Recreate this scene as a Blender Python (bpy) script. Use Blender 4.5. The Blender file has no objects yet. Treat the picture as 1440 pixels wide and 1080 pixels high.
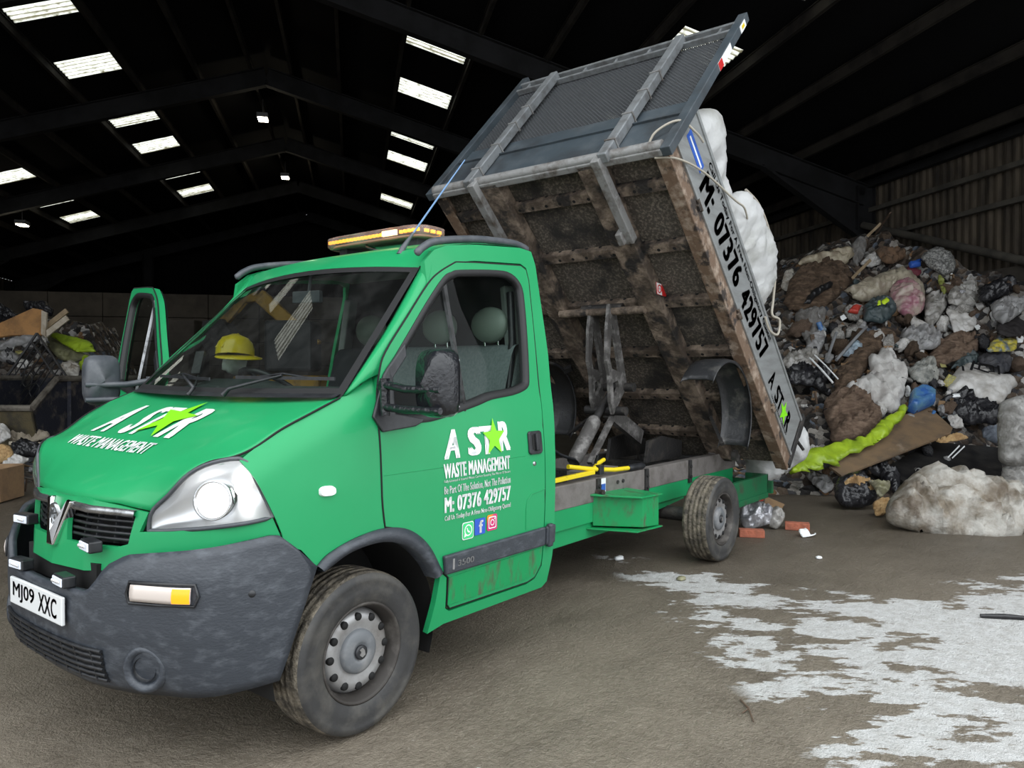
import bpy, bmesh, math, random
from mathutils import Vector, Matrix, noise
D = bpy.data; COL = bpy.context.scene.collection; SC = bpy.context.scene
PI = math.pi
random.seed(7)
# ---------------------------------------------------------------- camera, world, exposure
cam = D.objects.new('camera', D.cameras.new('camera')); COL.objects.link(cam); SC.camera = cam
cam.data.sensor_fit = 'HORIZONTAL'; cam.data.sensor_width = 36.0
cam.data.lens = 36.0 * 1078.376 / 1440.0
cam.data.clip_end = 300
cam.matrix_world = Matrix(((-.6178218, -.0109419, .786242, 2.1411796), (.7863176, -.0096995, .6177463, 3.4422982), (.0008669, .9998931, .0145964, 1.5238558), (0, 0, 0, 1)))
W = D.worlds.new('overcast_sky'); SC.world = W; W.use_nodes = True
SKY = 3.2
def _world():
    n = W.node_tree.nodes; l = W.node_tree.links; n.clear()
    out = n.new('ShaderNodeOutputWorld'); bg = n.new('ShaderNodeBackground')
    tc = n.new('ShaderNodeTexCoord'); sep = n.new('ShaderNodeSeparateXYZ'); rp = n.new('ShaderNodeValToRGB')
    rp.color_ramp.elements[0].position = 0.0; rp.color_ramp.elements[0].color = (.50, .52, .55, 1)
    rp.color_ramp.elements[1].position = 0.6; rp.color_ramp.elements[1].color = (.93, .97, 1.0, 1)
    l.new(tc.outputs['Generated'], sep.inputs[0]); l.new(sep.outputs['Z'], rp.inputs[0])
    l.new(rp.outputs[0], bg.inputs['Color']); bg.inputs['Strength'].default_value = SKY
    l.new(bg.outputs[0], out.inputs['Surface'])
_world()
SC.view_settings.view_transform = 'Standard'; SC.view_settings.look = 'None'
SC.view_settings.exposure = 0.0; SC.view_settings.gamma = 1.0
SC.view_settings.use_curve_mapping = False
SC.cycles.use_denoising = True
SC.cycles.max_bounces = 8; SC.cycles.transparent_max_bounces = 16
SC.cycles.sample_clamp_indirect = 4.0
# ---------------------------------------------------------------- material helper
def pm(name, c, c2=None, scale=6.0, lo=.42, hi=.62, rough=.5, rough2=None, metal=0.0, bump=0.0, bscale=40.0,
       coat=0.0, c3=None, scale3=2.0, lo3=.5, hi3=.65, emit=None, estr=1.0, spec=.5, stretch=None, detail=6.0):
    m = D.materials.new(name); m.use_nodes = True
    nt = m.node_tree; n = nt.nodes; l = nt.links; b = n['Principled BSDF']
    def rgba(x): return (x[0], x[1], x[2], 1)
    b.inputs['Base Color'].default_value = rgba(c); b.inputs['Roughness'].default_value = rough
    b.inputs['Metallic'].default_value = metal
    b.inputs['Specular IOR Level'].default_value = spec
    if coat: b.inputs['Coat Weight'].default_value = coat; b.inputs['Coat Roughness'].default_value = .08
    if c2 or c3 or bump or rough2 is not None:
        tc = n.new('ShaderNodeTexCoord'); vec = tc.outputs['Object']
        if stretch:
            mp = n.new('ShaderNodeMapping'); mp.inputs['Scale'].default_value = stretch
            l.new(vec, mp.inputs[0]); vec = mp.outputs[0]
    def mask(sc, a, bb):
        t = n.new('ShaderNodeTexNoise'); t.inputs['Scale'].default_value = sc; t.inputs['Detail'].default_value = detail
        t.inputs['Roughness'].default_value = .62
        l.new(vec, t.inputs['Vector'])
        r = n.new('ShaderNodeMapRange'); r.inputs[1].default_value = a; r.inputs[2].default_value = bb
        l.new(t.outputs['Fac'], r.inputs[0]); return r.outputs[0]
    col = None
    if c2:
        k = mask(scale, lo, hi); mx = n.new('ShaderNodeMix'); mx.data_type = 'RGBA'
        l.new(k, mx.inputs[0]); mx.inputs[6].default_value = rgba(c); mx.inputs[7].default_value = rgba(c2); col = mx.outputs[2]
        if rough2 is not None:
            mr = n.new('ShaderNodeMapRange'); mr.inputs[3].default_value = rough; mr.inputs[4].default_value = rough2
            l.new(k, mr.inputs[0]); l.new(mr.outputs[0], b.inputs['Roughness'])
    if c3:
        k3 = mask(scale3, lo3, hi3); mx = n.new('ShaderNodeMix'); mx.data_type = 'RGBA'
        l.new(k3, mx.inputs[0]); mx.inputs[7].default_value = rgba(c3)
        if col: l.new(col, mx.inputs[6])
        else: mx.inputs[6].default_value = rgba(c)
        col = mx.outputs[2]
    if col: l.new(col, b.inputs['Base Color'])
    if bump:
        t = n.new('ShaderNodeTexNoise'); t.inputs['Scale'].default_value = bscale; t.inputs['Detail'].default_value = 5
        l.new(vec, t.inputs['Vector'])
        bp = n.new('ShaderNodeBump'); bp.inputs['Strength'].default_value = bump; bp.inputs['Distance'].default_value = .02
        l.new(t.outputs['Fac'], bp.inputs['Height']); l.new(bp.outputs[0], b.inputs['Normal'])
    if emit:
        b.inputs['Emission Color'].default_value = rgba(emit); b.inputs['Emission Strength'].default_value = estr
    return m
def glass(name, tint, rough=0.0, ior=1.5, dirt=0.0, alpha_white=(.8, .8, .78), gain=1.0):
    m = D.materials.new(name); m.use_nodes = True; n = m.node_tree.nodes; l = m.node_tree.links; n.clear()
    out = n.new('ShaderNodeOutputMaterial'); tr = n.new('ShaderNodeBsdfTransparent'); gl = n.new('ShaderNodeBsdfGlossy')
    fr = n.new('ShaderNodeFresnel'); mx = n.new('ShaderNodeMixShader')
    tr.inputs[0].default_value = (*tint, 1); gl.inputs['Roughness'].default_value = rough; fr.inputs[0].default_value = ior
    mm = n.new('ShaderNodeMath'); mm.operation = 'MULTIPLY'; mm.inputs[1].default_value = gain; mm.use_clamp = True
    l.new(fr.outputs[0], mm.inputs[0])
    l.new(mm.outputs[0], mx.inputs[0]); l.new(tr.outputs[0], mx.inputs[1]); l.new(gl.outputs[0], mx.inputs[2])
    last = mx.outputs[0]
    if dirt:
        df = n.new('ShaderNodeBsdfDiffuse'); df.inputs[0].default_value = (*alpha_white, 1); m2 = n.new('ShaderNodeMixShader')
        tc = n.new('ShaderNodeTexCoord'); nz = n.new('ShaderNodeTexNoise'); nz.inputs['Scale'].default_value = 9; nz.inputs['Detail'].default_value = 8
        mr = n.new('ShaderNodeMapRange'); mr.inputs[1].default_value = .4; mr.inputs[2].default_value = .8; mr.inputs[3].default_value = dirt * .25; mr.inputs[4].default_value = dirt
        l.new(tc.outputs['Object'], nz.inputs['Vector']); l.new(nz.outputs['Fac'], mr.inputs[0]); l.new(mr.outputs[0], m2.inputs[0])
        l.new(last, m2.inputs[1]); l.new(df.outputs[0], m2.inputs[2]); last = m2.outputs[0]
    l.new(last, out.inputs[0]); return m
# ---------------------------------------------------------------- mesh builder
ORG = {}
class MB:
    def __init__(s, M=None): s.v = []; s.f = []; s.sm = []; s.M = M; s.nv = {}
    def add(s, vs, fs, smooth=False):
        k = len(s.v)
        s.v += [tuple(s.M @ Vector(p)) if s.M else tuple(p) for p in vs]
        s.f += [tuple(i + k for i in f) for f in fs]; s.sm += [smooth] * len(fs); return s
    def box(s, c, d, R=None):
        vs = []
        for x in (-.5, .5):
            for y in (-.5, .5):
                for z in (-.5, .5):
                    p = Vector((x * d[0], y * d[1], z * d[2]))
                    if R: p = R @ p
                    vs.append(p + Vector(c))
        return s.add(vs, [(0, 1, 3, 2), (4, 6, 7, 5), (0, 4, 5, 1), (2, 3, 7, 6), (0, 2, 6, 4), (1, 5, 7, 3)])
    def bar(s, p0, p1, w, h, up=(0, 0, 1)):
        p0 = Vector(p0); p1 = Vector(p1); d = (p1 - p0).normalized(); a = d.cross(Vector(up))
        if a.length < 1e-4: a = d.cross(Vector((0, 1, 0)))
        a.normalize(); b = a.cross(d)
        vs = [p + a * (i * w / 2) + b * (j * h / 2) for p in (p0, p1) for i in (-1, 1) for j in (-1, 1)]
        return s.add(vs, [(0, 1, 3, 2), (4, 6, 7, 5), (0, 4, 5, 1), (2, 3, 7, 6), (0, 2, 6, 4), (1, 5, 7, 3)])
    def ibeam(s, p0, p1, w, h, t=.02, up=(0, 0, 1)):
        p0 = Vector(p0); p1 = Vector(p1); d = (p1 - p0).normalized(); a = d.cross(Vector(up)).normalized(); b = a.cross(d)
        s.bar(p0, p1, t, h, up)
        for k in (-1, 1): s.bar(p0 + b * k * (h / 2 - t / 2), p1 + b * k * (h / 2 - t / 2), w, t, up)
        return s
    def tube(s, pts, r, n=10, caps=True, smooth=True):
        pts = [Vector(p) for p in pts]; m = len(pts); rs = r if isinstance(r, (list, tuple)) else [r] * m
        vs = []; prev = None
        for i in range(m):
            d = (pts[min(i + 1, m - 1)] - pts[max(i - 1, 0)])
            if d.length < 1e-9: d = Vector((0, 0, 1))
            d.normalize()
            if prev is None:
                a = d.cross(Vector((0, 0, 1)))
                if a.length < 1e-3: a = d.cross(Vector((0, 1, 0)))
            else: a = prev - d * prev.dot(d)
            a.normalize(); prev = a; b = d.cross(a)
            for k in range(n):
                t = 2 * PI * k / n; vs.append(pts[i] + (a * math.cos(t) + b * math.sin(t)) * rs[i])
        fs = [(i * n + k, i * n + (k + 1) % n, (i + 1) * n + (k + 1) % n, (i + 1) * n + k) for i in range(m - 1) for k in range(n)]
        s.add(vs, fs, smooth)
        if caps:
            s.add(vs[:n], [tuple(range(n))]); s.add(vs[-n:], [tuple(reversed(range(n)))])
        return s
    def lathe(s, prof, o, ax=(0, 1, 0), n=32, smooth=True, a0=0.0, a1=2 * PI):
        ax = Vector(ax).normalized(); a = ax.cross(Vector((0, 0, 1)))
        if a.length < 1e-3: a = Vector((1, 0, 0))
        a.normalize(); b = ax.cross(a); o = Vector(o); full = abs(a1 - a0 - 2 * PI) < 1e-6; k = n if full else n + 1
        vs = [o + ax * h + (a * math.cos(a0 + (a1 - a0) * i / n) + b * math.sin(a0 + (a1 - a0) * i / n)) * r for (r, h) in prof for i in range(k)]
        fs = []
        for j in range(len(prof) - 1):
            for i in range(n):
                i2 = (i + 1) % k
                fs.append((j * k + i, j * k + i2, (j + 1) * k + i2, (j + 1) * k + i))
        return s.add(vs, fs, smooth)
    def grid(s, rows, smooth=True, flip=False):
        m = len(rows); n = len(rows[0]); vs = [p for r in rows for p in r]
        fs = [(i * n + j, i * n + j + 1, (i + 1) * n + j + 1, (i + 1) * n + j) for i in range(m - 1) for j in range(n - 1)]
        if flip: fs = [tuple(reversed(f)) for f in fs]
        return s.add(vs, fs, smooth)
    def prism(s, poly, f0, f1):
        n = len(poly); vs = [f0(*q) for q in poly] + [f1(*q) for q in poly]
        return s.add(vs, [tuple(range(n)), tuple(range(2 * n - 1, n - 1, -1))] + [(i, i + n, (i + 1) % n + n, (i + 1) % n) for i in range(n)])
    def blob(s, c, r, seed=0, amp=.35, freq=2.2, sub=3, flat=None, R=None, crease=True, smooth=True):
        bm = bmesh.new(); bmesh.ops.create_icosphere(bm, subdivisions=sub, radius=1)
        vs = []; o = Vector((seed * 7.13, seed * 3.7, seed * 1.9))
        for v in bm.verts:
            d = v.co.normalized(); a = noise.noise(d * freq + o)
            e = (1 - 2.4 * abs(noise.noise(d * freq * 2.1 + o * 2))) * .55 + (.5 - 1.6 * abs(noise.noise(d * freq * 4.6 + o))) * .25 if crease else noise.noise(d * freq * 2.3 + o) * .5
            p = d * (1 + amp * (a + e * .6)); p = Vector((p.x * r[0], p.y * r[1], p.z * r[2]))
            if flat is not None and p.z < -flat * r[2]: p.z = -flat * r[2]
            if R: p = R @ p
            vs.append(p + Vector(c))
        fs = [tuple(v.index for v in f.verts) for f in bm.faces]; bm.free()
        return s.add(vs, fs, smooth)
    def build(s, name, mat, parent=None, origin=None, bevel=0, solid=0, soff=-1.0, fix=True, seg=2):
        if origin is None: origin = ORG.get(parent.name if parent else None, Vector((0, 0, 0)))
        origin = Vector(origin)
        me = D.meshes.new(name); me.from_pydata([tuple(Vector(p) - origin) for p in s.v], [], s.f)
        me.polygons.foreach_set('use_smooth', s.sm)
        if fix and not s.nv:
            bm = bmesh.new(); bm.from_mesh(me); bmesh.ops.recalc_face_normals(bm, faces=bm.faces); bm.to_mesh(me); bm.free()
        if s.nv:
            nl = [(0, 0, 0)] * len(me.loops)
            for q in me.polygons:
                if q.use_smooth:
                    for li in q.loop_indices: nl[li] = s.nv.get(me.loops[li].vertex_index, (0, 0, 0))
            me.normals_split_custom_set(nl)
        me.materials.append(mat)
        o = D.objects.new(name, me); COL.objects.link(o); ORG[o.name] = origin
        if parent: o.parent = parent
        else: o.location = origin
        if bevel:
            b = o.modifiers.new('bevel', 'BEVEL'); b.width = bevel; b.segments = seg; b.limit_method = 'ANGLE'; b.angle_limit = .6
        if solid:
            b = o.modifiers.new('solid', 'SOLIDIFY'); b.thickness = solid; b.offset = soff
        return o
def tag(o, label=None, cat=None, group=None, kind=None):
    if label: o['label'] = label
    if cat: o['category'] = cat
    if group: o['group'] = group
    if kind: o['kind'] = kind
    return o
def empty(name, loc, label=None, cat=None, group=None):
    o = D.objects.new(name, None); COL.objects.link(o); o.location = loc; o.empty_display_size = .2
    ORG[o.name] = Vector(loc); return tag(o, label, cat, group)
def cr(pts, n=6, closed=False):
    pts = [Vector(p) for p in pts]; m = len(pts); out = []
    for i in range(m if closed else m - 1):
        if closed: p0, p1, p2, p3 = pts[(i - 1) % m], pts[i], pts[(i + 1) % m], pts[(i + 2) % m]
        else: p0, p1, p2, p3 = pts[max(i - 1, 0)], pts[i], pts[i + 1], pts[min(i + 2, m - 1)]
        for k in range(n):
            t = k / n
            out.append(.5 * ((2 * p1) + (p2 - p0) * t + (2 * p0 - 5 * p1 + 4 * p2 - p3) * t * t + (3 * p1 - p0 - 3 * p2 + p3) * t ** 3))
    if not closed: out.append(pts[-1])
    return out
def resample(pts, n):
    pts = [Vector(p) for p in pts]; L = [0]
    for a, b in zip(pts, pts[1:]): L.append(L[-1] + (b - a).length)
    out = []; j = 0
    for i in range(n):
        t = L[-1] * i / (n - 1)
        while j < len(pts) - 2 and L[j + 1] < t: j += 1
        s = (t - L[j]) / max(L[j + 1] - L[j], 1e-9); out.append(pts[j].lerp(pts[j + 1], min(max(s, 0), 1)))
    return out
def interp(x, k, v):
    if x <= k[0]: return v[0]
    for a, b, c, d in zip(k, k[1:], v, v[1:]):
        if x <= b: return c + (d - c) * (x - a) / (b - a)
    return v[-1]
def sheet(mb, poly, holes, f, cuts_a=(), cuts_b=(), smooth=True, flip=None, thick=0.0):
    """fill a 2D outline with holes, cut it into strips and lay it on the surface f(a, b)"""
    bm = bmesh.new(); es = []
    for lp in [poly] + list(holes):
        vs = [bm.verts.new((q[0], q[1], 0)) for q in lp]
        es += [bm.edges.new((vs[i], vs[(i + 1) % len(vs)])) for i in range(len(vs))]
    bmesh.ops.triangle_fill(bm, use_beauty=True, use_dissolve=False, edges=es)
    for k, cuts in ((0, cuts_a), (1, cuts_b)):
        for c in cuts:
            co = [0, 0, 0]; co[k] = c; no = [0, 0, 0]; no[k] = 1
            bmesh.ops.bisect_plane(bm, geom=bm.verts[:] + bm.edges[:] + bm.faces[:], plane_co=co, plane_no=no, dist=1e-5)
    bmesh.ops.remove_doubles(bm, verts=bm.verts, dist=1e-5)
    bmesh.ops.recalc_face_normals(bm, faces=bm.faces); bm.normal_update()
    bm.verts.index_update(); F = []; up = sum(q.normal.z * q.calc_area() for q in bm.faces) > 0
    for q in bm.faces:
        t = tuple(v.index for v in q.verts); F.append(t if up else tuple(reversed(t)))
    ab = [(v.co.x, v.co.y) for v in bm.verts]; V3 = [Vector(f(*q)) for q in ab]
    if flip is None:
        mb.add(V3, F, smooth); bm.free(); return mb
    h = .012; N = []
    for q in ab:
        n = (Vector(f(q[0] + h, q[1])) - Vector(f(q[0] - h, q[1]))).cross(Vector(f(q[0], q[1] + h)) - Vector(f(q[0], q[1] - h))).normalized(); N.append(-n if flip else n)
    F = [tuple(reversed(t)) for t in F] if flip else F
    k = len(mb.v); mb.add(V3, F, True)
    for i, n in enumerate(N): mb.nv[k + i] = n
    if thick:
        bk = [p - n * thick for p, n in zip(V3, N)]; mb.add(bk, [tuple(reversed(t)) for t in F], False)
        cnt = {}
        for t in F:
            for i in range(len(t)): cnt[(t[i], t[(i + 1) % len(t)])] = 1
        rim = [e for e in cnt if (e[1], e[0]) not in cnt]; k2 = len(mb.v)
        mb.add(V3 + bk, [(a_, a_ + len(V3), b_ + len(V3), b_) for a_, b_ in rim], False)
    bm.free(); return mb
def frange(a, b, s):
    out = []; x = a
    while x < b: out.append(x); x += s
    return out
def text2d(txt, bold=.0, shear=0.0, spacing=1.0):
    """letters of a text as a flat triangle mesh in the unit square; bold strokes are laid side by side"""
    cu = D.curves.new('t', 'FONT'); cu.body = txt; cu.shear = shear; cu.space_character = spacing + bold * 1.2; cu.resolution_u = 3
    cu.fill_mode = 'FRONT'
    o = D.objects.new('t', cu); COL.objects.link(o)
    dg = bpy.context.evaluated_depsgraph_get(); me = D.meshes.new_from_object(o.evaluated_get(dg))
    v0 = [v.co.copy() for v in me.vertices]; f0 = [tuple(q.vertices) for q in me.polygons]
    D.objects.remove(o); D.curves.remove(cu); D.meshes.remove(me)
    vs = []; fs = []
    for dx, dy in ([(0, 0)] if bold <= 0 else [(-bold, -bold * .4), (-bold, bold * .4), (0, bold * .4), (0, -bold * .4), (bold, -bold * .4), (bold, bold * .4)]):
        k = len(vs); vs += [Vector((v.x + dx, v.y + dy, 0)) for v in v0]; fs += [tuple(i + k for i in f) for f in f0]
    x0 = min(v.x for v in vs); x1 = max(v.x for v in vs); y0 = min(v.y for v in vs); y1 = max(v.y for v in vs)
    return [((v.x - x0) / (x1 - x0), (v.y - y0) / (y1 - y0)) for v in vs], fs
def letter(mb, txt, f, bold=.02, shear=0.0, spacing=1.0):
    vs, fs = text2d(txt, bold, shear, spacing); mb.add([f(u, v) for u, v in vs], fs); return mb
def star2d(k=.42, rot=0):
    return [((1 if i % 2 == 0 else k) * math.sin(PI * i / 5 + rot), (1 if i % 2 == 0 else k) * math.cos(PI * i / 5 + rot)) for i in range(10)]
def RZ(a): return Matrix.Rotation(a, 3, 'Z')
def RXYZ(x, y, z): return (Matrix.Rotation(z, 3, 'Z') @ Matrix.Rotation(y, 3, 'Y') @ Matrix.Rotation(x, 3, 'X'))

# ---------------------------------------------------------------- materials
M = {}
M['green'] = pm('green_paint', (.014, .285, .100), (.017, .30, .108), 3, .35, .7, rough=.34, rough2=.45, coat=.12, spec=.28)
M['green_dirty'] = pm('muddy_green_paint', (.010, .27, .086), (.085, .07, .05), 7, .5, .75, rough=.38, rough2=.7, stretch=(3, 1, 1), spec=.28)
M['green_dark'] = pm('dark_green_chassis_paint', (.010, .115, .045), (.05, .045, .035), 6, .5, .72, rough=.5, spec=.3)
M['bumper'] = pm('grey_bumper_plastic', (.036, .042, .052), (.085, .095, .11), 13, .50, .76, rough=.4, rough2=.6, bump=.12, bscale=60, stretch=(1, 1, 2.2))
M['black'] = pm('black_plastic', (.012, .013, .015), (.03, .032, .036), 20, .4, .7, rough=.38)
M['wetblack'] = pm('wet_black_plastic', (.012, .013, .016), rough=.16, bump=.35, bscale=38)
M['mirrorgrey'] = pm('weathered_grey_plastic', (.055, .062, .072), (.10, .105, .115), 9, .45, .7, rough=.42)
M['rubber'] = pm('black_rubber_seal', (.010, .010, .011), rough=.55)
M['tyre_side'] = pm('dusty_tyre_rubber', (.030, .030, .030), (.085, .08, .07), 7, .45, .75, rough=.62, bump=.1, bscale=50)
M['tread'] = pm('muddy_tyre_tread', (.052, .045, .035), (.20, .172, .128), 18, .38, .66, rough=.7, bump=.8, bscale=55)
M['rim'] = pm('dirty_silver_steel', (.36, .36, .36), (.17, .155, .14), 6, .42, .72, rough=.42, rough2=.7, metal=.55)
M['rim_dark'] = pm('brake_dust_steel', (.045, .04, .036), (.12, .11, .10), 8, .5, .7, rough=.6, metal=.3)
M['hubcap'] = pm('grey_hub_plastic', (.13, .14, .15), (.25, .25, .25), 8, .5, .75, rough=.5)
M['chrome'] = pm('chrome', (.78, .79, .80), rough=.12, metal=1.0)
M['darkchrome'] = pm('worn_chrome', (.40, .41, .42), (.10, .10, .10), 14, .5, .7, rough=.25, metal=.9)
M['hole'] = pm('dark_recess', (.004, .004, .004), rough=.8)
M['interior'] = pm('dark_cab_trim', (.020, .024, .026), rough=.6)
M['dash'] = pm('dark_green_dashboard', (.045, .062, .062), rough=.6)
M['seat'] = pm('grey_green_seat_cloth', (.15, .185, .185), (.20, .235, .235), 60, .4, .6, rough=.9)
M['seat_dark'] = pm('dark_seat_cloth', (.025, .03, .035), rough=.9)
M['headrest'] = pm('green_grey_vinyl', (.20, .25, .21), rough=.45)
M['trimgrey'] = pm('light_cab_lining', (.24, .28, .26), rough=.75)
M['glass'] = glass('windscreen_glass', (.66, .73, .69), dirt=.02, gain=1.15)
M['sideglass'] = glass('side_window_glass', (.74, .80, .77), dirt=.004, gain=.22)
M['lens'] = glass('headlamp_lens', (.93, .94, .95), ior=1.45, dirt=.08)
M['reflector'] = pm('headlamp_reflector', (.86, .87, .88), rough=.35, metal=.6)
M['bulb'] = pm('headlamp_bulb', (1, 1, 1), emit=(1, .98, .94), estr=2.5)
M['white'] = pm('white_vinyl', (.80, .82, .82), rough=.4)
M['lime'] = pm('lime_vinyl', (.22, .72, .01), rough=.4)
M['plate'] = pm('white_number_plate', (.75, .77, .77), rough=.3)
M['ink'] = pm('black_lettering', (.008, .008, .009), rough=.4)
M['amber'] = pm('lit_amber_lens', (.9, .25, .01), rough=.2, emit=(1, .32, .01), estr=1.1)
M['clearlens'] = pm('pale_indicator_lens', (.62, .55, .50), rough=.15, coat=.5)
M['led'] = pm('led_strip', (.75, .80, .88), rough=.15, emit=(.7, .8, 1.0), estr=.1)
M['ledamber'] = pm('amber_led', (1, .45, .02), rough=.3, emit=(1, .42, .02), estr=1.6)
M['ledhot'] = pm('bright_amber_led', (1, .7, .3), rough=.3, emit=(1, .68, .34), estr=3.2)
M['bar_lens'] = glass('beacon_lens', (.97, .86, .82), ior=1.4, dirt=.30, alpha_white=(.85, .66, .60))
M['beacon_base'] = pm('beacon_base', (.30, .22, .2), rough=.4)
M['antenna'] = pm('blue_antenna', (.14, .26, .45), rough=.4)
M['wa'] = pm('green_icon', (.05, .62, .20), rough=.4); M['fb'] = pm('blue_icon', (.02, .09, .50), rough=.4)
M['ig'] = pm('pink_orange_icon', (.62, .02, .16), (.85, .28, .02), 9, .42, .58, rough=.4, detail=0)
M['hat'] = pm('yellow_hat_plastic', (.82, .60, .012), rough=.28, coat=.3)
M['hatband'] = pm('pale_cloth', (.55, .55, .52), rough=.8)
# tipper
M['rust'] = pm('rusty_runner_steel', (.075, .055, .040), (.24, .185, .14), 8, .44, .64, rough=.78, bump=.6, bscale=40, c3=(.020, .017, .015), scale3=4.5, lo3=.50, hi3=.60)
M['under'] = pm('dirty_floor_steel', (.062, .052, .042), (.17, .145, .115), 45, .48, .62, rough=.85, bump=.5, bscale=70, c3=(.020, .018, .016), scale3=2.4, lo3=.50, hi3=.64)
M['rail'] = pm('rust_brown_edge_rail', (.14, .09, .058), (.34, .27, .21), 9, .48, .66, rough=.7, bump=.4, bscale=30, c3=(.03, .022, .018), scale3=6, lo3=.54, hi3=.62)
M['slate'] = pm('slate_blue_steel', (.045, .060, .072), (.075, .088, .098), 5, .45, .7, rough=.5, c3=(.03, .035, .04), scale3=2)
M['galv'] = pm('galvanised_steel', (.25, .265, .275), (.14, .14, .14), 10, .45, .7, rough=.45, metal=.4)
M['galvdirty'] = pm('worn_galvanised_steel', (.28, .28, .275), (.09, .07, .055), 7, .46, .66, rough=.6, metal=.3, bump=.2)
M['alu'] = pm('brushed_aluminium', (.33, .345, .345), (.24, .245, .24), 3, .4, .7, rough=.45, metal=.45, stretch=(1, 1, 6))
M['ram'] = pm('dirty_ram_steel', (.085, .08, .076), (.27, .26, .25), 10, .48, .66, rough=.6, metal=.2, bump=.3)
M['frame_grey'] = pm('grey_subframe_paint', (.17, .155, .145), (.09, .08, .07), 6, .45, .7, rough=.65, bump=.15)
M['blackgrime'] = pm('black_greasy_steel', (.018, .017, .017), (.06, .052, .045), 8, .5, .7, rough=.6, bump=.4)
M['mudguard'] = pm('scuffed_black_mudguard', (.022, .023, .025), (.11, .105, .095), 6, .55, .75, rough=.4, bump=.2)
M['mesh'] = pm('dark_mesh_steel', (.07, .075, .08), rough=.55)
M['red'] = pm('red_sticker', (.55, .02, .02), rough=.4); M['yellow'] = pm('yellow_paint', (.75, .56, .01), rough=.4)
M['yellow_bar'] = pm('yellow_handle_paint', (.78, .60, .015), (.3, .24, .05), 12, .58, .75, rough=.45)
M['blue'] = pm('blue_sticker', (.03, .10, .42), rough=.4)
M['bulkbag'] = pm('white_woven_polypropylene', (.47, .475, .47), (.30, .30, .275), 3, .48, .7, rough=.5, bump=.35, bscale=14)
M['rope'] = pm('pale_rope', (.38, .35, .29), rough=.9)
# shed
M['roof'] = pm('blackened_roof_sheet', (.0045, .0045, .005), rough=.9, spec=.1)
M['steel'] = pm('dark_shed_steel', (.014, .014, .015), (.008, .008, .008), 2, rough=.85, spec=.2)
M['purlin'] = pm('grimy_purlin', (.032, .028, .023), (.014, .012, .011), 2, rough=.85, spec=.2)
M['cladding'] = pm('grimy_wall_sheet', (.088, .072, .053), (.018, .016, .014), 1.3, .40, .66, rough=.85, stretch=(2.5, 2.5, .5), spec=.2)
M['concrete'] = pm('grimy_push_wall_concrete', (.085, .075, .062), (.045, .04, .034), 1.2, .4, .7, rough=.9, spec=.2)
M['pipe'] = pm('grimy_pipe', (.075, .068, .055), (.04, .036, .03), 3, rough=.8)
M['lamp_body'] = pm('lamp_housing', (.10, .10, .10), rough=.6)
M['lamp_face'] = pm('lamp_face', (1, 1, 1), emit=(1, .93, .74), estr=14)
def skylight_mat():
    m = D.materials.new('dirty_skylight'); m.use_nodes = True; n = m.node_tree.nodes; l = m.node_tree.links; n.clear()
    out = n.new('ShaderNodeOutputMaterial'); tl = n.new('ShaderNodeBsdfTranslucent'); tc = n.new('ShaderNodeTexCoord')
    wv = n.new('ShaderNodeTexWave'); wv.wave_type = 'BANDS'; wv.bands_direction = 'Y'; wv.inputs['Scale'].default_value = 1.85
    wv.inputs['Distortion'].default_value = .6; wv.inputs['Detail'].default_value = 2
    nz = n.new('ShaderNodeTexNoise'); nz.inputs['Scale'].default_value = 7; nz.inputs['Detail'].default_value = 6
    mr = n.new('ShaderNodeMapRange'); mr.inputs[1].default_value = .25; mr.inputs[2].default_value = .65
    mx = n.new('ShaderNodeMath'); mx.operation = 'MULTIPLY'
    rp = n.new('ShaderNodeValToRGB'); rp.color_ramp.elements[0].color = (.10, .09, .055, 1); rp.color_ramp.elements[1].color = (.52, .52, .45, 1)
    rp.color_ramp.elements[0].position = .05; rp.color_ramp.elements[1].position = .45
    mp = n.new('ShaderNodeMapping'); mp.inputs['Rotation'].default_value = (0, 0, 3.8408); l.new(tc.outputs['Object'], mp.inputs[0]); l.new(mp.outputs[0], wv.inputs[0]); l.new(tc.outputs['Object'], nz.inputs[0]); l.new(nz.outputs['Fac'], mr.inputs[0])
    l.new(wv.outputs['Fac'], mx.inputs[0]); l.new(mr.outputs[0], mx.inputs[1]); l.new(mx.outputs[0], rp.inputs[0])
    l.new(rp.outputs[0], tl.inputs[0]); l.new(tl.outputs[0], out.inputs[0]); return m
M['skylight'] = skylight_mat()
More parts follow.
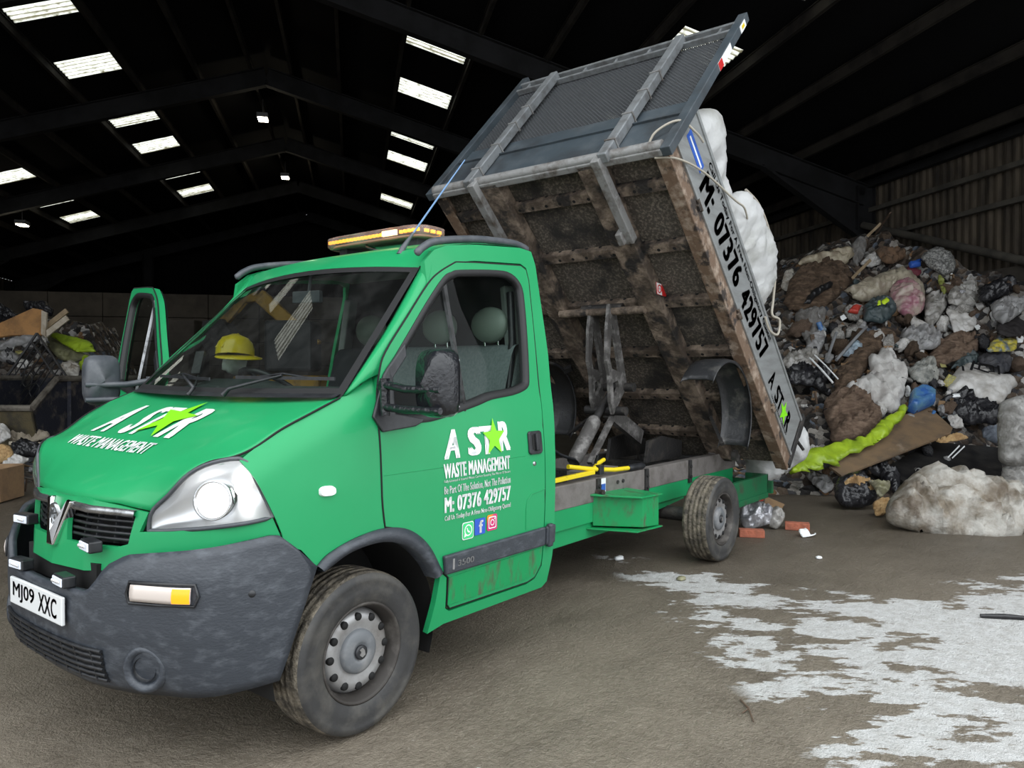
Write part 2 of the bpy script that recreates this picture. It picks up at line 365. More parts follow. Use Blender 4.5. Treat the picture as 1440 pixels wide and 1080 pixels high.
def ground_mat():
    m = D.materials.new('wet_mud_concrete'); m.use_nodes = True; nt = m.node_tree; n = nt.nodes; l = nt.links; b = n['Principled BSDF']
    tc = n.new('ShaderNodeTexCoord'); P = tc.outputs['Object']
    def noise_(sc, det, stretch=None, rot=0, rough=.6):
        v = P
        if stretch:
            m0 = n.new('ShaderNodeMapping'); m0.inputs['Rotation'].default_value = (0, 0, rot); l.new(P, m0.inputs[0]); mp = n.new('ShaderNodeMapping'); mp.inputs['Scale'].default_value = stretch; l.new(m0.outputs[0], mp.inputs[0]); v = mp.outputs[0]
        t = n.new('ShaderNodeTexNoise'); t.inputs['Scale'].default_value = sc; t.inputs['Detail'].default_value = det; t.inputs['Roughness'].default_value = rough
        l.new(v, t.inputs['Vector']); return t.outputs['Fac']
    def rng(x, a, c, o0=0, o1=1):
        r = n.new('ShaderNodeMapRange'); r.inputs[1].default_value = a; r.inputs[2].default_value = c; r.inputs[3].default_value = o0; r.inputs[4].default_value = o1
        l.new(x, r.inputs[0]); return r.outputs[0]
    def mth(op, a, c):
        k = n.new('ShaderNodeMath'); k.operation = op
        for i, x in enumerate((a, c)):
            if isinstance(x, (int, float)): k.inputs[i].default_value = x
            else: l.new(x, k.inputs[i])
        return k.outputs[0]
    def mix(f, a, c):
        k = n.new('ShaderNodeMix'); k.data_type = 'RGBA'; l.new(f, k.inputs[0])
        for i, x in ((6, a), (7, c)):
            if isinstance(x, tuple): k.inputs[i].default_value = (*x, 1)
            else: l.new(x, k.inputs[i])
        return k.outputs[2]
    big = rng(noise_(.7, 5), .38, .64); mid = rng(noise_(3.5, 8, (1, 1.0, 1), .3), .35, .68); fine = rng(noise_(30, 4), .4, .7)
    col = mix(big, (.125, .103, .077), (.190, .158, .118)); col = mix(mth('MULTIPLY', mid, .7), col, (.235, .20, .155))
    col = mix(mth('MULTIPLY', fine, .45), col, (.28, .245, .19))
    track = rng(noise_(2.0, 6, (.35, 2.2, 1), .12), .50, .68); col = mix(mth('MULTIPLY', track, .22), col, (.07, .058, .044))
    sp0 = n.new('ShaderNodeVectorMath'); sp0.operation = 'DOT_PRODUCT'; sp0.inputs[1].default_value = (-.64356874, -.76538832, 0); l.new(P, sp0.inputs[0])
    along = mth('ADD', sp0.outputs['Value'], 4.012)     # distance into the shed: daylight fading inwards is painted as darker floor colour
    dimmed = rng(mth('ADD', along, mth('MULTIPLY', mth('ADD', noise_(.9, 5), -.5), 2.2)), 3.6, 6.2)
    col = mix(mth('MULTIPLY', dimmed, .62), col, (.060, .047, .032))
    # spilled white plaster washed over the slab
    sep = n.new('ShaderNodeSeparateXYZ'); l.new(P, sep.inputs[0]); X, Y = sep.outputs[0], sep.outputs[1]
    d1 = mth('ADD', mth('ADD', mth('MULTIPLY', X, -.72), mth('MULTIPLY', Y, .69)), -2.44)
    d2 = mth('ADD', mth('ADD', X, 3.45), mth('MULTIPLY', mth('MAXIMUM', mth('ADD', Y, -2.0), 0), 1.55))
    dd = mth('MINIMUM', mth('ADD', mth('MULTIPLY', d1, .27), .055), mth('MULTIPLY', d2, .6))
    dd = mth('MINIMUM', dd, .46)
    sp = noise_(1.7, 10, (.75, 1.45, 1), -2.237, .68); sp2 = noise_(9, 6, (.6, 1.5, 1), -2.237)
    val = mth('ADD', mth('ADD', dd, mth('MULTIPLY', mth('ADD', sp, -.53), 2.7)), mth('MULTIPLY', mth('ADD', sp2, -.5), .8))
    inside = rng(mth('MINIMUM', d1, mth('MULTIPLY', d2, 1.0)), -.06, .05); wm = mth('MULTIPLY', rng(val, .09, .15), inside)
    wcol = mix(rng(noise_(14, 6), .4, .7), (.56, .56, .55), (.43, .42, .40))
    specks = rng(noise_(26, 3), .66, .72); 
    col = mix(mth('MULTIPLY', specks, .35), col, (.42, .39, .34))
    col = mix(wm, col, wcol); l.new(col, b.inputs['Base Color'])
    ro = mth('ADD', rng(big, 0, 1, .34, .52), mth('MULTIPLY', wm, .3)); ro = mth('ADD', ro, mth('MULTIPLY', dimmed, .12)); ro = mth('ADD', ro, mth('MULTIPLY', track, -.10)); l.new(ro, b.inputs['Roughness'])
    b.inputs['Specular IOR Level'].default_value = .42
    h = mth('ADD', mth('ADD', mth('MULTIPLY', noise_(38, 6), .75), mth('MULTIPLY', noise_(110, 3), .45)), mth('MULTIPLY', noise_(7, 6), .8)); bp = n.new('ShaderNodeBump'); bp.inputs['Strength'].default_value = 1.0; bp.inputs['Distance'].default_value = .026
    l.new(h, bp.inputs['Height']); l.new(bp.outputs[0], b.inputs['Normal']); return m
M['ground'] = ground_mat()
# ---------------------------------------------------------------- the shed
EC = Vector((-.76538832, .64356874, 0)); ER = Vector((-.64356874, -.76538832, 0)); CO = Vector((2.1411796, 3.4422982, 0))
def SH(c, r, z): return CO + EC * c + ER * r + Vector((0, 0, z))
RC, SL, RH = -2.12, .29, 9.5
def rz(c): return RH - SL * abs(c - RC)
CL, CR_, R0, R1 = -15.2, 11.0, 4.2, 40.0
def struct(name, mb, mat, **k): return tag(mb.build(name, mat, **k), kind='structure')
g = MB(); n_ = 40
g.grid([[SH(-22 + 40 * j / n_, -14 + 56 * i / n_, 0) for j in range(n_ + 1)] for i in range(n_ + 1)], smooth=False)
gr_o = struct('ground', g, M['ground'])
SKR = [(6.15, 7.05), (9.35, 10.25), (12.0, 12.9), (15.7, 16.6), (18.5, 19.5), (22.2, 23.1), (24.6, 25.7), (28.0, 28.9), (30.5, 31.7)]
SKC = [(-10.35, -9.3), (-6.37, -5.23), (1.14, 2.38), (5.45, 6.53)]
rf = MB()
cs = sorted([CL, CR_, RC] + [x for q in SKC for x in q])
for a, b in zip(cs, cs[1:]):
    cells = [(R0, R1)]
    if (a, b) in SKC:
        e = [R0] + [x for q in SKR for x in q if q[0] > R0] + [R1]; cells = list(zip(e[::2], e[1::2]))
    for r0, r1 in cells:
        q = [(a, r0), (b, r0), (b, r1), (a, r1)]
        rf.prism(q, lambda c, r: SH(c, r, rz(c)), lambda c, r: SH(c, r, rz(c) + .05))
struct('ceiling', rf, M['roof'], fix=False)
k = 0
for (c0, c1) in SKC:
    for (r0, r1) in SKR:
        if r0 <= R0: continue
        k += 1; s = MB(); m_ = 36
        s.grid([[SH(c, r0 + (r1 - r0) * i / m_, rz(c) + .02 + .012 * math.sin(i * 2 * PI / 6)) for c in (c0, c1)] for i in range(m_ + 1)])
        o = s.build('window_%d' % k, M['skylight'], origin=SH((c0 + c1) / 2, (r0 + r1) / 2, rz((c0 + c1) / 2)))
        tag(o, kind='structure')
# purlins
for i, c in enumerate([-14.4, -13, -11.7, -10.4, -9.0, -7.7, -6.4, -5.05, -3.7, -2.5, -1.5, -.3, 1.05, 2.43, 3.75, 5.1, 6.65, 7.9, 9.22, 10.5]):
    p = MB(); p.ibeam(SH(c, R0 + .1, rz(c) - .13), SH(c, R1 - .1, rz(c) - .13), .07, .2, .012); struct('beam_purlin', p, M['purlin'])
# portal frames
for i, r in enumerate([14.6, 20.5, 26.4, 32.3, 38.2]):
    if r < R0: continue
    p = MB()
    for s_, ce in ((1, CR_ - .25), (-1, CL + .25)):
        z0 = RH - .45; z1 = rz(ce) - .45; cs_ = ce - s_ * 2.4
        p.ibeam(SH(RC, r, z0), SH(ce, r, z1), .2, .45); p.ibeam(SH(ce, r, 0), SH(ce, r, z1 + .2), .2, .42, .02, up=EC)
        p.prism([(ce, z1 - .9), (cs_, rz(cs_) - .62), (cs_, rz(cs_) - .68), (ce, z1 - 1.0)], lambda c, z: SH(c, r - .1, z), lambda c, z: SH(c, r + .1, z))
        p.prism([(ce, z1 - .95), (ce, z1), (cs_, rz(cs_) - .6)], lambda c, z: SH(c, r - .012, z), lambda c, z: SH(c, r + .012, z))
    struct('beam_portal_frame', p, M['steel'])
def cladwall(name, f, L0, L1, z0, ztop, mat, pitch=.18, amp=.018):
    w = MB(); n = int((L1 - L0) / pitch * 4); rows = []
    for i in range(n + 1):
        t = L0 + (L1 - L0) * i / n; d = amp * (1 if (i % 4) in (1, 2) else -1); zt = ztop(t) if callable(ztop) else ztop
        rows.append([f(t, d, z0), f(t, d, zt)])
    w.grid(rows, smooth=False); return struct(name, w, mat, fix=False)
cladwall('wall_right', lambda t, d, z: SH(CR_ + d, t, z), R0, R1, 3.3, rz(CR_), M['cladding'])
cladwall('wall_left', lambda t, d, z: SH(CL + d, t, z), R0, R1, 0, rz(CL), M['cladding'], pitch=.3)
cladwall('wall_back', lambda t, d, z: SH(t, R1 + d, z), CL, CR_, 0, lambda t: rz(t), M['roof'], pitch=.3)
p = MB(); p.prism([(R0, 0), (R1, 0), (R1, 3.3), (R0, 3.3)], lambda r, z: SH(CR_ - .22, r, z), lambda r, z: SH(CR_ + .05, r, z)); struct('wall_right_base', p, M['concrete'])
p = MB()
for i in range(14):
    c = -14.6 + i * 1.85
    for j in range(5): p.prism([(c + .01, j * .9 + .01), (c + 1.83, j * .9 + .01), (c + 1.83, j * .9 + .885), (c + .01, j * .9 + .885)], lambda c, z: SH(c, 31, z), lambda c, z: SH(c, 31.4, z))
struct('wall_push', p, M['concrete'])
for name, z in (('trim_1', 5.02), ('trim_2', 4.42)):
    p = MB(); p.bar(SH(CR_ - .1, R0, z), SH(CR_ - .1, R1, z), .1, .09); struct(name, p, M['pipe'])
p = MB(); p.tube([SH(CR_ - .3, 14.55, 4.68), SH(CR_ - .3, 9.0, 2.84)], .075, 12); struct('beam_wind_brace', p, M['pipe'])
p = MB(); p.bar(SH(CR_ - .12, R0, rz(CR_) - .12), SH(CR_ - .12, R1, rz(CR_) - .12), .14, .16); struct('beam_eaves', p, M['steel'])
p = MB(); p.ibeam(SH(-9.2, 38.2, 0), SH(-9.2, 38.2, 7.0), .3, .42, up=EC); struct('column_gable', p, M['steel'])
for (c, r, z, lb) in ((-2.42, 22.5, 8.62, 'glowing bay lamp hanging from the ridge, nearer and larger one'), (-2.36, 29.06, 8.62, 'glowing bay lamp hanging from the ridge, farther and smaller one'), (-10.19, 26.95, 6.2, 'glowing bay lamp low under the left roof slope')):
    t = empty('bay_lamp', SH(c, r, z), lb, 'lamp', 'bay lamps under the roof')
    q = MB(); q.box(SH(c, r, z + .05), (.42, .3, .12), RZ(.87)); q.tube([SH(c, r, z + .1), SH(c, r, rz(c) - .25)], .012, 6); q.build('housing', M['lamp_body'], t, bevel=.02)
    q = MB(); q.box(SH(c, r, z - .025), (.36, .25, .03), RZ(.87)); q.build('lamp_face', M['lamp_face'], t)
    ld = D.lights.new('bay_lamp_glow', 'POINT'); ld.energy = 25; ld.color = (1, .9, .68); ld.shadow_soft_size = .15
    lo = D.objects.new('bay_lamp_glow', ld); COL.objects.link(lo); lo.parent = t; lo.location = (0, 0, -.15)

# ---------------------------------------------------------------- the tipper truck (front axle at the origin, nose towards +x)
TR = empty('tipper_truck', (0, 0, 0), 'green tipper truck with its rusty load bed raised and passenger door lettered in white', 'truck')
YK = [.2, .3, .5, .68, 1.0, 1.2, 1.35, 1.45, 1.7, 2.0, 2.15, 2.25]; YV = [.93, .95, .975, .985, .985, .972, .95, .928, .885, .825, .795, .77]
def smooth_interp(x, k, v):
    if x <= k[0]: return v[0]
    if x >= k[-1]: return v[-1]
    i = 0
    while x > k[i + 1]: i += 1
    def m(j):
        if j == 0: return (v[1] - v[0]) / (k[1] - k[0])
        if j == len(k) - 1: return (v[-1] - v[-2]) / (k[-1] - k[-2])
        return (v[j + 1] - v[j - 1]) / (k[j + 1] - k[j - 1])
    h = k[i + 1] - k[i]; t = (x - k[i]) / h
    return (2 * t ** 3 - 3 * t * t + 1) * v[i] + (t ** 3 - 2 * t * t + t) * h * m(i) + (3 * t * t - 2 * t ** 3) * v[i + 1] + (t ** 3 - t * t) * h * m(i + 1)
def ysz(x, z): return smooth_interp(z, YK, YV) - .42 * max(0, x) ** 2
ZSX = [-.14, .06, .2, .33, .48, .60]; ZSZ = [1.52, 1.42, 1.365, 1.30, 1.205, 1.185]
def wingy(x, z):
    k = min(max((z - (interp(x, ZSX, ZSZ) - .13)) / .13, 0), 1); return ysz(x, z) - .05 * k * k
def skin(x, z, s=1, d=0.0): return Vector((x, s * (ysz(x, z) + d), z))
ZC = frange(.3, 2.3, .07)
def slab(mb, poly, d0, d1, s=1):     # a plate on the cab side between two offsets
    return mb.prism(poly, lambda x, z: skin(x, z, s, d0), lambda x, z: skin(x, z, s, d1))
def P2(pts): return [(q[0], q[1]) for q in pts]
DOORF = P2(cr([(-.747, 2.085, 0), (-.614, 2.020, 0), (-.515, 1.948, 0), (-.35, 1.785, 0), (-.185, 1.616, 0), (-.133, 1.519, 0), (-.096, 1.38, 0), (-.090, 1.231, 0), (-.087, .993, 0), (-.102, .862, 0)], 4))
ARCH = [(.239, .757), (.185, .801), (.06, .843), (-.10, .858), (-.238, .829), (-.362, .735), (-.454, .592)]
ARCHS = P2(cr([(a, b, 0) for a, b in ARCH], 5))
BUMPSEAM = [(.36, .90), (.30, .83), (.239, .757)]
bonE = [(-.0, .888, 1.435), (.06, .887, 1.418), (.2, .886, 1.362), (.33, .862, 1.300), (.43, .835, 1.235), (.50, .805, 1.203), (.575, .755, 1.185), (.625, .69, 1.140), (.655, .61, 1.06), (.682, .53, .99)]
for s in (1, -1):
    # front wing
    wing = [(.368, .86), (.372, .90), (.396, .965), (.44, 1.07), (.492, 1.19), (.43, 1.235), (.33, 1.30), (.2, 1.365), (.06, 1.42), (-.06, 1.47), (-.133, 1.519)] + DOORF[21:] + list(reversed(ARCHS[:16])) + [(.30, .83)]
    wing = [q for i, q in enumerate(wing) if i == 0 or (abs(q[0] - wing[i - 1][0]) + abs(q[1] - wing[i - 1][1])) > .004]
    sheet(w := MB(), wing, [], lambda x, z: Vector((x, s * wingy(x, z), z)), frange(-.1, .5, .04), frange(.7, 1.5, .035), flip=s > 0, thick=.012)
    w.build('front_wing', M['green'], TR)
    # cab side frame: pillar behind the door, roof side, sill
    fr_ = [(-.52, 2.065), (-.60, 2.13), (-.70, 2.165), (-.93, 2.20), (-1.33, 2.235), (-1.43, 2.225), (-1.445, 2.15), (-1.43, 1.62), (-1.385, 1.14), (-1.365, .50), (-1.335, .36), (-1.29, .335), (-1.15, .335), (-.50, .335), (-.395, .315), (-.43, .45), (-.454, .592), (-.495, .56), (-.502, .41), (-.53, .39), (-1.142, .385), (-1.215, .40), (-1.27, .46), (-1.285, .86), (-1.288, 1.235), (-1.325, 1.7), (-1.36, 2.05), (-1.35, 2.12), (-1.30, 2.14), (-.90, 2.11)] + DOORF[:9]
    sheet(w := MB(), fr_, [], lambda x, z: skin(x, z, s), frange(-1.4, -.4, .12), ZC, flip=s > 0, thick=.03)
    w.build('cab_frame', M['green'], TR)
    # windscreen pillar
    c1 = cr([(.045, .887, 1.424), (-.26, .815, 1.716), (-.555, .742, 2.035), (-.63, .70, 2.095)], 6)
    c2 = cr([(-.133, .917, 1.519), (-.185, .900, 1.616), (-.35, .868, 1.785), (-.515, .836, 1.948), (-.60, .80, 2.13)], 6)
    a = resample(c1, 20); b = resample(c2, 20)
    rows = [[Vector((p.x, s * p.y, p.z)).lerp(Vector((q.x, s * q.y, q.z)), t) + Vector((.012 * math.sin(t * PI), s * .012 * math.sin(t * PI), .010 * math.sin(t * PI))) for t in (0, .25, .5, .75, 1)] for p, q in zip(a, b)]
    MB().grid(rows).build('windscreen_pillar', M['green'], TR, solid=.012, soff=-1 if s > 0 else -1)
    # gutter strip on the roof edge
    gp = [(-.50, .775, 2.10), (-.56, .772, 2.145), (-.66, .765, 2.185), (-.93, .757, 2.232), (-1.15, .752, 2.252), (-1.33, .75, 2.258), (-1.43, .752, 2.235)]
    MB().tube([Vector((q.x, s * q.y, q.z)) for q in cr(gp, 5)], [.008] + [.02] * 29 + [.01], 8).build('roof_gutter', M['mirrorgrey'], TR)
    bs = [Vector((e.x, s * (e.y + .004), e.z + .001)) for e in cr(bonE[1:], 6)]
    MB().tube(bs, .0045, 6).build('bonnet_seam', M['hole'], TR)
    # wheel arch flare and liner
    ai = [(.221, .734), (.109, .79), (-.02, .808), (-.13, .795), (-.24, .75), (-.342, .66), (-.40, .58)]
    ao = resample([Vector((q[0], q[1], 0)) for q in ARCHS], 31); aii = resample(cr([(a, b, 0) for a, b in ai], 5), 31)
    f = MB(); rows = []
    for p, q in zip(ao, aii):
        m_ = p.lerp(q, .5)
        rows.append([skin(p.x, p.y, s, .002), skin(p.x, p.y, s, .016), skin(m_.x, m_.y, s, .028), skin(q.x, q.y, s, .026), skin(q.x, q.y, s, -.05)])
    f.grid(rows).build('arch_flare', M['bumper'], TR)
    f = MB(); rows = []
    for i in range(25):
        t = -.25 + (PI + .62) * i / 24; rows.append([Vector((.44 * math.cos(t) - .02, s * y, .37 + .44 * math.sin(t))) for y in (.93, .55)])
    f.grid(rows).add([r[1] for r in rows], [tuple(range(25))])
    f.build('wheel_well', M['hole'], TR)
# windscreen
def wsrow(yf, zt=0):   # glass point: yf -1..1 across, zt 0..1 up
    h = .887 + (.735 - .887) * zt; y = yf * h
    xe = .045 + (-.565 - .045) * zt; ze = 1.424 + (2.045 - 1.424) * zt
    bul = (1 - yf * yf)
    return Vector((xe + bul * (.115 * zt - .19 * (1 - zt)) * (1 if zt > .3 else 1), y, ze + bul * (.035 * zt + .0 * (1 - zt))))
def WS(yf, zt):
    h = .887 + (.742 - .887) * zt; y = yf * h; b = 1 - yf * yf
    return Vector((.045 - .60 * zt + b * (.085), y, 1.424 + .615 * zt + b * .045 * zt - b * .01))
wr = [[WS(-1 + 2 * i / 24, j / 12) for i in range(25)] for j in range(13)]
MB().grid(wr).build('windscreen', M['glass'], TR)
# black glass surround
sr = MB()
for y0, y1, z0, z1 in ((-1.005, 1.005, 1.0, .955), (-1.005, 1.005, -.01, .05)):
    sr.grid([[WS(y0 + (y1 - y0) * i / 24, z) + Vector((.004, 0, .004)) for i in range(25)] for z in (z0, z1)])
for sg in (1, -1):
    sr.grid([[WS(sg * (1.008 - k), j / 12) + Vector((.005, 0, .004)) for j in range(13)] for k in (0, .028, .05)])
sr.build('windscreen_seal', M['rubber'], TR)
# scuttle under the glass
sc_ = MB(); sc_.grid([[WS(-1 + 2 * i / 24, 0.06) + Vector((k, 0, -k * .40 - .012)) for i in range(25)] for k in (-.01, .03, .075)]); sc_.build('scuttle_panel', M['black'], TR)
# wipers
for (y0, y1, ya) in ((.16, .80, .20), (-.62, -.05, -.10)):
    wp = MB(); a = WS(ya / .88, 0) + Vector((.055, 0, .005))
    yb = y1 if y0 > 0 else y0
    bl0 = WS(y0 / .86, .10) + Vector((.02, 0, .022)); bl1 = WS(y1 / .86, .085) + Vector((.02, 0, .022)); mid = bl0.lerp(bl1, .5)
    wp.bar(bl0, bl1, .008, .015); wp.tube([a, a + Vector((-.02, .02, .03)), mid + Vector((.005, 0, .012))], [.014, .010, .006], 6)
    q1 = bl0.lerp(bl1, .2); q2 = bl0.lerp(bl1, .8); wp.tube([q1, mid + Vector((0, 0, .02)), q2], .005, 5)
    wp.build('wiper', M['black'], TR)
# bonnet
cen = [(-.115, 1.437), (.10, 1.398), (.30, 1.325), (.50, 1.225), (.64, 1.135), (.73, 1.07), (.785, 1.02)]
EL = resample(cr(bonE, 6), 33); CLn = resample(cr([(a, 0, b) for a, b in cen], 6), 33)
def BON(t, s):
    i = min(int(t * 32), 31); f = t * 32 - i; e = EL[i].lerp(EL[i + 1], f); c = CLn[i].lerp(CLn[i + 1], f)
    k = abs(s); w = k ** 2.4
    p = Vector((c.x + (e.x - c.x) * k ** 2, (e.y) * s, c.z + (e.z - c.z) * w))
    cre = math.exp(-((k - .80 + .12 * t) / .09) ** 2) * .004 * min(t * 3, 1)   # pressed crease
    return p + Vector((0, 0, cre))
MB().grid([[BON(i / 32, -1 + 2 * j / 40) for j in range(41)] for i in range(33)]).build('bonnet', M['green'], TR, solid=.02)
BN = D.objects['bonnet']
def decal_bon(u0, u1, v0, v1):
    return lambda u, v: None
def bonxy(x, y):     # point on the bonnet above plan position (x, y), by bisection along the bonnet
    lo, hi = 0.0, 1.0
    for _ in range(24):
        m_ = (lo + hi) / 2; i = min(int(m_ * 32), 31); e = EL[i].lerp(EL[i + 1], m_ * 32 - i)
        if BON(m_, max(-1, min(1, y / e.y))).x < x: lo = m_
        else: hi = m_
    i = min(int(lo * 32), 31); e = EL[i].lerp(EL[i + 1], lo * 32 - i)
    return BON(lo, max(-1, min(1, y / e.y))) + Vector((.002, 0, .005))
def dense(vs, fs, step=.03):
    bm = bmesh.new(); q = [bm.verts.new((a, b, 0)) for a, b in vs]
    for f in fs:
        try: bm.faces.new([q[i] for i in f])
        except ValueError: pass
    for k in (0, 1):
        lo = min(v.co[k] for v in bm.verts); hi = max(v.co[k] for v in bm.verts)
        for c in frange(lo + step, hi, step):
            co = [0, 0, 0]; co[k] = c; no = [0, 0, 0]; no[k] = 1
            bmesh.ops.bisect_plane(bm, geom=bm.verts[:] + bm.edges[:] + bm.faces[:], plane_co=co, plane_no=no, dist=1e-6)
    bm.verts.index_update(); r = [(v.co.x, v.co.y) for v in bm.verts], [tuple(v.index for v in f.verts) for f in bm.faces]; bm.free(); return r
def lay(mb, txt, to2d, f, bold=.02, shear=0.0, step=.03):
    vs, fs = text2d(txt, bold, shear); vs, fs = dense([to2d(u, v) for u, v in vs], fs, step); mb.add([f(a, b) for a, b in vs], fs); return mb
def laypoly(mb, poly, f, step=.03):
    vs, fs = dense(poly, [tuple(range(len(poly)))], step); mb.add([f(a, b) for a, b in vs], fs); return mb
# bonnet lettering: reads from the front, text runs along -y to +y
def bx(x0, x1, y0, y1): return lambda u, v: (x0 + (x1 - x0) * (1 - v), y0 + (y1 - y0) * u)
lb = MB(); BL = dict(x0=.235, x1=.475, a0=-.475, a1=-.335, s0=-.215, s1=.0, r0=.135, r1=.275, w0=.512, w1=.577, wy0=-.50, wy1=.255, sx=.335, sy=.045)
lay(lb, 'A', bx(BL['x0'], BL['x1'], BL['a0'], BL['a1']), bonxy, .05, .15); lay(lb, 'ST', bx(BL['x0'], BL['x1'], BL['s0'], BL['s1']), bonxy, .05, .15)
lay(lb, 'R', bx(BL['x0'], BL['x1'], BL['r0'], BL['r1']), bonxy, .05, .15); lay(lb, 'WASTE MANAGEMENT', bx(BL['w0'], BL['w1'], BL['wy0'], BL['wy1']), bonxy, .03)
lb.build('bonnet_lettering', M['white'], BN)
st = MB(); laypoly(st, [(BL['sx'] - .165 * b, BL['sy'] + .165 * a) for a, b in star2d(.40, .12)], lambda x, y: bonxy(x, y) + Vector((.001, 0, .003))); st.build('bonnet_star', M['lime'], BN)
# nose panel with the grille
def NX(y, z):
    a = abs(y); x = interp(a, [0, .25, .5, .65, .78, .88, .93], [.815, .80, .715, .645, .565, .435, .365])
    return x + (.9 - z) * (.28 if z > .9 else .12) * max(0, 1 - a / .75)
def nose(y, z, d=0): return Vector((NX(y, z) + d, y, z))
half = [(.0, 1.025), (.2, 1.022), (.4, 1.003), (.53, .985), (.50, .91), (.62, .918), (.78, .938), (.905, .968), (.93, .86), (.75, .84), (.52, .81), (.47, .785), (.40, .755), (.25, .742), (0, .738)]
full = half + [(-a, b) for a, b in reversed(half[1:-1])]
gh = [(.07, .99), (.25, .986), (.475, .968), (.45, .86), (.40, .845), (.10, .845)]
sheet(w := MB(), full, [gh, [(-a, b) for a, b in gh]], nose, frange(-.92, .93, .03), frange(.72, 1.0, .04), flip=False, thick=.02)
NP = w.build('nose_panel', M['green'], TR)
w = MB(); sheet(w, [(-.5, .99), (.5, .99), (.5, .84), (-.5, .84)], [], lambda y, z: nose(y, z, -.075), frange(-.48, .5, .06)); w.build('grille_backing', M['hole'], TR)
w = MB()
for s in (1, -1):
    for z in (.868, .892, .916, .940):
        w.tube([nose(s * y, z, -.03) for y in (.08, .2, .32, .45)], .007, 6)
    for y in (.16, .25, .34, .42): w.bar(nose(s * y, .85, -.045), nose(s * y, .97, -.045), .008, .02)
w.build('grille_mesh', M['black'], TR)
w = MB()
for s in (1, -1):
    w.grid([[nose(s * y, z0 - .03 * y * y, d) for y in (.09, .15, .2, .25, .3, .35, .4, .445, .48)] for z0, d in ((1.0, -.012), (.997, .012), (.972, .014), (.968, -.012))])
w.build('grille_trim', M['darkchrome'], TR)
w = MB(); w.prism([(-.115, 1.0), (-.075, 1.005), (0, .885), (.075, 1.005), (.115, 1.0), (.03, .815), (-.03, .815)], lambda y, z: nose(y, z, -.02), lambda y, z: nose(y, z, .022)); w.build('grille_emblem_wedge', M['chrome'], TR, bevel=.006)
w = MB(); w.lathe([(0, .012), (.03, .010), (.036, .014), (.042, .010), (.043, 0)], nose(0, .945, .012), (1, 0, -.1), 28)
w.prism([(-.012, -.022), (.006, -.02), (.004, -.006), (.018, .004), (.012, .02), (.0, .012), (-.014, .02), (-.01, .004), (-.02, -.004)], lambda a, b: nose(a, .945 + b, .02), lambda a, b: nose(a, .945 + b, .032)); w.build('round_emblem', M['darkchrome'], TR)
# headlights
HI = [(.685, .515, .912), (.682, .53, .985), (.657, .61, 1.055), (.628, .69, 1.132), (.58, .755, 1.178), (.50, .812, 1.197), (.468, .842, 1.185)]
HO = [(.685, .515, .912), (.645, .62, .920), (.565, .78, .940), (.47, .86, .953), (.392, .903, .968)]
for s in (1, -1):
    a = resample(cr(HI, 6), 18); b = resample(cr(HO, 6), 18); rows = []; back = []
    for i, (p, q) in enumerate(zip(a, b)):
        r = []; rb = []
        for j in range(9):
            t = j / 8; k = math.sin(PI * t) * math.sin(PI * min(i / 17 * .62 + .0, 1)); o_ = p.lerp(q, t)
            nrm = Vector((.75, .5, .25)).normalized(); c = o_ + nrm * .045 * k; r.append(Vector((c.x, s * c.y, c.z)))
            c = o_ - nrm * .07 * k; rb.append(Vector((c.x, s * c.y, c.z)))
        rows.append(r); back.append(rb)
    hl = MB().grid(rows).build('headlight', M['lens'], TR)
    MB().grid(back).build('reflector', M['reflector'], hl)
    rim = MB(); pts = [(Vector((p.x, s * p.y, p.z))) for p in a] + [Vector((p.x, s * p.y, p.z)) for p in reversed(b)]
    rim.tube(pts, .009, 6); rim.build('headlight_rim', M['mirrorgrey'], hl)
    bb = MB(); c = Vector((.545, s * .74, 1.035)); bb.lathe([(0, .0), (.05, .0), (.062, .012)], c, (.8, s * .5, .1), 24); bb.lathe([(0, .012), (.03, .012), (.034, 0)], Vector((.475, s * .825, 1.085)), (.8, s * .5, .1), 20)
    bb.build('bulb', M['bulb'], hl)
    ww = MB(); ww.lathe([(.060, -.005), (.070, .016), (.078, .014), (.085, -.02)], c, (.8, s * .5, .1), 28); ww.build('lamp_bezel', M['chrome'], hl)
# bumper
PC = [(.885, 0), (.872, .3), (.828, .5), (.768, .65), (.692, .80), (.60, .885), (.48, .932), (.36, .957), (.24, .972)]
PCr = resample(cr([(a, b, 0) for a, b in PC], 6), 61)
def BUMP(s, t, d=0.0):         # s -1..1 across, t 0 top .. 1 bottom
    k = abs(s); zt = interp(k, [0, .29, .365, .44, .70, .94, .96, 1], [.683, .69, .80, .843, .877, .905, .895, .757]); zb = interp(k, [0, .5, 1], [.295, .305, .345])
    z = zt + (zb - zt) * t
    rear = interp(z, [.33, .45, .55, .757, .9], [.42, .37, .33, .24, .34])      # where the wheel arch cuts it off
    # fraction along the plan curve whose end x equals rear
    kmax = interp(-rear, [-.60, -.48, -.36, -.24], [.74, .835, .918, 1.0])
    f = k * kmax * 60; i = min(int(f), 59); p = PCr[i].lerp(PCr[i + 1], f - i); tn = (PCr[i + 1] - PCr[i]).normalized(); nr = Vector((-tn.y, tn.x, 0)) * -1
    if nr.x < 0 and nr.y < 0: nr = -nr
    nr = Vector((abs(nr.x), abs(nr.y), 0))
    prof = interp(z, [.28, .33, .40, .55, .70, .78, .84, .92], [-.09, -.045, -.02, 0, 0, -.004, -.028, -.05]) * (1 - .75 * max(0, (k - .6) / .4))
    p = p + nr * (prof + d)
    return Vector((p.x, p.y if s >= 0 else -p.y, z))
MB().grid([[BUMP(-1 + 2 * j / 80, i / 16) for j in range(81)] for i in range(17)]).build('bumper', M['bumper'], TR, solid=.03)
BU = D.objects['bumper']
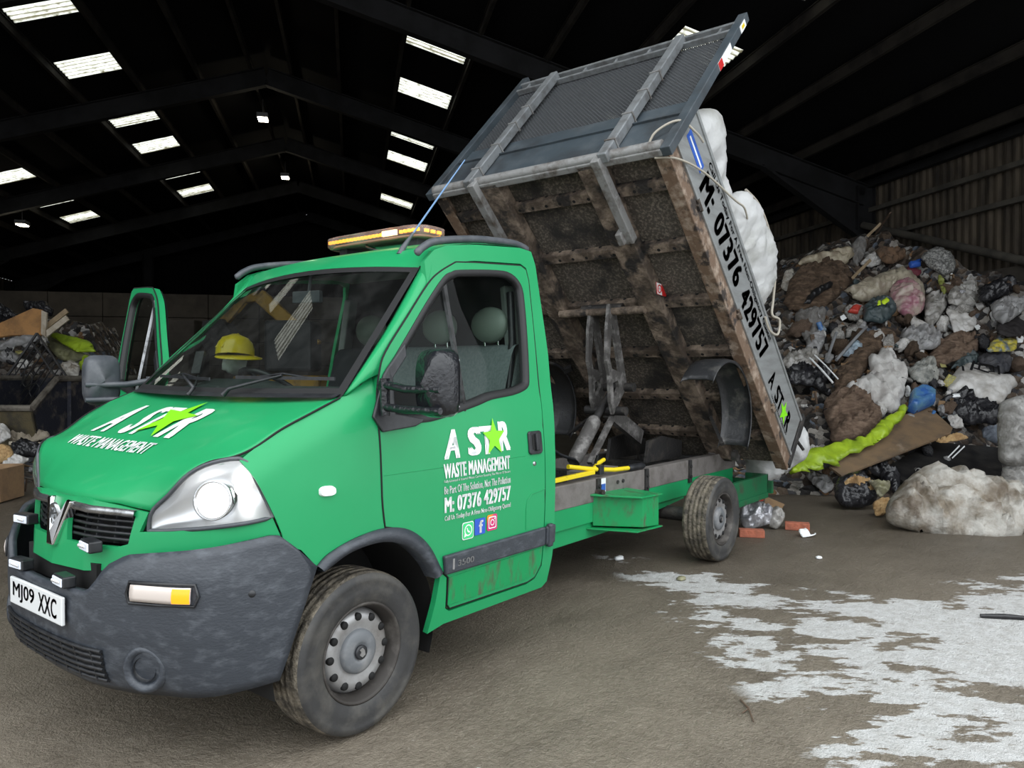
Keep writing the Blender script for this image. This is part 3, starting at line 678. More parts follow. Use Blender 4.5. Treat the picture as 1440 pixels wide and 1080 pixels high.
def bump_yz(y, z, d=0):
    s = 1 if y >= 0 else -1; lo, hi = 0., 1.
    for _ in range(22):
        m_ = (lo + hi) / 2
        zt = BUMP(m_, 0).z; zb = BUMP(m_, 1).z; t = (zt - z) / (zt - zb)
        if BUMP(m_, t).y < abs(y): lo = m_
        else: hi = m_
    zt = BUMP(lo, 0).z; zb = BUMP(lo, 1).z
    p = BUMP(lo, (zt - z) / (zt - zb), d); return Vector((p.x, s * p.y, p.z))
def patch(mb, y0, y1, z0, z1, d, ny=10, nz=4):
    return mb.grid([[bump_yz(y0 + (y1 - y0) * i / ny, z0 + (z1 - z0) * j / nz, d) for i in range(ny + 1)] for j in range(nz + 1)])
w = MB(); patch(w, -.45, .45, .345, .475, .004, 16); w.build('lower_grille_opening', M['hole'], BU)
w = MB()
for z in (.355, .378, .402, .426, .450, .472): w.tube([bump_yz(y, z, .008) for y in [-.45 + .09 * i for i in range(11)]], .0075, 6)
for i in range(9): w.bar(bump_yz(-.4 + .1 * i, .35, .0), bump_yz(-.4 + .1 * i, .475, .0), .008, .03)
w.build('lower_grille', M['black'], BU)
w = MB(); w.box((.79, 0, .715), (.02, .66, .12)); w.build('upper_intake', M['hole'], BU)
# the stepped edge of the bumper centre
for s in (1, -1):
    f_ = MB(); c = bump_yz(s * .63, .425, .004); ax = Vector((.86, s * .5, 0)).normalized()
    f_.lathe([(0, -.05), (.045, -.045), (.058, .0), (.072, .012), (.085, .006), (.09, -.01)], c, ax, 30); f_.build('fog_lamp_pocket', M['bumper'], BU)
    f_ = MB(); f_.lathe([(0, -.035), (.04, -.032), (.046, -.01)], c + ax * .012, ax, 24); f_.build('fog_lamp_recess', M['black'], BU)
    w = MB(); rows = [[bump_yz(s * (.60 + .215 * i / 10), .685 + .058 * j / 4, .008 + .004 * math.sin(PI * j / 4)) for i in range(11)] for j in range(5)]; w.grid(rows)
    ind = w.build('indicator', M['clearlens'], BU, solid=.012, soff=0)
    w = MB(); w.grid([[bump_yz(s * (.76 + .055 * i / 6), .687 + .053 * j / 4, .0165 + .004 * math.sin(PI * j / 4)) for i in range(7)] for j in range(5)]); w.build('amber_lens', M['amber'], ind)
    w = MB(); w.tube([bump_yz(s * y, z, .006) for y, z in ((.59, .675), (.70, .675), (.825, .675), (.835, .71), (.825, .752), (.70, .752), (.59, .752), (.58, .71), (.59, .675))], .006, 6); w.build('indicator_surround', M['black'], ind)
    w = MB(); w.lathe([(0, .004), (.012, .004), (.014, 0)], bump_yz(s * .925, .70, .0), (.5, s * .85, 0), 16); w.build('towing_plug', M['black'], BU)
# number plate
w = MB(); w.box((.893, 0, .599), (.014, .52, .111)); pl = w.build('number_plate', M['plate'], TR, bevel=.004)
w = MB(); fpl = lambda u0, u1, z0, z1: (lambda u, v: Vector((.9012, u0 + (u1 - u0) * u, z0 + (z1 - z0) * v)))
for txt, a, b in (('MJ09', -.225, .0), ('XXC', .04, .215)): letter(w, txt, fpl(a, b, .562, .640), .018)
w.build('plate_characters', M['ink'], pl)
# strobe lights
for (y, z, x) in ((.32, .852, None), (-.40, .868, None), (.22, .712, .872), (-.21, .712, .872)):
    c = nose(y, z, .035) if x is None else Vector((x, y, z)); w = MB(); w.box(c, (.05, .115, .045), RZ(-y * .35)); sb = w.build('strobe_light', M['black'], TR, bevel=.006)
    w = MB(); w.box(c + Vector((.026, -y * .01, 0)), (.008, .10, .032), RZ(-y * .35)); w.build('led_strip', M['led'], sb, bevel=.003)
    w = MB()
    for i in range(6): w.lathe([(0, .004), (.006, .003), (.007, 0)], c + Vector((.03, -.04 + .016 * i, 0)), (1, 0, 0), 8)
    w.build('led_lenses', M['reflector'], sb)
# wheels
RW = .343
def wheel(x, s, yo, front=True):
    c = Vector((x, s * (yo - .1125), RW)); ax = Vector((0, s, 0))
    tp = [(.205, -.085), (.245, -.108), (.30, -.112), (.325, -.104), (.337, -.088)]
    for g0 in (-.055, -.018, .018, .055): tp += [(.341, g0 - .008), (.334, g0 - .005), (.334, g0 + .005), (.341, g0 + .008)]
    tp2 = [(.337, .088), (.333, .098)]
    w = MB(); w.lathe(tp + tp2, c, ax, 72); t = w.build('wheel', M['tread'], TR)
    w = MB(); w.lathe([(.333, .098), (.326, .106), (.305, .113), (.300, .1105), (.27, .1145), (.245, .112), (.225, .105), (.207, .098), (.203, .085)], c, ax, 72); w.build('tyre_sidewall', M['tyre_side'], t)
    w = MB(); w.lathe([(.205, .092), (.214, .100), (.205, .104), (.196, .094), (.188, .06), (.180, .04), (.178, .0)], c, ax, 48); w.build('rim_well', M['rim_dark'], t)
    w = MB(); w.lathe([(.181, .0), (.178, .035), (.165, .055), (.150, .066), (.128, .068), (.105, .060), (.088, .060), (0, .06)], c, ax, 48); w.build('steel_disc', M['rim'], t)
    for i in range(12):
        w = MB(); a = 2 * PI * i / 12; e = Vector((math.cos(a), 0, math.sin(a))); o_ = c + e * .147
        w.lathe([(0, .0735), (.0145, .0735), (.017, .068), (.017, .04)], o_, ax, 14)
        w.build('vent_hole', M['hole'], t)
    w = MB(); w.lathe([(.094, .060), (.092, .074), (.080, .082), (.05, .086), (.038, .084), (.034, .079), (0, .079)], c, ax, 40); hc = w.build('hub_cap', M['hubcap'], t)
    w = MB(); w.lathe([(.030, .079), (.030, .090), (.024, .092), (0, .092)], c, ax, 24); w.build('hub_emblem', M['black'], hc)
    w = MB(); w.prism([(-.016, -.012), (.0, -.02), (.014, -.008), (.006, .002), (.014, .014), (-.002, .02), (-.012, .008)], lambda a, b: c + Vector((a, s * .092, b)), lambda a, b: c + Vector((a, s * .095, b))); w.build('hub_griffin', M['rim'], hc)
for (x, s, yo) in ((0, 1, .978), (0, -1, .978), (-3.775, 1, .978), (-3.775, -1, .978)): wheel(x, s, yo)
w = MB(); w.tube([(-3.775, -.85, .343), (-3.775, .85, .343)], .06, 12); w.build('rear_axle', M['blackgrime'], TR)
# doors
WIN = P2(cr([(-.09, 1.315, 0), (-.145, 1.50, 0), (-.235, 1.60, 0), (-.33, 1.70, 0), (-.48, 1.855, 0), (-.63, 1.995, 0), (-.70, 2.030, 0), (-.77, 2.048, 0), (-1.064, 2.078, 0), (-1.19, 2.072, 0), (-1.265, 2.02, 0), (-1.275, 1.93, 0), (-1.245, 1.70, 0), (-1.215, 1.50, 0), (-1.195, 1.45, 0), (-1.14, 1.425, 0), (-1.04, 1.405, 0), (-.87, 1.388, 0), (-.757, 1.362, 0), (-.621, 1.335, 0), (-.50, 1.312, 0), (-.345, 1.296, 0)], 3, True))
DOOR = DOORF[:] + [(-.20, .838), (-.33, .76)] + [(-.40, .69), (-.462, .595), (-.505, .56), (-.508, .43), (-.53, .405)] + [(-1.142, .398), (-1.205, .412), (-1.255, .47), (-1.272, .86), (-1.277, 1.235), (-1.315, 1.7), (-1.35, 2.045), (-1.34, 2.108), (-1.295, 2.128), (-.90, 2.10)]
def inset(poly, d):
    n = len(poly); cx = sum(q[0] for q in poly) / n; cz = sum(q[1] for q in poly) / n; out = []
    for i in range(n):
        a = Vector(poly[i - 1]); b = Vector(poly[(i + 1) % n]); t = (b - a); t.normalize(); nr = Vector((-t.y, t.x)); p = Vector(poly[i])
        if nr.dot(Vector((cx, cz)) - p) < 0: nr = -nr
        out.append(tuple(p + nr * d))
    return out
def door(s, F, parent):
    sk = lambda x, z, d=0.0: F(Vector((x, s * (ysz(x, z) + d), z)))
    w = MB(); sheet(w, DOOR, [WIN], lambda x, z: sk(x, z, .004 + (.0 if z < 1.0 else 0)), frange(-1.3, -.1, .1), ZC, flip=s > 0, thick=.045)
    dr = w.build('door', M['green'], parent)
    w = MB(); w.tube([sk(x, z, .001) for x, z in DOOR + DOOR[:1]], .0048, 6, caps=False); w.build('door_seam', M['hole'], dr)
    wi = inset(WIN, .035); n = len(WIN)
    w = MB(); w.grid([[sk(*WIN[i % n], .007) for i in range(n + 1)], [sk(*inset(WIN, .012)[i % n], .014) for i in range(n + 1)], [sk(*wi[i % n], .004) for i in range(n + 1)], [sk(*wi[i % n], -.03) for i in range(n + 1)]]); w.build('window_seal', M['rubber'], dr)
    w = MB(); sheet(w, wi, [], lambda x, z: sk(x, z, -.012), frange(-1.2, -.2, .15), frange(1.35, 2.1, .1)); w.build('door_glass', M['sideglass'], dr)
    w = MB(); w.bar(sk(-.66, 1.335, -.004), sk(-.635, 1.99, -.004), .03, .016); w.build('quarter_light_bar', M['darkchrome'], dr)
    w = MB(); w.prism([(-.055, 1.335), (-.148, 1.515), (-.175, 1.545), (-.30, 1.66), (-.30, 1.60), (-.20, 1.50), (-.185, 1.345), (-.36, 1.315), (-.34, 1.297), (-.30, 1.283), (-.10, 1.268)], lambda x, z: sk(x, z, .001), lambda x, z: sk(x, z, .018)); w.build('mirror_mount', M['black'], dr, bevel=.006)
    w = MB(); w.prism([(-.47, .578), (-1.262, .578), (-1.262, .682), (-.455, .672)], lambda x, z: sk(x, z, .0), lambda x, z: sk(x, z, .024)); tr = w.build('side_moulding', M['bumper'], dr, bevel=.01)
    # handle
    w = MB(); w.prism([(-1.13, 1.095), (-1.145, 1.085), (-1.235, 1.085), (-1.25, 1.1), (-1.245, 1.2), (-1.23, 1.21), (-1.14, 1.21), (-1.128, 1.2)], lambda x, z: sk(x, z, .0), lambda x, z: sk(x, z, .016)); hd = w.build('door_handle', M['black'], dr, bevel=.006)
    w = MB(); w.prism([(-1.155, 1.112), (-1.222, 1.112), (-1.22, 1.19), (-1.152, 1.19)], lambda x, z: sk(x, z, .015), lambda x, z: sk(x, z, .0175)); w.build('handle_recess', M['hole'], hd)
    w = MB(); w.bar(sk(-1.192, 1.105, .024), sk(-1.19, 1.197, .024), .03, .016, (0, 1, 0)); w.build('handle_lever', M['black'], hd, bevel=.005)
    w = MB(); w.lathe([(0, .010), (.010, .010), (.013, .004)], sk(-1.178, 1.035), F(Vector((0, s, 0))) - F(Vector((0, 0, 0))), 14); w.build('door_lock', M['darkchrome'], dr)
    return dr, tr, sk
ident = lambda p: p
dr, tr, sk = door(1, ident, TR)
# pressed lines and lettering on the near door
w = MB(); w.prism([(-1.272, .578), (-1.355, .580), (-1.358, .684), (-1.272, .682)], lambda x, z: skin(x, z, 1, 0), lambda x, z: skin(x, z, 1, .024)); w.build('pillar_moulding', M['bumper'], TR, bevel=.01)
w = MB(); w.prism([(-1.285, .565), (-1.325, .565), (-1.325, .694), (-1.285, .694)], lambda x, z: skin(x, z, 1, .005), lambda x, z: skin(x, z, 1, .034)); w.build('moulding_clip', M['bumper'], TR, bevel=.01)
w = MB(); w.tube([skin(-1.10, z, 1, .006) for z in (.69, .80)] + [skin(-1.11, .845, 1, .006), skin(-1.15, .875, 1, .006), skin(-1.27, .888, 1, .006)], .0025, 5)
w.tube([skin(x, 1.083, 1, .004) for x in (-.10, -.4, -.8, -1.1)], .002, 5); w.build('panel_line', M['green'], dr)
w = MB(); w.prism([(-.51, .425), (-1.1, .418), (-1.2, .43), (-1.245, .48), (-1.25, .57), (-.51, .56)], lambda x, z: skin(x, z, 1, .003), lambda x, z: skin(x, z, 1, .007)); w.build('lower_door_skin', M['green_dirty'], dr)
fl = lambda x, z: skin(x, z, 1, .0072)
def bxx(x0, x1, z0, z1, sl=0.0): return lambda u, v: (x0 + (x1 - x0) * u, z0 + (z1 - z0) * v + sl * u)
w = MB()
lay(w, 'A', bxx(-.475, -.585, 1.118, 1.255), fl, .05, .2, .05); lay(w, 'S', bxx(-.645, -.745, 1.12, 1.258), fl, .06, .05, .05)
lay(w, 'T', bxx(-.735, -.845, 1.118, 1.258), fl, .06, .0, .05); lay(w, 'R', bxx(-.885, -.975, 1.125, 1.275), fl, .06, .0, .05)
for t_, z0, z1, bo in (('WASTE MANAGEMENT', 1.028, 1.098, .045), ('Fully Licensed & Insured Waste Carriers Ensuring The Waste Of Secure', 1.006, 1.022, .02), ('Be Part Of The Solution, Not The Pollution', .95, .993, .025), ('M: 07376 429757', .868, .942, .045), ('Call Us Today For A Free Non-Obligatory Quote!', .825, .855, .035)):
    lay(w, t_, bxx(-.468, -.965, z0, z1), fl, bo, 0, .06)
w.build('door_lettering', M['white'], dr)
w = MB(); laypoly(w, [(-.845 - .090 * a, 1.197 + .098 * b) for a, b in star2d(.42)], lambda x, z: skin(x, z, 1, .010)); w.build('door_star', M['lime'], dr)
def rsq(x, z, r, k=.3):
    out = []
    for cx, cz, a0 in ((1, 1, 0), (-1, 1, 90), (-1, -1, 180), (1, -1, 270)):
        for i in range(5):
            a = math.radians(a0 + 22.5 * i); out.append((x + r * (cx * (1 - k) + k * math.cos(a)), z + r * (cz * (1 - k) + k * math.sin(a))))
    return out
def ring(mb, x, z, r0, r1, d, n=24):
    mb.grid([[skin(x + r * math.cos(2 * PI * i / n), z + r * math.sin(2 * PI * i / n), 1, d) for i in range(n + 1)] for r in (r0, r1)], False)
w = MB(); w.add([fl(*q) for q in rsq(-.632, .762, .042)], [tuple(range(20))]); ic = w.build('green_phone_icon', M['white'], dr)
w = MB(); w.add([skin(*q, 1, .0085) for q in rsq(-.632, .762, .038)], [tuple(range(20))]); w.build('icon_field', M['wa'], ic)
w = MB(); ring(w, -.632, .764, .022, .028, .0098); w.add([skin(-.632 + a, .764 + b, 1, .0098) for a, b in ((.026, -.014), (.030, -.032), (.012, -.026))], [(0, 1, 2)])
w.add([skin(-.632 - a, .764 + b, 1, .0098) for a, b in ((-.012, .012), (-.005, .012), (-.003, .004), (.004, -.004), (.012, -.006), (.013, -.012), (.004, -.013), (-.006, -.006))], [tuple(range(8))]); w.build('icon_mark', M['white'], ic)
w = MB(); w.add([fl(*q) for q in rsq(-.722, .768, .04, .15)], [tuple(range(20))]); ic = w.build('blue_f_icon', M['fb'], dr)
w = MB(); letter(w, 'f', lambda u, v: skin(-.712 - .032 * u, .736 + .062 * v, 1, .009), .04); w.build('icon_mark', M['white'], ic)
w = MB(); w.add([fl(*q) for q in rsq(-.815, .774, .04)], [tuple(range(20))]); ic = w.build('camera_icon', M['ig'], dr)
w = MB(); ring(w, -.815, .774, .011, .016, .009); o_ = rsq(-.815, .774, .030); i_ = rsq(-.815, .774, .025)
w.grid([[skin(*q, 1, .009) for q in o_ + o_[:1]], [skin(*q, 1, .009) for q in i_ + i_[:1]]], False); ring(w, -.833, .792, .0, .004, .009, 10); w.build('icon_mark', M['white'], ic)
w = MB(); letter(w, '3500', lambda u, v: skin(-.545 - .115 * u, .608 + .03 * v, 1, .0262), .02); w.tube([skin(-.515, .60, 1, .024), skin(-.515, .65, 1, .024)], .006, 6); w.build('moulding_figures', M['rim'], tr)
# side repeater lamp on the wing
w = MB(); w.prism([(q[0], q[1]) for q in rsq(.19, 1.05, .036, .7)], lambda x, z: Vector((.19 + (x - .19) * 1.0, wingy(x, z) - .002, 1.05 + (z - 1.05) * .6)), lambda x, z: Vector((.19 + (x - .19) * .9, wingy(x, z) + .012, 1.05 + (z - 1.05) * .5))); w.build('side_repeater', M['plate'], TR)
# open far door
AO = math.radians(77); HX, HY = -.09, -.965
def opened(p):
    d = Vector((p.x - HX, p.y - HY)); c, s_ = math.cos(AO), math.sin(AO)
    return Vector((HX + c * d.x - s_ * d.y, HY + s_ * d.x + c * d.y, p.z))
dr2, tr2, sk2 = door(-1, opened, TR)
dr2['label'] = 'far door swung wide open'
w = MB(); sheet(w, inset(DOOR, .02), [WIN], lambda x, z: opened(Vector((x, -(ysz(x, z) - .06), z))), frange(-1.3, -.1, .15), ZC); w.build('door_card', M['interior'], dr2)
# mirrors
def mirror(s, F, parent, mat):
    rows = []
    for k, (x, g) in enumerate(((-.095, .0), (-.10, .72), (-.125, .93), (-.16, 1.0), (-.215, 1.0), (-.235, .97), (-.235, .0))):
        r = []
        for i in range(25):
            a = 2 * PI * i / 24; e = 4.5; ca, sa = math.cos(a), math.sin(a); q = (abs(ca) ** e + abs(sa) ** e) ** (-1 / e)
            r.append(F(Vector((x + .02 * (ca * q), s * (1.225 + .098 * g * ca * q), 1.48 + .142 * g * sa * q))))
        rows.append(r)
    w = MB(); w.grid(rows); mr = w.build('wing_mirror', mat, parent)
    w = MB()
    for z, zz in ((1.47, 1.455), (1.375, 1.37)):
        w.tube([F(Vector((-.115, s * .955, z))), F(Vector((-.10, s * 1.02, z))), F(Vector((-.095, s * 1.12, zz))), F(Vector((-.09, s * 1.325, zz)))], [.024, .018, .018, .014], 10)
    w.tube([F(Vector((-.105, s * .985, 1.34))), F(Vector((-.105, s * .985, 1.50)))], .022, 10); w.build('mirror_arm', mat, mr)
    w = MB(); w.prism([(-.07, -.10), (.07, -.10), (.07, .10), (-.07, .10)], lambda a, b: F(Vector((-.234, s * (1.225 + a), 1.48 + b))), lambda a, b: F(Vector((-.238, s * (1.225 + a), 1.48 + b)))); w.build('mirror_glass', M['chrome'], mr)
mirror(1, ident, TR, M['wetblack'])
def partway(p): return p
mirror(-1, opened, TR, M['mirrorgrey'])
# roof
RX = [-.54, -.62, -.75, -.93, -1.15, -1.33, -1.42, -1.445]; RZE = [2.085, 2.125, 2.165, 2.205, 2.225, 2.235, 2.22, 2.15]; RZC = [2.085, 2.155, 2.205, 2.245, 2.275, 2.285, 2.265, 2.18]
rows = []
for x, ze, zc in zip(RX, RZE, RZC):
    r = []
    for i in range(25):
        f_ = -1 + 2 * i / 24; h = .775 if x < -.6 else .745; k = abs(f_) ** 4
        xx = x + (.085 * (1 - f_ * f_) if x > -.6 else .04 * (1 - f_ * f_) if x > -.7 else 0)
        r.append(Vector((xx, f_ * h, zc + (ze - zc) * k)))
    rows.append(r)
rows[0] = [WS(-1 + 2 * i / 24, 1.0) + Vector((.006, 0, .003)) for i in range(25)]
MB().grid(rows).build('roof', M['green'], TR)
MB().grid([[Vector((-1.37, y, z)) for y in (-.93, -.5, 0, .5, .93)] for z in (.45, .9, 1.3)] ).build('cab_back', M['green'], TR, solid=.02)
w = MB(); w.grid([[Vector((-1.40, y * k, z)) for y in (-1, -.5, 0, .5, 1)] for z, k in ((1.3, .93), (1.7, .87), (2.0, .82), (2.22, .75))]); w.build('cab_back_upper', M['interior'], TR, solid=.02)
# interior: floor, dash, wheel, seats, lining
w = MB(); w.box((-.92, 0, .62), (.84, 1.8, .04)); w.box((-.02, 0, 1.13), (.06, 1.7, .48)); w.build('cab_floor', M['interior'], TR)
w = MB(); dr_ = [(-.06, 1.36), (-.02, 1.395), (-.08, 1.425), (-.28, 1.455), (-.40, 1.44), (-.47, 1.37), (-.46, 1.2), (-.36, 1.0), (-.1, .95)]
w.grid([[Vector((x, y, z + (.035 if -.65 < y < -.15 and -.42 < x < -.2 else 0))) for y in [-.86 + .1075 * i for i in range(17)]] for x, z in dr_]); w.build('dashboard', M['dash'], TR)
sw = MB(); c = Vector((-.50, -.40, 1.43)); ax = Vector((-.55, 0, .83)).normalized(); u_ = Vector((0, 1, 0)); v_ = ax.cross(u_)
sw.tube([c + (u_ * math.cos(a) + v_ * math.sin(a)) * .20 for a in [2 * PI * i / 32 for i in range(33)]], .016, 8, caps=False); sw.lathe([(0, .02), (.06, .015), (.07, -.02)], c - ax * .02, ax, 20)
for a in (.3, PI - .3, -PI / 2): sw.bar(c - ax * .02, c + (u_ * math.cos(a) + v_ * math.sin(a)) * .2, .03, .012)
sw.tube([c, c - ax * .3], .03, 8); sw.build('steering_wheel', M['black'], TR)
def seat(y0, y1, mat, hr):
    yc = (y0 + y1) / 2; wd = y1 - y0; w = MB()
    prof = [(-1.10, 1.04), (-1.14, 1.25), (-1.19, 1.45), (-1.24, 1.62), (-1.275, 1.68), (-1.33, 1.69), (-1.36, 1.64), (-1.32, 1.40), (-1.25, 1.05)]
    w.grid([[Vector((x - .05 * (abs(f_) ** 3) * -1 * (1 if i < 5 else 0), yc + wd / 2 * f_, z)) for f_ in (-1, -.94, -.7, -.35, 0, .35, .7, .94, 1)] for i, (x, z) in enumerate(prof)])
    w.add([Vector((x, y0, z)) for x, z in prof], [tuple(range(9))]); w.add([Vector((x, y1, z)) for x, z in prof], [tuple(range(9))])
    w.box((-.86, yc, .99), (.56, wd, .16)); st = w.build('seat', mat, TR, bevel=.02)
    for h in hr:
        q = MB(); q.blob((-1.27, h, 1.80), (.065, .135, .105), 3, 0, sub=3); hh = q.build('headrest', M['headrest'], st)
        q = MB(); q.tube([(-1.29, h - .05, 1.63), (-1.28, h - .05, 1.74)], .008, 6); q.tube([(-1.29, h + .05, 1.63), (-1.28, h + .05, 1.74)], .008, 6); q.build('headrest_post', M['chrome'], st)
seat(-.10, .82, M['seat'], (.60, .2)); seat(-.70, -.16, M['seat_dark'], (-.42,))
w = MB(); w.tube([(-1.28, .74, 1.98), (-1.25, .78, 1.70), (-1.15, .80, 1.2)], .022, 6); w.build('seat_belt', M['black'], TR)
w = MB(); w.grid([[Vector((x, y, z)) for y in (-.74, -.4, 0, .4, .74)] for x, z in ((-.62, 2.06), (-.9, 2.12), (-1.2, 2.15), (-1.38, 2.14), (-1.385, 2.0))]); w.build('head_lining', M['trimgrey'], TR)
for s in (1, -1):
    w = MB(); w.bar((-1.30, s * .79, 1.35), (-1.33, s * .69, 2.02), .1, .05); w.build('inner_pillar_trim', M['trimgrey'], TR, bevel=.01)
w = MB(); w.box((-.43, .02, 1.93), (.03, .18, .065), RZ(.25)); w.tube([(-.44, .02, 1.95), (-.47, 0, 2.06)], .01, 6); rv = w.build('rear_view_mirror', M['mirrorgrey'], TR, bevel=.012)
w = MB(); w.box((-.447, .024, 1.93), (.004, .165, .052), RZ(.25)); w.build('mirror_glass', M['chrome'], rv)
w = MB(); w.box((-.17, -.62, 1.58), (.02, .06, .13), RXYZ(0, -.3, .3)); w.tube([(-.17, -.62, 1.51), (-.15, -.63, 1.44)], .008, 6); w.build('phone_holder', M['black'], TR)
# beacon bar
lbx, lbz = -1.0, 2.318
w = MB()
def stad(h, rx, ry, n=40): return [Vector((lbx + rx * math.copysign(abs(math.cos(2 * PI * i / n)) ** .6, math.cos(2 * PI * i / n)), ry * math.copysign(abs(math.sin(2 * PI * i / n)) ** .35, math.sin(2 * PI * i / n)), lbz + h)) for i in range(n)]
def loop(mb, prof): mb.grid([stad(*q) + [stad(*q)[0]] for q in prof])
loop(w, [(-.034, .0, .0), (-.034, .125, .415), (-.02, .14, .43), (.026, .14, .43), (.034, .12, .41), (.036, 0, 0)]); bb = w.build('beacon_bar', M['bar_lens'], TR)
w = MB(); loop(w, [(-.033, 0, 0), (-.033, .11, .40), (-.018, .11, .40), (-.012, 0, 0)]); w.build('beacon_base', M['beacon_base'], bb)
for nm, ys_, mt in (('amber_led_row', [-.37 + .033 * i for i in range(24)], 'ledamber'),):
    w = MB()
    for y in ys_:
        if .10 < y < .24: continue
        w.box((lbx + .105, y, lbz + .004), (.014, .019, .018))
    for x in (-.05, 0, .05): w.box((lbx + x, .405, lbz + .004), (.03, .012, .018))
    w.build(nm, M[mt], bb)
w = MB()
for y in (.125, .165, .205): w.box((lbx + .108, y, lbz + .006), (.014, .036, .03))
w.build('lit_led_block', M['ledhot'], bb)
for y in (-.30, .30):
    w = MB(); w.box((lbx, y, lbz - .06), (.12, .07, .055)); w.tube([(lbx, y, lbz - .07), (lbx, y, lbz - .10)], .03, 10); w.build('beacon_bracket', M['black'], bb)
w = MB(); w.tube(cr([(lbx + .05, -.1, lbz - .03), (lbx + .12, -.02, lbz - .055), (lbx + .16, .1, lbz - .09), (lbx + .1, .2, lbz - .1)], 5), .006, 6); w.build('beacon_cable', M['black'], bb)
# aerial
w = MB(); w.tube([(-.60, .56, 2.125), (-.615, .56, 2.16), (-.68, .575, 2.25)], [.022, .016, .006], 10); an = w.build('aerial', M['mirrorgrey'], TR)
w = MB(); w.tube([(-.68, .575, 2.25), (-.86, .62, 2.50), (-.99, .655, 2.68)], [.0055, .0045, .003], 6); w.build('aerial_whip', M['antenna'], an)
# chassis
for s in (1, -1):
    w = MB(); w.box((-3.25, s * .45, .672), (3.9, .09, .165)); sf = w.build('subframe_rail', M['frame_grey'], TR, bevel=.006)
    for x in (-2.62, -3.35, -4.15):
        w = MB(); w.box((x, s * .50, .655), (.05, .02, .20))
        for z in (.61, .70): w.tube([(x, s * .50, z), (x, s * .52, z)], .014, 8)
        w.build('subframe_bracket', M['blackgrime'], sf)
    w = MB()
    for x, z in ((-2.9, .70), (-2.9, .63), (-2.98, .70), (-2.98, .63)): w.tube([(x, s * .49, z), (x, s * .505, z)], .014, 8)
    w.build('subframe_bolts', M['blackgrime'], sf)
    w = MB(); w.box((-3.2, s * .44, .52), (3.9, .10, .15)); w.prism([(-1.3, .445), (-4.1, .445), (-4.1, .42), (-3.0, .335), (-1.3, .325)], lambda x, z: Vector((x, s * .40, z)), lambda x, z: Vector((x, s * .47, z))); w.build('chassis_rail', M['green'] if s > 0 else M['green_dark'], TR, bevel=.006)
    w = MB(); w.prism([(-2.56, .645), (-3.02, .63), (-3.02, .40), (-2.56, .42)], lambda x, z: Vector((x, s * .49, z)), lambda x, z: Vector((x + (.0 if x < -2.8 else -.22), s * .78, z - .01)))
    w.prism([(-2.50, .655), (-3.05, .64), (-3.05, .628), (-2.50, .64)], lambda x, z: Vector((x, s * .47, z)), lambda x, z: Vector((x + (.0 if x < -2.8 else -.22), s * .80, z - .015)))
    w.prism([(-2.50, .41), (-3.05, .395), (-3.05, .385), (-2.50, .40)], lambda x, z: Vector((x, s * .47, z)), lambda x, z: Vector((x + (.0 if x < -2.8 else -.16), s * .80, z - .01))); w.build('step_box', M['green_dirty'], TR, bevel=.004)
    w = MB(); w.box((-4.80, s * .79, .43), (.86, .04, .23)); w.box((-4.8, s * .81, .35), (.8, .03, .05)); w.box((-5.22, s * .7, .43), (.03, .22, .23)); w.build('rear_skirt', M['green_dark'], TR, bevel=.004)
for x in (-2.05, -3.2, -4.2, -4.9):
    w = MB(); w.box((x, 0, .66), (.1, .82, .10)); w.build('cross_member', M['blackgrime'], TR, bevel=.005)
w = MB(); w.box((-3.05, 0, .50), (1.5, .6, .16)); w.tube([(-1.4, -.2, .45), (-3.7, -.2, .42)], .05, 10); w.tube([(-1.4, .1, .5), (-3.7, .05, .36)], .04, 10); w.build('underbody', M['blackgrime'], TR)
w = MB(); w.box((-2.3, -.1, .80), (.5, .55, .12)); w.box((-1.72, 0, .83), (.34, 1.2, .10)); w.tube([(-1.9, .1, .86), (-1.9, .3, .88)], .06, 12); w.build('hydraulic_pack', M['blackgrime'], TR, bevel=.01)
w = MB(); w.box((-2.9, .28, .74), (.5, .15, .09)); w.build('pump_cover', M['frame_grey'], TR)
w = MB(); w.box((-5.24, 0, .42), (.05, 1.7, .12)); w.build('rear_cross_beam', M['green_dark'], TR)
for s in (1, -1):
    w = MB(); w.box((-4.90, s * .42, .73), (.22, .07, .2)); w.tube([(-4.95, s * .36, .74), (-4.95, s * .62, .74)], .055, 12); w.build('hinge_bracket', M['ram'], TR, bevel=.008)
w = MB(); w.box((-2.68, .498, .70), (.085, .006, .10)); dc = w.build('rail_sticker', M['white'], TR)
w = MB(); w.box((-2.68, .502, .685), (.07, .003, .05)); w.build('sticker_panel', M['blue'], dc)
w = MB(); w.tube([(-2.60, .50, .66), (-2.60, .56, .66)], .022, 10); w.tube([(-2.66, .52, .60), (-2.70, .58, .61)], .02, 8); w.build('valve', M['rust'], TR)

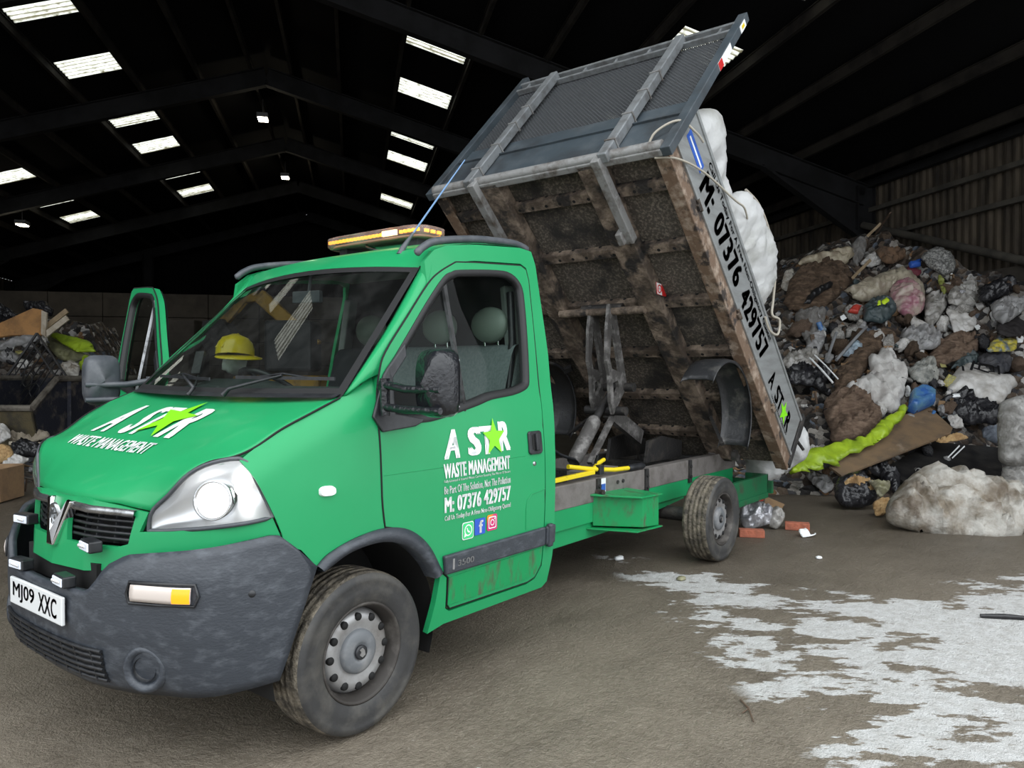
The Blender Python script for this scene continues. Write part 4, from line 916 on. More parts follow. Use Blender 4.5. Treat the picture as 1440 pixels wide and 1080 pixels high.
# ---------------------------------------------------------------- raised load bed (a part of the truck; its pieces are sub-parts)
_a = math.atan2(3.03 - .69, 4.95 - 2.56)
EU = Vector((-math.cos(_a), 0, -math.sin(_a))); EV = Vector((-math.sin(_a), 0, math.cos(_a))); TO = Vector((-2.56, 0, 3.03))
TBM = Matrix(((EU.x, 0, EV.x, TO.x), (EU.y, 1, EV.y, TO.y), (EU.z, 0, EV.z, TO.z), (0, 0, 0, 1)))
def TP(u, y, v): return TBM @ Vector((u, y, v))
LEN = 3.40
w = MB(TBM); w.box((LEN / 2, 0, .075), (LEN, 2.06, .03)); TBODY = w.build('load_bed', M['under'], TR)
def tb(name, w, mat, **k): return w.build(name, mat, TBODY, **k)
for s in (1, -1):
    w = MB(TBM); w.prism([(-.02, -.06), (LEN - .15, -.06), (LEN - .05, -.02), (LEN - .05, .06), (-.02, .06)], lambda u, v: (u, s * .37, v), lambda u, v: (u, s * .57, v)); tb('bed_runner', w, M['rust'], bevel=.01)
    w = MB(TBM); w.box((LEN / 2, s * 1.05, .045), (LEN + .02, .06, .14)); w.box((LEN / 2, s * 1.02, -.018), (LEN, .1, .012)); tb('edge_rail', w, M['rail'], bevel=.008)
    w = MB(TBM); w.prism([(.03, .12), (LEN - .06, .12), (LEN - .06, .555), (.03, .545)], lambda u, v: (u, s * 1.055, v), lambda u, v: (u, s * 1.082, v))
    for v in (.125, .55): w.box((LEN / 2, s * 1.07, v), (LEN - .08, .05, .03))
    sd = tb('drop_side', w, M['alu'], bevel=.004)
    w = MB(TBM)
    for u in (.55, 1.6, 2.7): w.box((u, s * 1.085, .10), (.05, .03, .05)); w.tube([(u - .05, s * 1.09, .115), (u + .05, s * 1.09, .115)], .014, 8)
    tb('side_hinges', w, M['rust'])
    w = MB(TBM); w.box((LEN, s * 1.05, .33), (.07, .08, .62)); w.box((LEN + .05, s * 1.06, .50), (.05, .04, .16)); w.tube([(LEN, s * 1.06, .36), (LEN + .17, s * 1.10, .36)], .016, 8); tb('rear_post', w, M['blackgrime'], bevel=.006)
    w = MB(TBM); w.box((-.01, s * 1.085, .90), (.07, .075, 1.92)); po = tb('headboard_post', w, M['slate'], bevel=.006)
    w = MB(TBM); w.box((-.06, s * .625, .79), (.075, .075, 1.74)); tb('headboard_upright', w, M['galv'], bevel=.008)
    for v in (.10, .45, .78, 1.05):
        w = MB(TBM); w.box((-.06, s * .625, v), (.088, .088, .014)); tb('upright_clamp', w, M['galvdirty'])
    w = MB(TBM); w.box((.29, s * .575, -.085), (.72, .07, .075)); w.box((.58, s * .53, -.10), (.10, .05, .12)); w.box((.30, s * .61, -.08), (.10, .012, .05)); tb('headboard_leg', w, M['galvdirty'], bevel=.006)
    # mudguard half arch
    w = MB(TBM); rows = []
    for i in range(25):
        t = math.radians(172 - 176 * i / 24); r_ = .46 if i > 0 else .46
        cu, cv = 2.18, -.47
        rows.append([(cu - r_ * math.cos(t) * 1, s * y, cv + r_ * math.sin(t) + e) for y, e in ((.755, -.03), (.76, 0), (.82, .015), (.96, .015), (1.02, 0), (1.025, -.03))])
    w.grid(rows); tb('mudguard', w, M['mudguard'], solid=.01)
    w = MB(TBM); w.bar((2.1, s * .70, .02), (2.1, s * .78, -.03), .05, .05); tb('mudguard_bracket', w, M['blackgrime']); w = MB(TBM); w.bar((2.62, s * .60, -.1), (2.62, s * .80, -.40), .03, .03); tb('mudguard_bracket', w, M['blackgrime'])
for i, u in enumerate((.24, .77, 1.32, 1.88, 2.43, 2.95)):
    w = MB(TBM); w.box((u, 0, .055), (.012, 2.04, .11)); w.box((u + .035, 0, .003), (.075, 2.04, .012)); tb('bed_cross_member', w, M['rust'])
    w = MB(TBM)
    for k in range(16):
        y = -.98 + .13 * k
        w.tube([(u - .0075, y, .052), (u - .006, y, .052)], .015, 8); w.tube([(u + .045, y, -.0045), (u + .045, y, -.0035)], .014, 8)
    tb('hole_pattern', w, M['hole'])
w = MB(TBM); w.tube([(1.34, -.42, -.07), (1.34, .42, -.07)], .035, 12); tb('ram_cross_tube', w, M['rust'])
w = MB(TBM); w.box((-.005, 0, .0), (.05, 2.12, .12)); w.tube([(-.035, -1.05, -.01), (-.035, 1.05, -.01)], .04, 10); tb('front_beam', w, M['galvdirty'], bevel=.008)
w = MB(TBM); w.prism([(-1.04, .06), (1.04, .06), (1.04, .40), (-1.04, .40)], lambda y, v: (-.02, y, v), lambda y, v: (.0, y, v)); w.prism([(-1.04, .40), (1.04, .40), (1.04, .62), (-1.04, .62)], lambda y, v: (-.002, y, v), lambda y, v: (.02, y, v)); w.box((-.012, 0, .40), (.05, 2.08, .012)); tb('headboard_panel', w, M['slate'])
w = MB(TBM)
n = 58; y0, y1, v0, v1 = -1.04, 1.04, .62, 1.60; H = v1 - v0
for sg in (1, -1):
    k = -int(H / .034)
    while y0 + k * .034 < y1:
        a = y0 + k * .034; b = a + H * .9; va, vb = v0, v1
        if a < y0: va = v0 + (y0 - a) / .9; a = y0
        if b > y1: vb = v1 - (b - y1) / .9; b = y1
        if vb > va + .01: w.bar((.012, sg * a, va), (.012, sg * b, vb), .0075, .007, (1, 0, 0))
        k += 1
tb('headboard_mesh', w, M['mesh'])
w = MB(TBM); w.box((-.02, 0, 1.71), (.06, 2.12, .035)); w.box((-.02, 0, 1.60), (.05, 2.12, .03))
for y in (-.95, -.32, 0, .32, .95): w.box((-.02, y, 1.655), (.04, .02, .10))
tb('headboard_top_rail', w, M['galv'], bevel=.005)
w = MB(TBM)
for y in (-.8, -.35, .0, .3, .8): w.tube([(-.02, y - .02, 1.73), (-.02, y - .02, 1.755), (-.02, y + .02, 1.755), (-.02, y + .02, 1.73)], .007, 6)
tb('rail_loops', w, M['galv'])
w = MB(TBM); w.prism([(-.03, 1.04), (.03, 1.04), (.03, 1.36), (-.03, 1.36)], lambda u, v: (u - .01, 1.123, v), lambda u, v: (u - .01, 1.126, v)); st_ = tb('post_sticker', w, M['white'])
w = MB(TBM); w.prism([(-.03, 1.04), (.03, 1.04), (.03, 1.13), (-.03, 1.13)], lambda u, v: (u - .01, 1.126, v), lambda u, v: (u - .01, 1.128, v)); tb('sticker_red_panel', w, M['red'])
w = MB(TBM); w.prism([(-.025, 1.62), (.03, 1.62), (.03, 1.76), (-.025, 1.76)], lambda u, v: (u - .01, 1.123, v), lambda u, v: (u - .01, 1.126, v)); tb('sticker', w, M['white'])
w = MB(TBM); w.prism([(-.012, 1.66), (.014, 1.66), (.014, 1.72), (-.012, 1.72)], lambda u, v: (u - .01, 1.126, v), lambda u, v: (u - .01, 1.128, v)); tb('sticker_amber_panel', w, M['yellow'])
w = MB(TBM); w.prism([(.09, .29), (.40, .29), (.40, .385), (.09, .385)], lambda u, v: (u, 1.081, v), lambda u, v: (u, 1.0845, v)); tb('blue_strip', w, M['blue'])
w = MB(TBM); w.prism([(.12, .325), (.38, .325), (.38, .345), (.12, .345)], lambda u, v: (u, 1.0845, v), lambda u, v: (u, 1.086, v)); tb('blue_strip_text', w, M['white'])
sk_ = lambda e: (lambda u, v: (u, .571 + e, v))
w = MB(TBM); w.prism([(1.12, .0), (1.20, -.055), (1.32, .05), (1.25, .10)], sk_(0), sk_(.003)); tb('warning_sticker', w, M['red'])
w = MB(TBM); w.prism([(1.125, .0), (1.20, -.05), (1.262, .0), (1.185, .05)], sk_(.003), sk_(.005)); tb('warning_symbol', w, M['white'])
w = MB(TBM); w.tube([(1.193 + .03 * math.cos(2 * PI * i / 20), .577, .03 * math.sin(2 * PI * i / 20)) for i in range(21)], .005, 4, caps=False); w.bar((1.173, .577, -.02), (1.213, .577, .02), .008, .003); tb('warning_ring', w, M['red'])
fs = lambda u0, u1, v0, v1: (lambda a, b: (u0 + (u1 - u0) * a, 1.0835, v0 + (v1 - v0) * b))
w = MB(TBM); letter(w, 'M:', fs(.46, .70, .20, .425), .05); letter(w, '07376', fs(.80, 1.42, .20, .425), .05); letter(w, '429757', fs(1.53, 2.25, .20, .425), .05)
letter(w, 'Call Us Today For A Free Non-Obligatory Quote!', fs(.44, 2.24, .445, .515), .035)
tb('phone_lettering', w, M['ink']); w = MB(TBM)
letter(w, 'A', fs(2.46, 2.57, .19, .37), .04, .1); letter(w, 'S', fs(2.66, 2.76, .19, .37), .05); letter(w, 'T', fs(2.76, 2.87, .19, .37), .05); letter(w, 'R', fs(3.03, 3.14, .19, .385), .05); letter(w, 'WASTE MANAGEMENT', fs(2.60, 3.14, .145, .18), .03)
tb('name_lettering', w, M['ink'])
w = MB(TBM); w.add([(2.94 + .11 * a, 1.0865, .27 + .12 * b) for a, b in star2d(.42, -.15)], [tuple(range(10))]); tb('side_star', w, M['lime'])
# lashing rope round the post and along the side
w = MB(TBM); w.tube(cr([(.02, .90, .02), (-.06, .95, .13), (-.05, 1.08, .26), (.10, 1.13, .34), (.22, 1.13, .40)], 8), .009, 6); w.tube(cr([(.02, .99, -.06), (.10, 1.10, .02), (.4, 1.11, .30), (.85, 1.12, .60), (1.0, 1.13, .70), (1.15, 1.10, .76)], 8), .008, 6); tb('lashing_rope', w, M['rope'])
w = MB(TBM); w.box((LEN + .0, 0, .33), (.035, 2.02, .5)); tb('tailboard', w, M['alu'])
# scissor ram
LARM = [(-3.46, 2.10), (-3.545, 2.10), (-3.58, 2.0), (-3.745, 1.46), (-3.72, 1.37), (-3.53, 1.17), (-3.48, 1.28), (-3.465, 1.50), (-3.42, 1.62), (-3.425, 1.88)]
for y, dx in ((-.11, 0), (.10, .045)):
    o = [(a + dx, b) for a, b in LARM]
    h1 = [(a + dx, b) for a, b in ((-3.505, 1.95), (-3.56, 1.80), (-3.64, 1.53), (-3.50, 1.56), (-3.47, 1.65))]; h2 = [(a + dx, b) for a, b in ((-3.52, 1.44), (-3.535, 1.30), (-3.62, 1.40), (-3.60, 1.46))]
    f = MB(); sheet(f, o, [h1, h2], lambda x, z: (x, y, z), smooth=False); f.build('lift_arm', M['ram'], TR, solid=.03, soff=0)
for x, z, r_ in ((-3.49, 2.07, .04), (-3.685, 1.40, .04), (-3.55, 1.20, .04)):
    w = MB(); w.tube([(x, -.2, z), (x, .2, z)], r_, 10); w.build('lift_pin', M['blackgrime'], TR)
w = MB(); w.tube([(-3.06, -.01, .80), (-3.10, -.01, .84), (-3.36, -.01, 1.10), (-3.385, -.01, 1.125), (-3.40, -.01, 1.14)], [.055, .062, .062, .055, .04], 16); rm = w.build('ram_cylinder', M['ram'], TR)
w = MB(); w.tube([(-3.39, -.01, 1.13), (-3.70, -.01, 1.40)], .032, 12); w.build('ram_rod', M['blackgrime'], rm)
w = MB(); w.bar((-3.20, .06, .78), (-3.60, .06, 1.19), .03, .05, (0, 1, 0)); w.bar((-3.58, .0, 1.20), (-4.15, .0, .93), .13, .06, (0, 1, 0)); w.build('lift_link', M['ram'], TR)
for y in (-.2, .19):
    w = MB(); w.prism([(-3.9, .73), (-4.6, .73), (-4.6, .88), (-4.2, .95), (-3.95, .92)], lambda x, z: (x, y - .015, z), lambda x, z: (x, y + .015, z)); w.build('ram_cradle', M['blackgrime'], TR)
w = MB(); w.tube(cr([(-2.2, .2, .88), (-2.5, .15, .95), (-2.8, .05, .88), (-3.05, .02, .82)], 6), .014, 6); w.tube(cr([(-2.0, -.2, .86), (-2.4, -.3, 1.0), (-2.9, -.15, .85)], 6), .012, 6); w.build('hydraulic_hose', M['black'], TR)
# ---------------------------------------------------------------- pillow-like outlines: bags, cloths, bales
def pdist(p, poly):
    d = 9e9
    for i in range(len(poly)):
        a = Vector(poly[i - 1][:2]); b = Vector(poly[i][:2]); ab = b - a; t = max(0, min(1, (p - a).dot(ab) / max(ab.length_squared, 1e-12))); d = min(d, (p - a - ab * t).length)
    return d
def pillow(mb, poly, f, thick, edge=.12, wr=.03, freq=4.0, seed=0, step=.05, back=.4, smooth=True, fold=(1, 1)):
    """closed soft body: f(a, b, h) with h the height out of the outline's plane"""
    bm = bmesh.new(); vs = [bm.verts.new((q[0], q[1], 0)) for q in poly]
    es = [bm.edges.new((vs[i - 1], vs[i])) for i in range(len(vs))]
    bmesh.ops.triangle_fill(bm, use_beauty=True, use_dissolve=False, edges=es)
    for k in (0, 1):
        lo = min(q[k] for q in poly); hi = max(q[k] for q in poly)
        for c in frange(lo + step, hi, step):
            co = [0, 0, 0]; co[k] = c; no = [0, 0, 0]; no[k] = 1
            bmesh.ops.bisect_plane(bm, geom=bm.verts[:] + bm.edges[:] + bm.faces[:], plane_co=co, plane_no=no, dist=1e-5)
    bmesh.ops.remove_doubles(bm, verts=bm.verts, dist=step * .1); bm.verts.index_update()
    P = [Vector((v.co.x, v.co.y)) for v in bm.verts]; F = [tuple(v.index for v in q.verts) for q in bm.faces]; bm.free()
    o = Vector((seed * 3.1, seed * 5.7, seed))
    top = []; bot = []; bd = []
    for i, p in enumerate(P):
        d = pdist(p, poly); k = min(d / edge, 1); k = math.sqrt(max(0, 1 - (1 - k) ** 2)); q = Vector((p.x * fold[0], p.y * fold[1], 0)) * freq + o; q += noise.noise_vector(q * .8) * .5
        nz = noise.noise(q) * .9 + (1 - 3.4 * abs(noise.noise(q * 1.7))) * .85 + (1 - 3.0 * abs(noise.noise(q * 3.7))) * .5 + (1 - 3.0 * abs(noise.noise(q * 7.9))) * .22
        top.append(f(p.x, p.y, thick * k + wr * nz * min(k + .25, 1))); bot.append(f(p.x, p.y, -thick * back * k + wr * .25 * nz * (1 - k)))
    mb.add(top, F, smooth); mb.add(bot, [tuple(reversed(q)) for q in F], smooth); return mb
def weld(o, d=.004):
    bm = bmesh.new(); bm.from_mesh(o.data); bmesh.ops.remove_doubles(bm, verts=bm.verts, dist=d); bmesh.ops.recalc_face_normals(bm, faces=bm.faces); bm.to_mesh(o.data); bm.free()
# load: bulk bag slumping over the raised side
w = MB(TBM); ol = [(q.x, q.y) for q in cr([(.12, .50, 0), (.14, .74, 0), (.26, .95, 0), (.44, .97, 0), (.62, .86, 0), (.92, .79, 0), (1.02, .98, 0), (1.28, 1.13, 0), (1.62, 1.16, 0), (1.90, 1.06, 0), (2.06, .82, 0), (2.03, .62, 0), (1.85, .54, 0), (1.2, .50, 0), (.5, .50, 0)], 4, True)]
pillow(w, ol, lambda a, b, h: (a, .93 + h * .6 + .22 * min(max(0, b - .58), .4), b), .20, .26, .035, 3.2, 2, .045, 1.6)
o = w.build('bulk_bag', M['bulkbag'], origin=TP(1.1, 1.0, .5)); tag(o, 'large white woven bulk bag slumped over the lettered side of the raised truck bed', 'bag')
w = MB(TBM); w.tube(cr([(1.02, 1.06, .985), (1.28, 1.07, 1.125), (1.62, 1.07, 1.155), (1.90, 1.07, 1.05), (2.06, 1.07, .82), (2.10, 1.09, .66), (2.2, 1.12, .70), (2.26, 1.12, .58), (2.12, 1.11, .48), (1.98, 1.1, .50)], 5), .011, 6); w.build('seam_cord', M['rope'], o)
w = MB(); q0 = (-5.55, .86, .85); ol = [(q.x, q.y) for q in cr([(-.42, .46, 0), (-.22, .48, 0), (.02, .34, 0), (.22, .08, 0), (.22, -.14, 0), (.06, -.28, 0), (-.14, -.40, 0), (-.34, -.46, 0), (-.40, -.1, 0)], 5, True)]
cb = Vector((-.6178, .7863, 0)); cn = Vector((.7863, .6178, 0))
pillow(w, ol, lambda a, b, h: Vector(q0) + cb * a + Vector((0, 0, b)) + cn * h, .16, .22, .03, 3.5, 5, .04, 1.2)
o = w.build('bulk_bag', M['bulkbag'], origin=(-5.55, .86, .4)); tag(o, 'white woven bag bulging out behind the lower rear corner of the raised truck bed', 'bag')
# yellow handled cutters lying across the chassis rail
bc = empty('bolt_cutters', (-2.5, .44, .77), 'yellow handled bolt cutters with a black grip lying on the grey chassis rail', 'tool')
w = MB(); w.bar((-2.0, .47, .792), (-2.62, .46, .80), .03, .03); w.build('jaw_handle', M['yellow_bar'], bc, bevel=.004)
w = MB(); w.tube([(-2.36, .41, .86), (-2.62, .45, .82), (-2.90, .47, .79), (-3.10, .48, .785)], .017, 10); h_ = w.build('handle', M['yellow_bar'], bc)
w = MB(); w.tube([(-3.09, .48, .785), (-3.12, .48, .785), (-3.30, .485, .783), (-3.33, .485, .783)], [.018, .026, .026, .018], 12); w.build('grip', M['black'], h_)
w = MB(); w.tube([(-2.62, .45, .815), (-2.75, .42, .85), (-2.86, .40, .865)], .016, 8); w.build('short_handle', M['yellow_bar'], bc)
w = MB(); w.box((-2.70, .455, .81), (.06, .06, .07)); w.tube([(-2.66, .45, .86), (-2.66, .47, .92)], .012, 6); w.build('clamp_joint', M['black'], bc, bevel=.006)
# hard hat on the dashboard
hx, hy, hz = -.34, -.53, 1.628
hh = empty('hard_hat', (hx, hy, 1.50), 'yellow safety hard hat seen through the windscreen behind the steering wheel', 'helmet')
w = MB(); prof = [(.108, -.008), (.106, .03), (.095, .068), (.07, .095), (.034, .110), (.0, .113)]
w.lathe(prof, (hx, hy, hz), (-.12, -.1, 1), 32)
for a in (-.03, 0, .03): w.tube([(hx + .10, hy + a, hz + .038), (hx + .06, hy + a * .9, hz + .095), (hx - .01, hy + a * .8 - .01, hz + .116), (hx - .075, hy + a * .8 - .02, hz + .085)], .006, 6)
w.build('hat_shell', M['hat'], hh)
w = MB(); w.grid([[Vector((hx + r * math.cos(a), hy + r * math.sin(a) * .98, hz - .004 - (r - .10) * .3)) for r in (.104, .11 + .03 * max(0, math.cos(a - 1.35)), .112 + .075 * max(0, math.cos(a - 1.35)))] for a in [-.2 + 3.1 * i / 20 for i in range(21)]]); w.build('hat_peak', M['hat'], hh, solid=.006)
w = MB(); w.blob((hx, hy - .01, 1.575), (.062, .066, .062), 4, .25, sub=3); w.build('hat_lining', M['hatband'], hh)

# ---------------------------------------------------------------- waste: materials
def tm(name, c, c2=None, rough=.6, sc=6, bump=.3, bs=25, **k): M[name] = pm('waste_' + name, c, c2, sc, .42, .64, rough=rough, bump=bump, bscale=bs, **k)
tm('cream', (.42, .37, .27), (.20, .16, .11), .5); tm('dirtywhite', (.50, .48, .43), (.26, .22, .17), .5); tm('brownfibre', (.075, .048, .030), (.17, .115, .075), .95, 9, .9, 60, stretch=(1, 1, 3))
tm('brownfibre2', (.13, .085, .058), (.25, .175, .125), .95, 10, .9, 60, stretch=(1, 1, 3)); tm('black', (.012, .012, .013), None, .35); tm('greycloth', (.20, .195, .185), (.11, .10, .09), .9)
tm('greybag', (.30, .30, .30), (.18, .175, .17), .35); tm('clearbag', (.34, .33, .31), (.16, .15, .13), .22, 7); tm('blackbag', (.010, .010, .012), (.03, .03, .033), .25, bump=.5); tm('whitecloth', (.52, .51, .49), (.36, .34, .32), .8)
tm('whitebag', (.58, .57, .55), (.38, .36, .33), .4); tm('clearcream', (.42, .38, .29), (.24, .20, .15), .3, 5); tm('pinkbag', (.40, .33, .28), (.30, .12, .16), .3, 6); tm('teal', (.035, .055, .06), (.07, .09, .09), .5)
tm('speckle', (.07, .07, .068), (.32, .32, .30), .4, 38); tm('blackmat', (.018, .015, .015), None, .8); tm('yellowblue', (.50, .42, .05), (.05, .11, .22), .35, 9); tm('bluebottle', (.04, .12, .36), (.10, .22, .32), .2, 5, bump=.1)
tm('greyspot', (.33, .33, .30), (.12, .13, .12), .5, 9); tm('charcoal', (.035, .037, .045), (.06, .06, .065), .8); tm('brownrag', (.16, .095, .055), (.09, .06, .04), .9); tm('darkred', (.12, .018, .03), None, .7)
tm('redc', (.42, .045, .03), None, .5); tm('lightblue', (.28, .36, .42), (.18, .22, .26), .35); tm('olive', (.20, .22, .05), None, .5); tm('hivis', (.55, .75, .03), None, .6); tm('palewood', (.34, .26, .16), (.20, .145, .085), .75, 5)
tm('darkwood', (.10, .065, .042), (.05, .034, .022), .8); tm('greypole', (.24, .25, .26), (.15, .15, .15), .45); tm('limefilm', (.33, .47, .025), (.20, .30, .02), .4, 4, bump=.15); tm('brownboard', (.19, .125, .07), (.12, .085, .055), .7, 4, bump=.1, c3=(.28, .22, .16), scale3=3, lo3=.6, hi3=.7)
tm('blackgloss', (.010, .010, .011), (.03, .028, .026), .3, 5, .1); tm('mattress', (.38, .365, .33), (.17, .14, .10), .6, 4, .8, 18, c3=(.085, .062, .04), scale3=2.2, lo3=.52, hi3=.66); tm('bale', (.33, .325, .31), (.20, .19, .175), .6, 5, .7, 30)
tm('foam', (.48, .32, .15), (.30, .18, .08), .9, 7, .8, 30); tm('yellowgrey', (.26, .25, .15), (.12, .11, .08), .5); tm('silver', (.50, .50, .52), (.28, .28, .30), .25, 8, .6, 18, metal=.5); tm('cardboard', (.30, .19, .10), (.22, .14, .08), .85)
tm('orangewood', (.46, .24, .09), (.26, .14, .06), .7, 3); tm('whitewood', (.50, .45, .36), (.34, .28, .2), .7); tm('olivegrey', (.20, .20, .10), (.12, .12, .07), .7); tm('sand', (.30, .26, .20), (.18, .15, .11), .8); tm('greyblue', (.12, .14, .165), (.07, .08, .1), .7)
M['brick'] = pm('red_brick', (.42, .13, .075), (.30, .10, .06), 20, .4, .65, rough=.9, bump=.4)
M['skip_dark'] = pm('scuffed_navy_skip_paint', (.012, .014, .024), (.10, .085, .07), 5, .50, .68, rough=.7, bump=.3); M['skip_ochre'] = pm('muddy_ochre_skip_paint', (.085, .068, .032), (.035, .03, .02), 4, .42, .66, rough=.8, bump=.3)
M['skip_rim'] = pm('worn_skip_rim', (.16, .145, .12), (.06, .05, .04), 6, rough=.7); M['digger'] = pm('dusty_yellow_machine_paint', (.42, .24, .02), (.16, .10, .03), 2.5, .45, .68, rough=.6)
def heap_mat():
    m = D.materials.new('mixed_waste'); m.use_nodes = True; n = m.node_tree.nodes; l = m.node_tree.links; b = n['Principled BSDF']; tc = n.new('ShaderNodeTexCoord')
    nz = n.new('ShaderNodeTexNoise'); nz.inputs['Scale'].default_value = 5; nz.inputs['Detail'].default_value = 4; mx = n.new('ShaderNodeMix'); mx.data_type = 'VECTOR'; mx.inputs[0].default_value = .16
    l.new(tc.outputs['Object'], nz.inputs['Vector']); l.new(tc.outputs['Object'], mx.inputs[4]); l.new(nz.outputs['Color'], mx.inputs[5])
    v = n.new('ShaderNodeTexVoronoi'); v.inputs['Scale'].default_value = 12; l.new(mx.outputs[1], v.inputs['Vector'])
    sp = n.new('ShaderNodeSeparateColor'); l.new(v.outputs['Color'], sp.inputs[0]); rp = n.new('ShaderNodeValToRGB'); rp.color_ramp.interpolation = 'CONSTANT'; l.new(sp.outputs[0], rp.inputs[0])
    cs = [(0, (.02, .018, .017)), (.22, (.055, .04, .03)), (.40, (.10, .072, .05)), (.55, (.14, .125, .11)), (.68, (.05, .048, .05)), (.78, (.28, .26, .23)), (.87, (.42, .41, .39)), (.93, (.10, .12, .15)), (.965, (.20, .11, .05))]
    e = rp.color_ramp.elements; e[0].position = 0; e[0].color = (*cs[0][1], 1); e[1].position = cs[1][0]; e[1].color = (*cs[1][1], 1)
    for p, c in cs[2:]: x = e.new(p); x.color = (*c, 1)
    l.new(rp.outputs[0], b.inputs['Base Color']); b.inputs['Roughness'].default_value = .7
    bp = n.new('ShaderNodeBump'); bp.inputs['Strength'].default_value = .9; bp.inputs['Distance'].default_value = .06; l.new(v.outputs['Distance'], bp.inputs['Height']); l.new(bp.outputs[0], b.inputs['Normal']); return m
M['heap'] = heap_mat()
def mr(c, r):
    toe = interp(c, [3, 4, 5.2, 6.5, 8, 9.2, 10.7], [9.6, 9.2, 8.7, 8.3, 8.4, 8.7, 8.6]); H = interp(c, [3, 5, 6, 7.5, 8.5, 9.5, 10.3, 10.9], [1.0, 1.6, 2.3, 3.1, 3.95, 4.15, 3.75, 3.2])
    s = (r - toe) / interp(c, [9.0, 10.2], [3.9, 1.75])
    return -.15 if s <= 0 else min(interp(c, [9.2, 10.1], [4.3, 3.0]), H * s ** .85 if s < 1 else H * max(.75, 1 - .04 * (s - 1)))
def heap(name, f, c0, c1, r0, r1, n, m, label, amp=.13):
    w = MB(); rows = []
    for i in range(n + 1):
        r = []
        for j in range(m + 1):
            c = c0 + (c1 - c0) * j / m; rr = r0 + (r1 - r0) * i / n; z = f(c, rr); q = Vector((c * 1.9, rr * 1.9, z * 1.9)); k = min(max(z, 0) * 2, 1)
            d = (noise.noise(q) + .7 * noise.noise(q * 2.3) + .4 * (.5 - abs(noise.noise(q * 5.1)) * 2)) * amp * k - .10 * k
            r.append(SH(c, rr, z + d) - ER * d * .5)
        rows.append(r)
    w.grid(rows); o = w.build(name, M['heap'], origin=SH((c0 + c1) / 2, (r0 + r1) / 2, 0)); return tag(o, label, 'waste heap', kind='stuff')
heap('waste_heap', mr, 3.4, 10.74, 7.9, 16.0, 110, 110, 'tall heap of compacted mixed waste against the right shed wall')
def ml(c, r):
    a = min(max((c + 9.8) / 1.5, 0), 1) * min(max((-4.3 - c) / 1.3, 0), 1); b = min(max((r - 16.9) / 1.2, 0), 1) * min(max((21.5 - r) / 1.5, 0), 1); z = 2.7 * a * b
    return z if z > 0 else -.15
heap('waste_heap', ml, -10, -4.0, 16.4, 21.8, 60, 60, 'dim heap of mixed waste behind the skip at the left')
def mf(c, r):
    d = math.hypot((c + 6.6) / 2.3, (r - 11.9) / 2.0); z = .55 * (1 - d); return z if z > 0 else -.12
heap('waste_heap', mf, -9, -4.2, 9.6, 14.2, 50, 50, 'low spread of mixed waste on the floor in front of the skip', .1)
# ---------------------------------------------------------------- waste: single things
RG = Vector((-.617822, .786318, 0)); BK = Vector((-.786326, -.617812, 0))
def axes(t):
    t = math.radians(t); b = Vector((0, 0, 1)) * math.cos(t) + BK * math.sin(t); return RG, b, RG.cross(b)
KIND = [('plastic_bag', 'greybag', 'bag'), ('plastic_bag', 'whitebag', 'bag'), ('bin_liner', 'blackbag', 'bag'), ('rag', 'brownrag', 'cloth'), ('rag', 'greycloth', 'cloth'), ('insulation_wad', 'brownfibre', 'insulation'), ('insulation_wad', 'brownfibre2', 'insulation'), ('bottle', 'clearbag', 'bottle'), ('bottle', 'bluebottle', 'bottle'), ('cardboard', 'cardboard', 'cardboard'), ('carton', 'white', 'carton'), ('timber_offcut', 'palewood', 'timber'), ('timber_offcut', 'darkwood', 'timber'), ('tub', 'whitebag', 'tub'), ('can', 'silver', 'can'), ('food_pack', 'yellowblue', 'wrapper'), ('paper_scrap', 'white', 'paper'), ('rag', 'charcoal', 'cloth'), ('rag', 'teal', 'cloth'), ('pipe_offcut', 'greypole', 'pipe'), ('plastic_bag', 'clearbag', 'bag'), ('carton', 'redc', 'carton'), ('plastic_bag', 'lightblue', 'bag')]
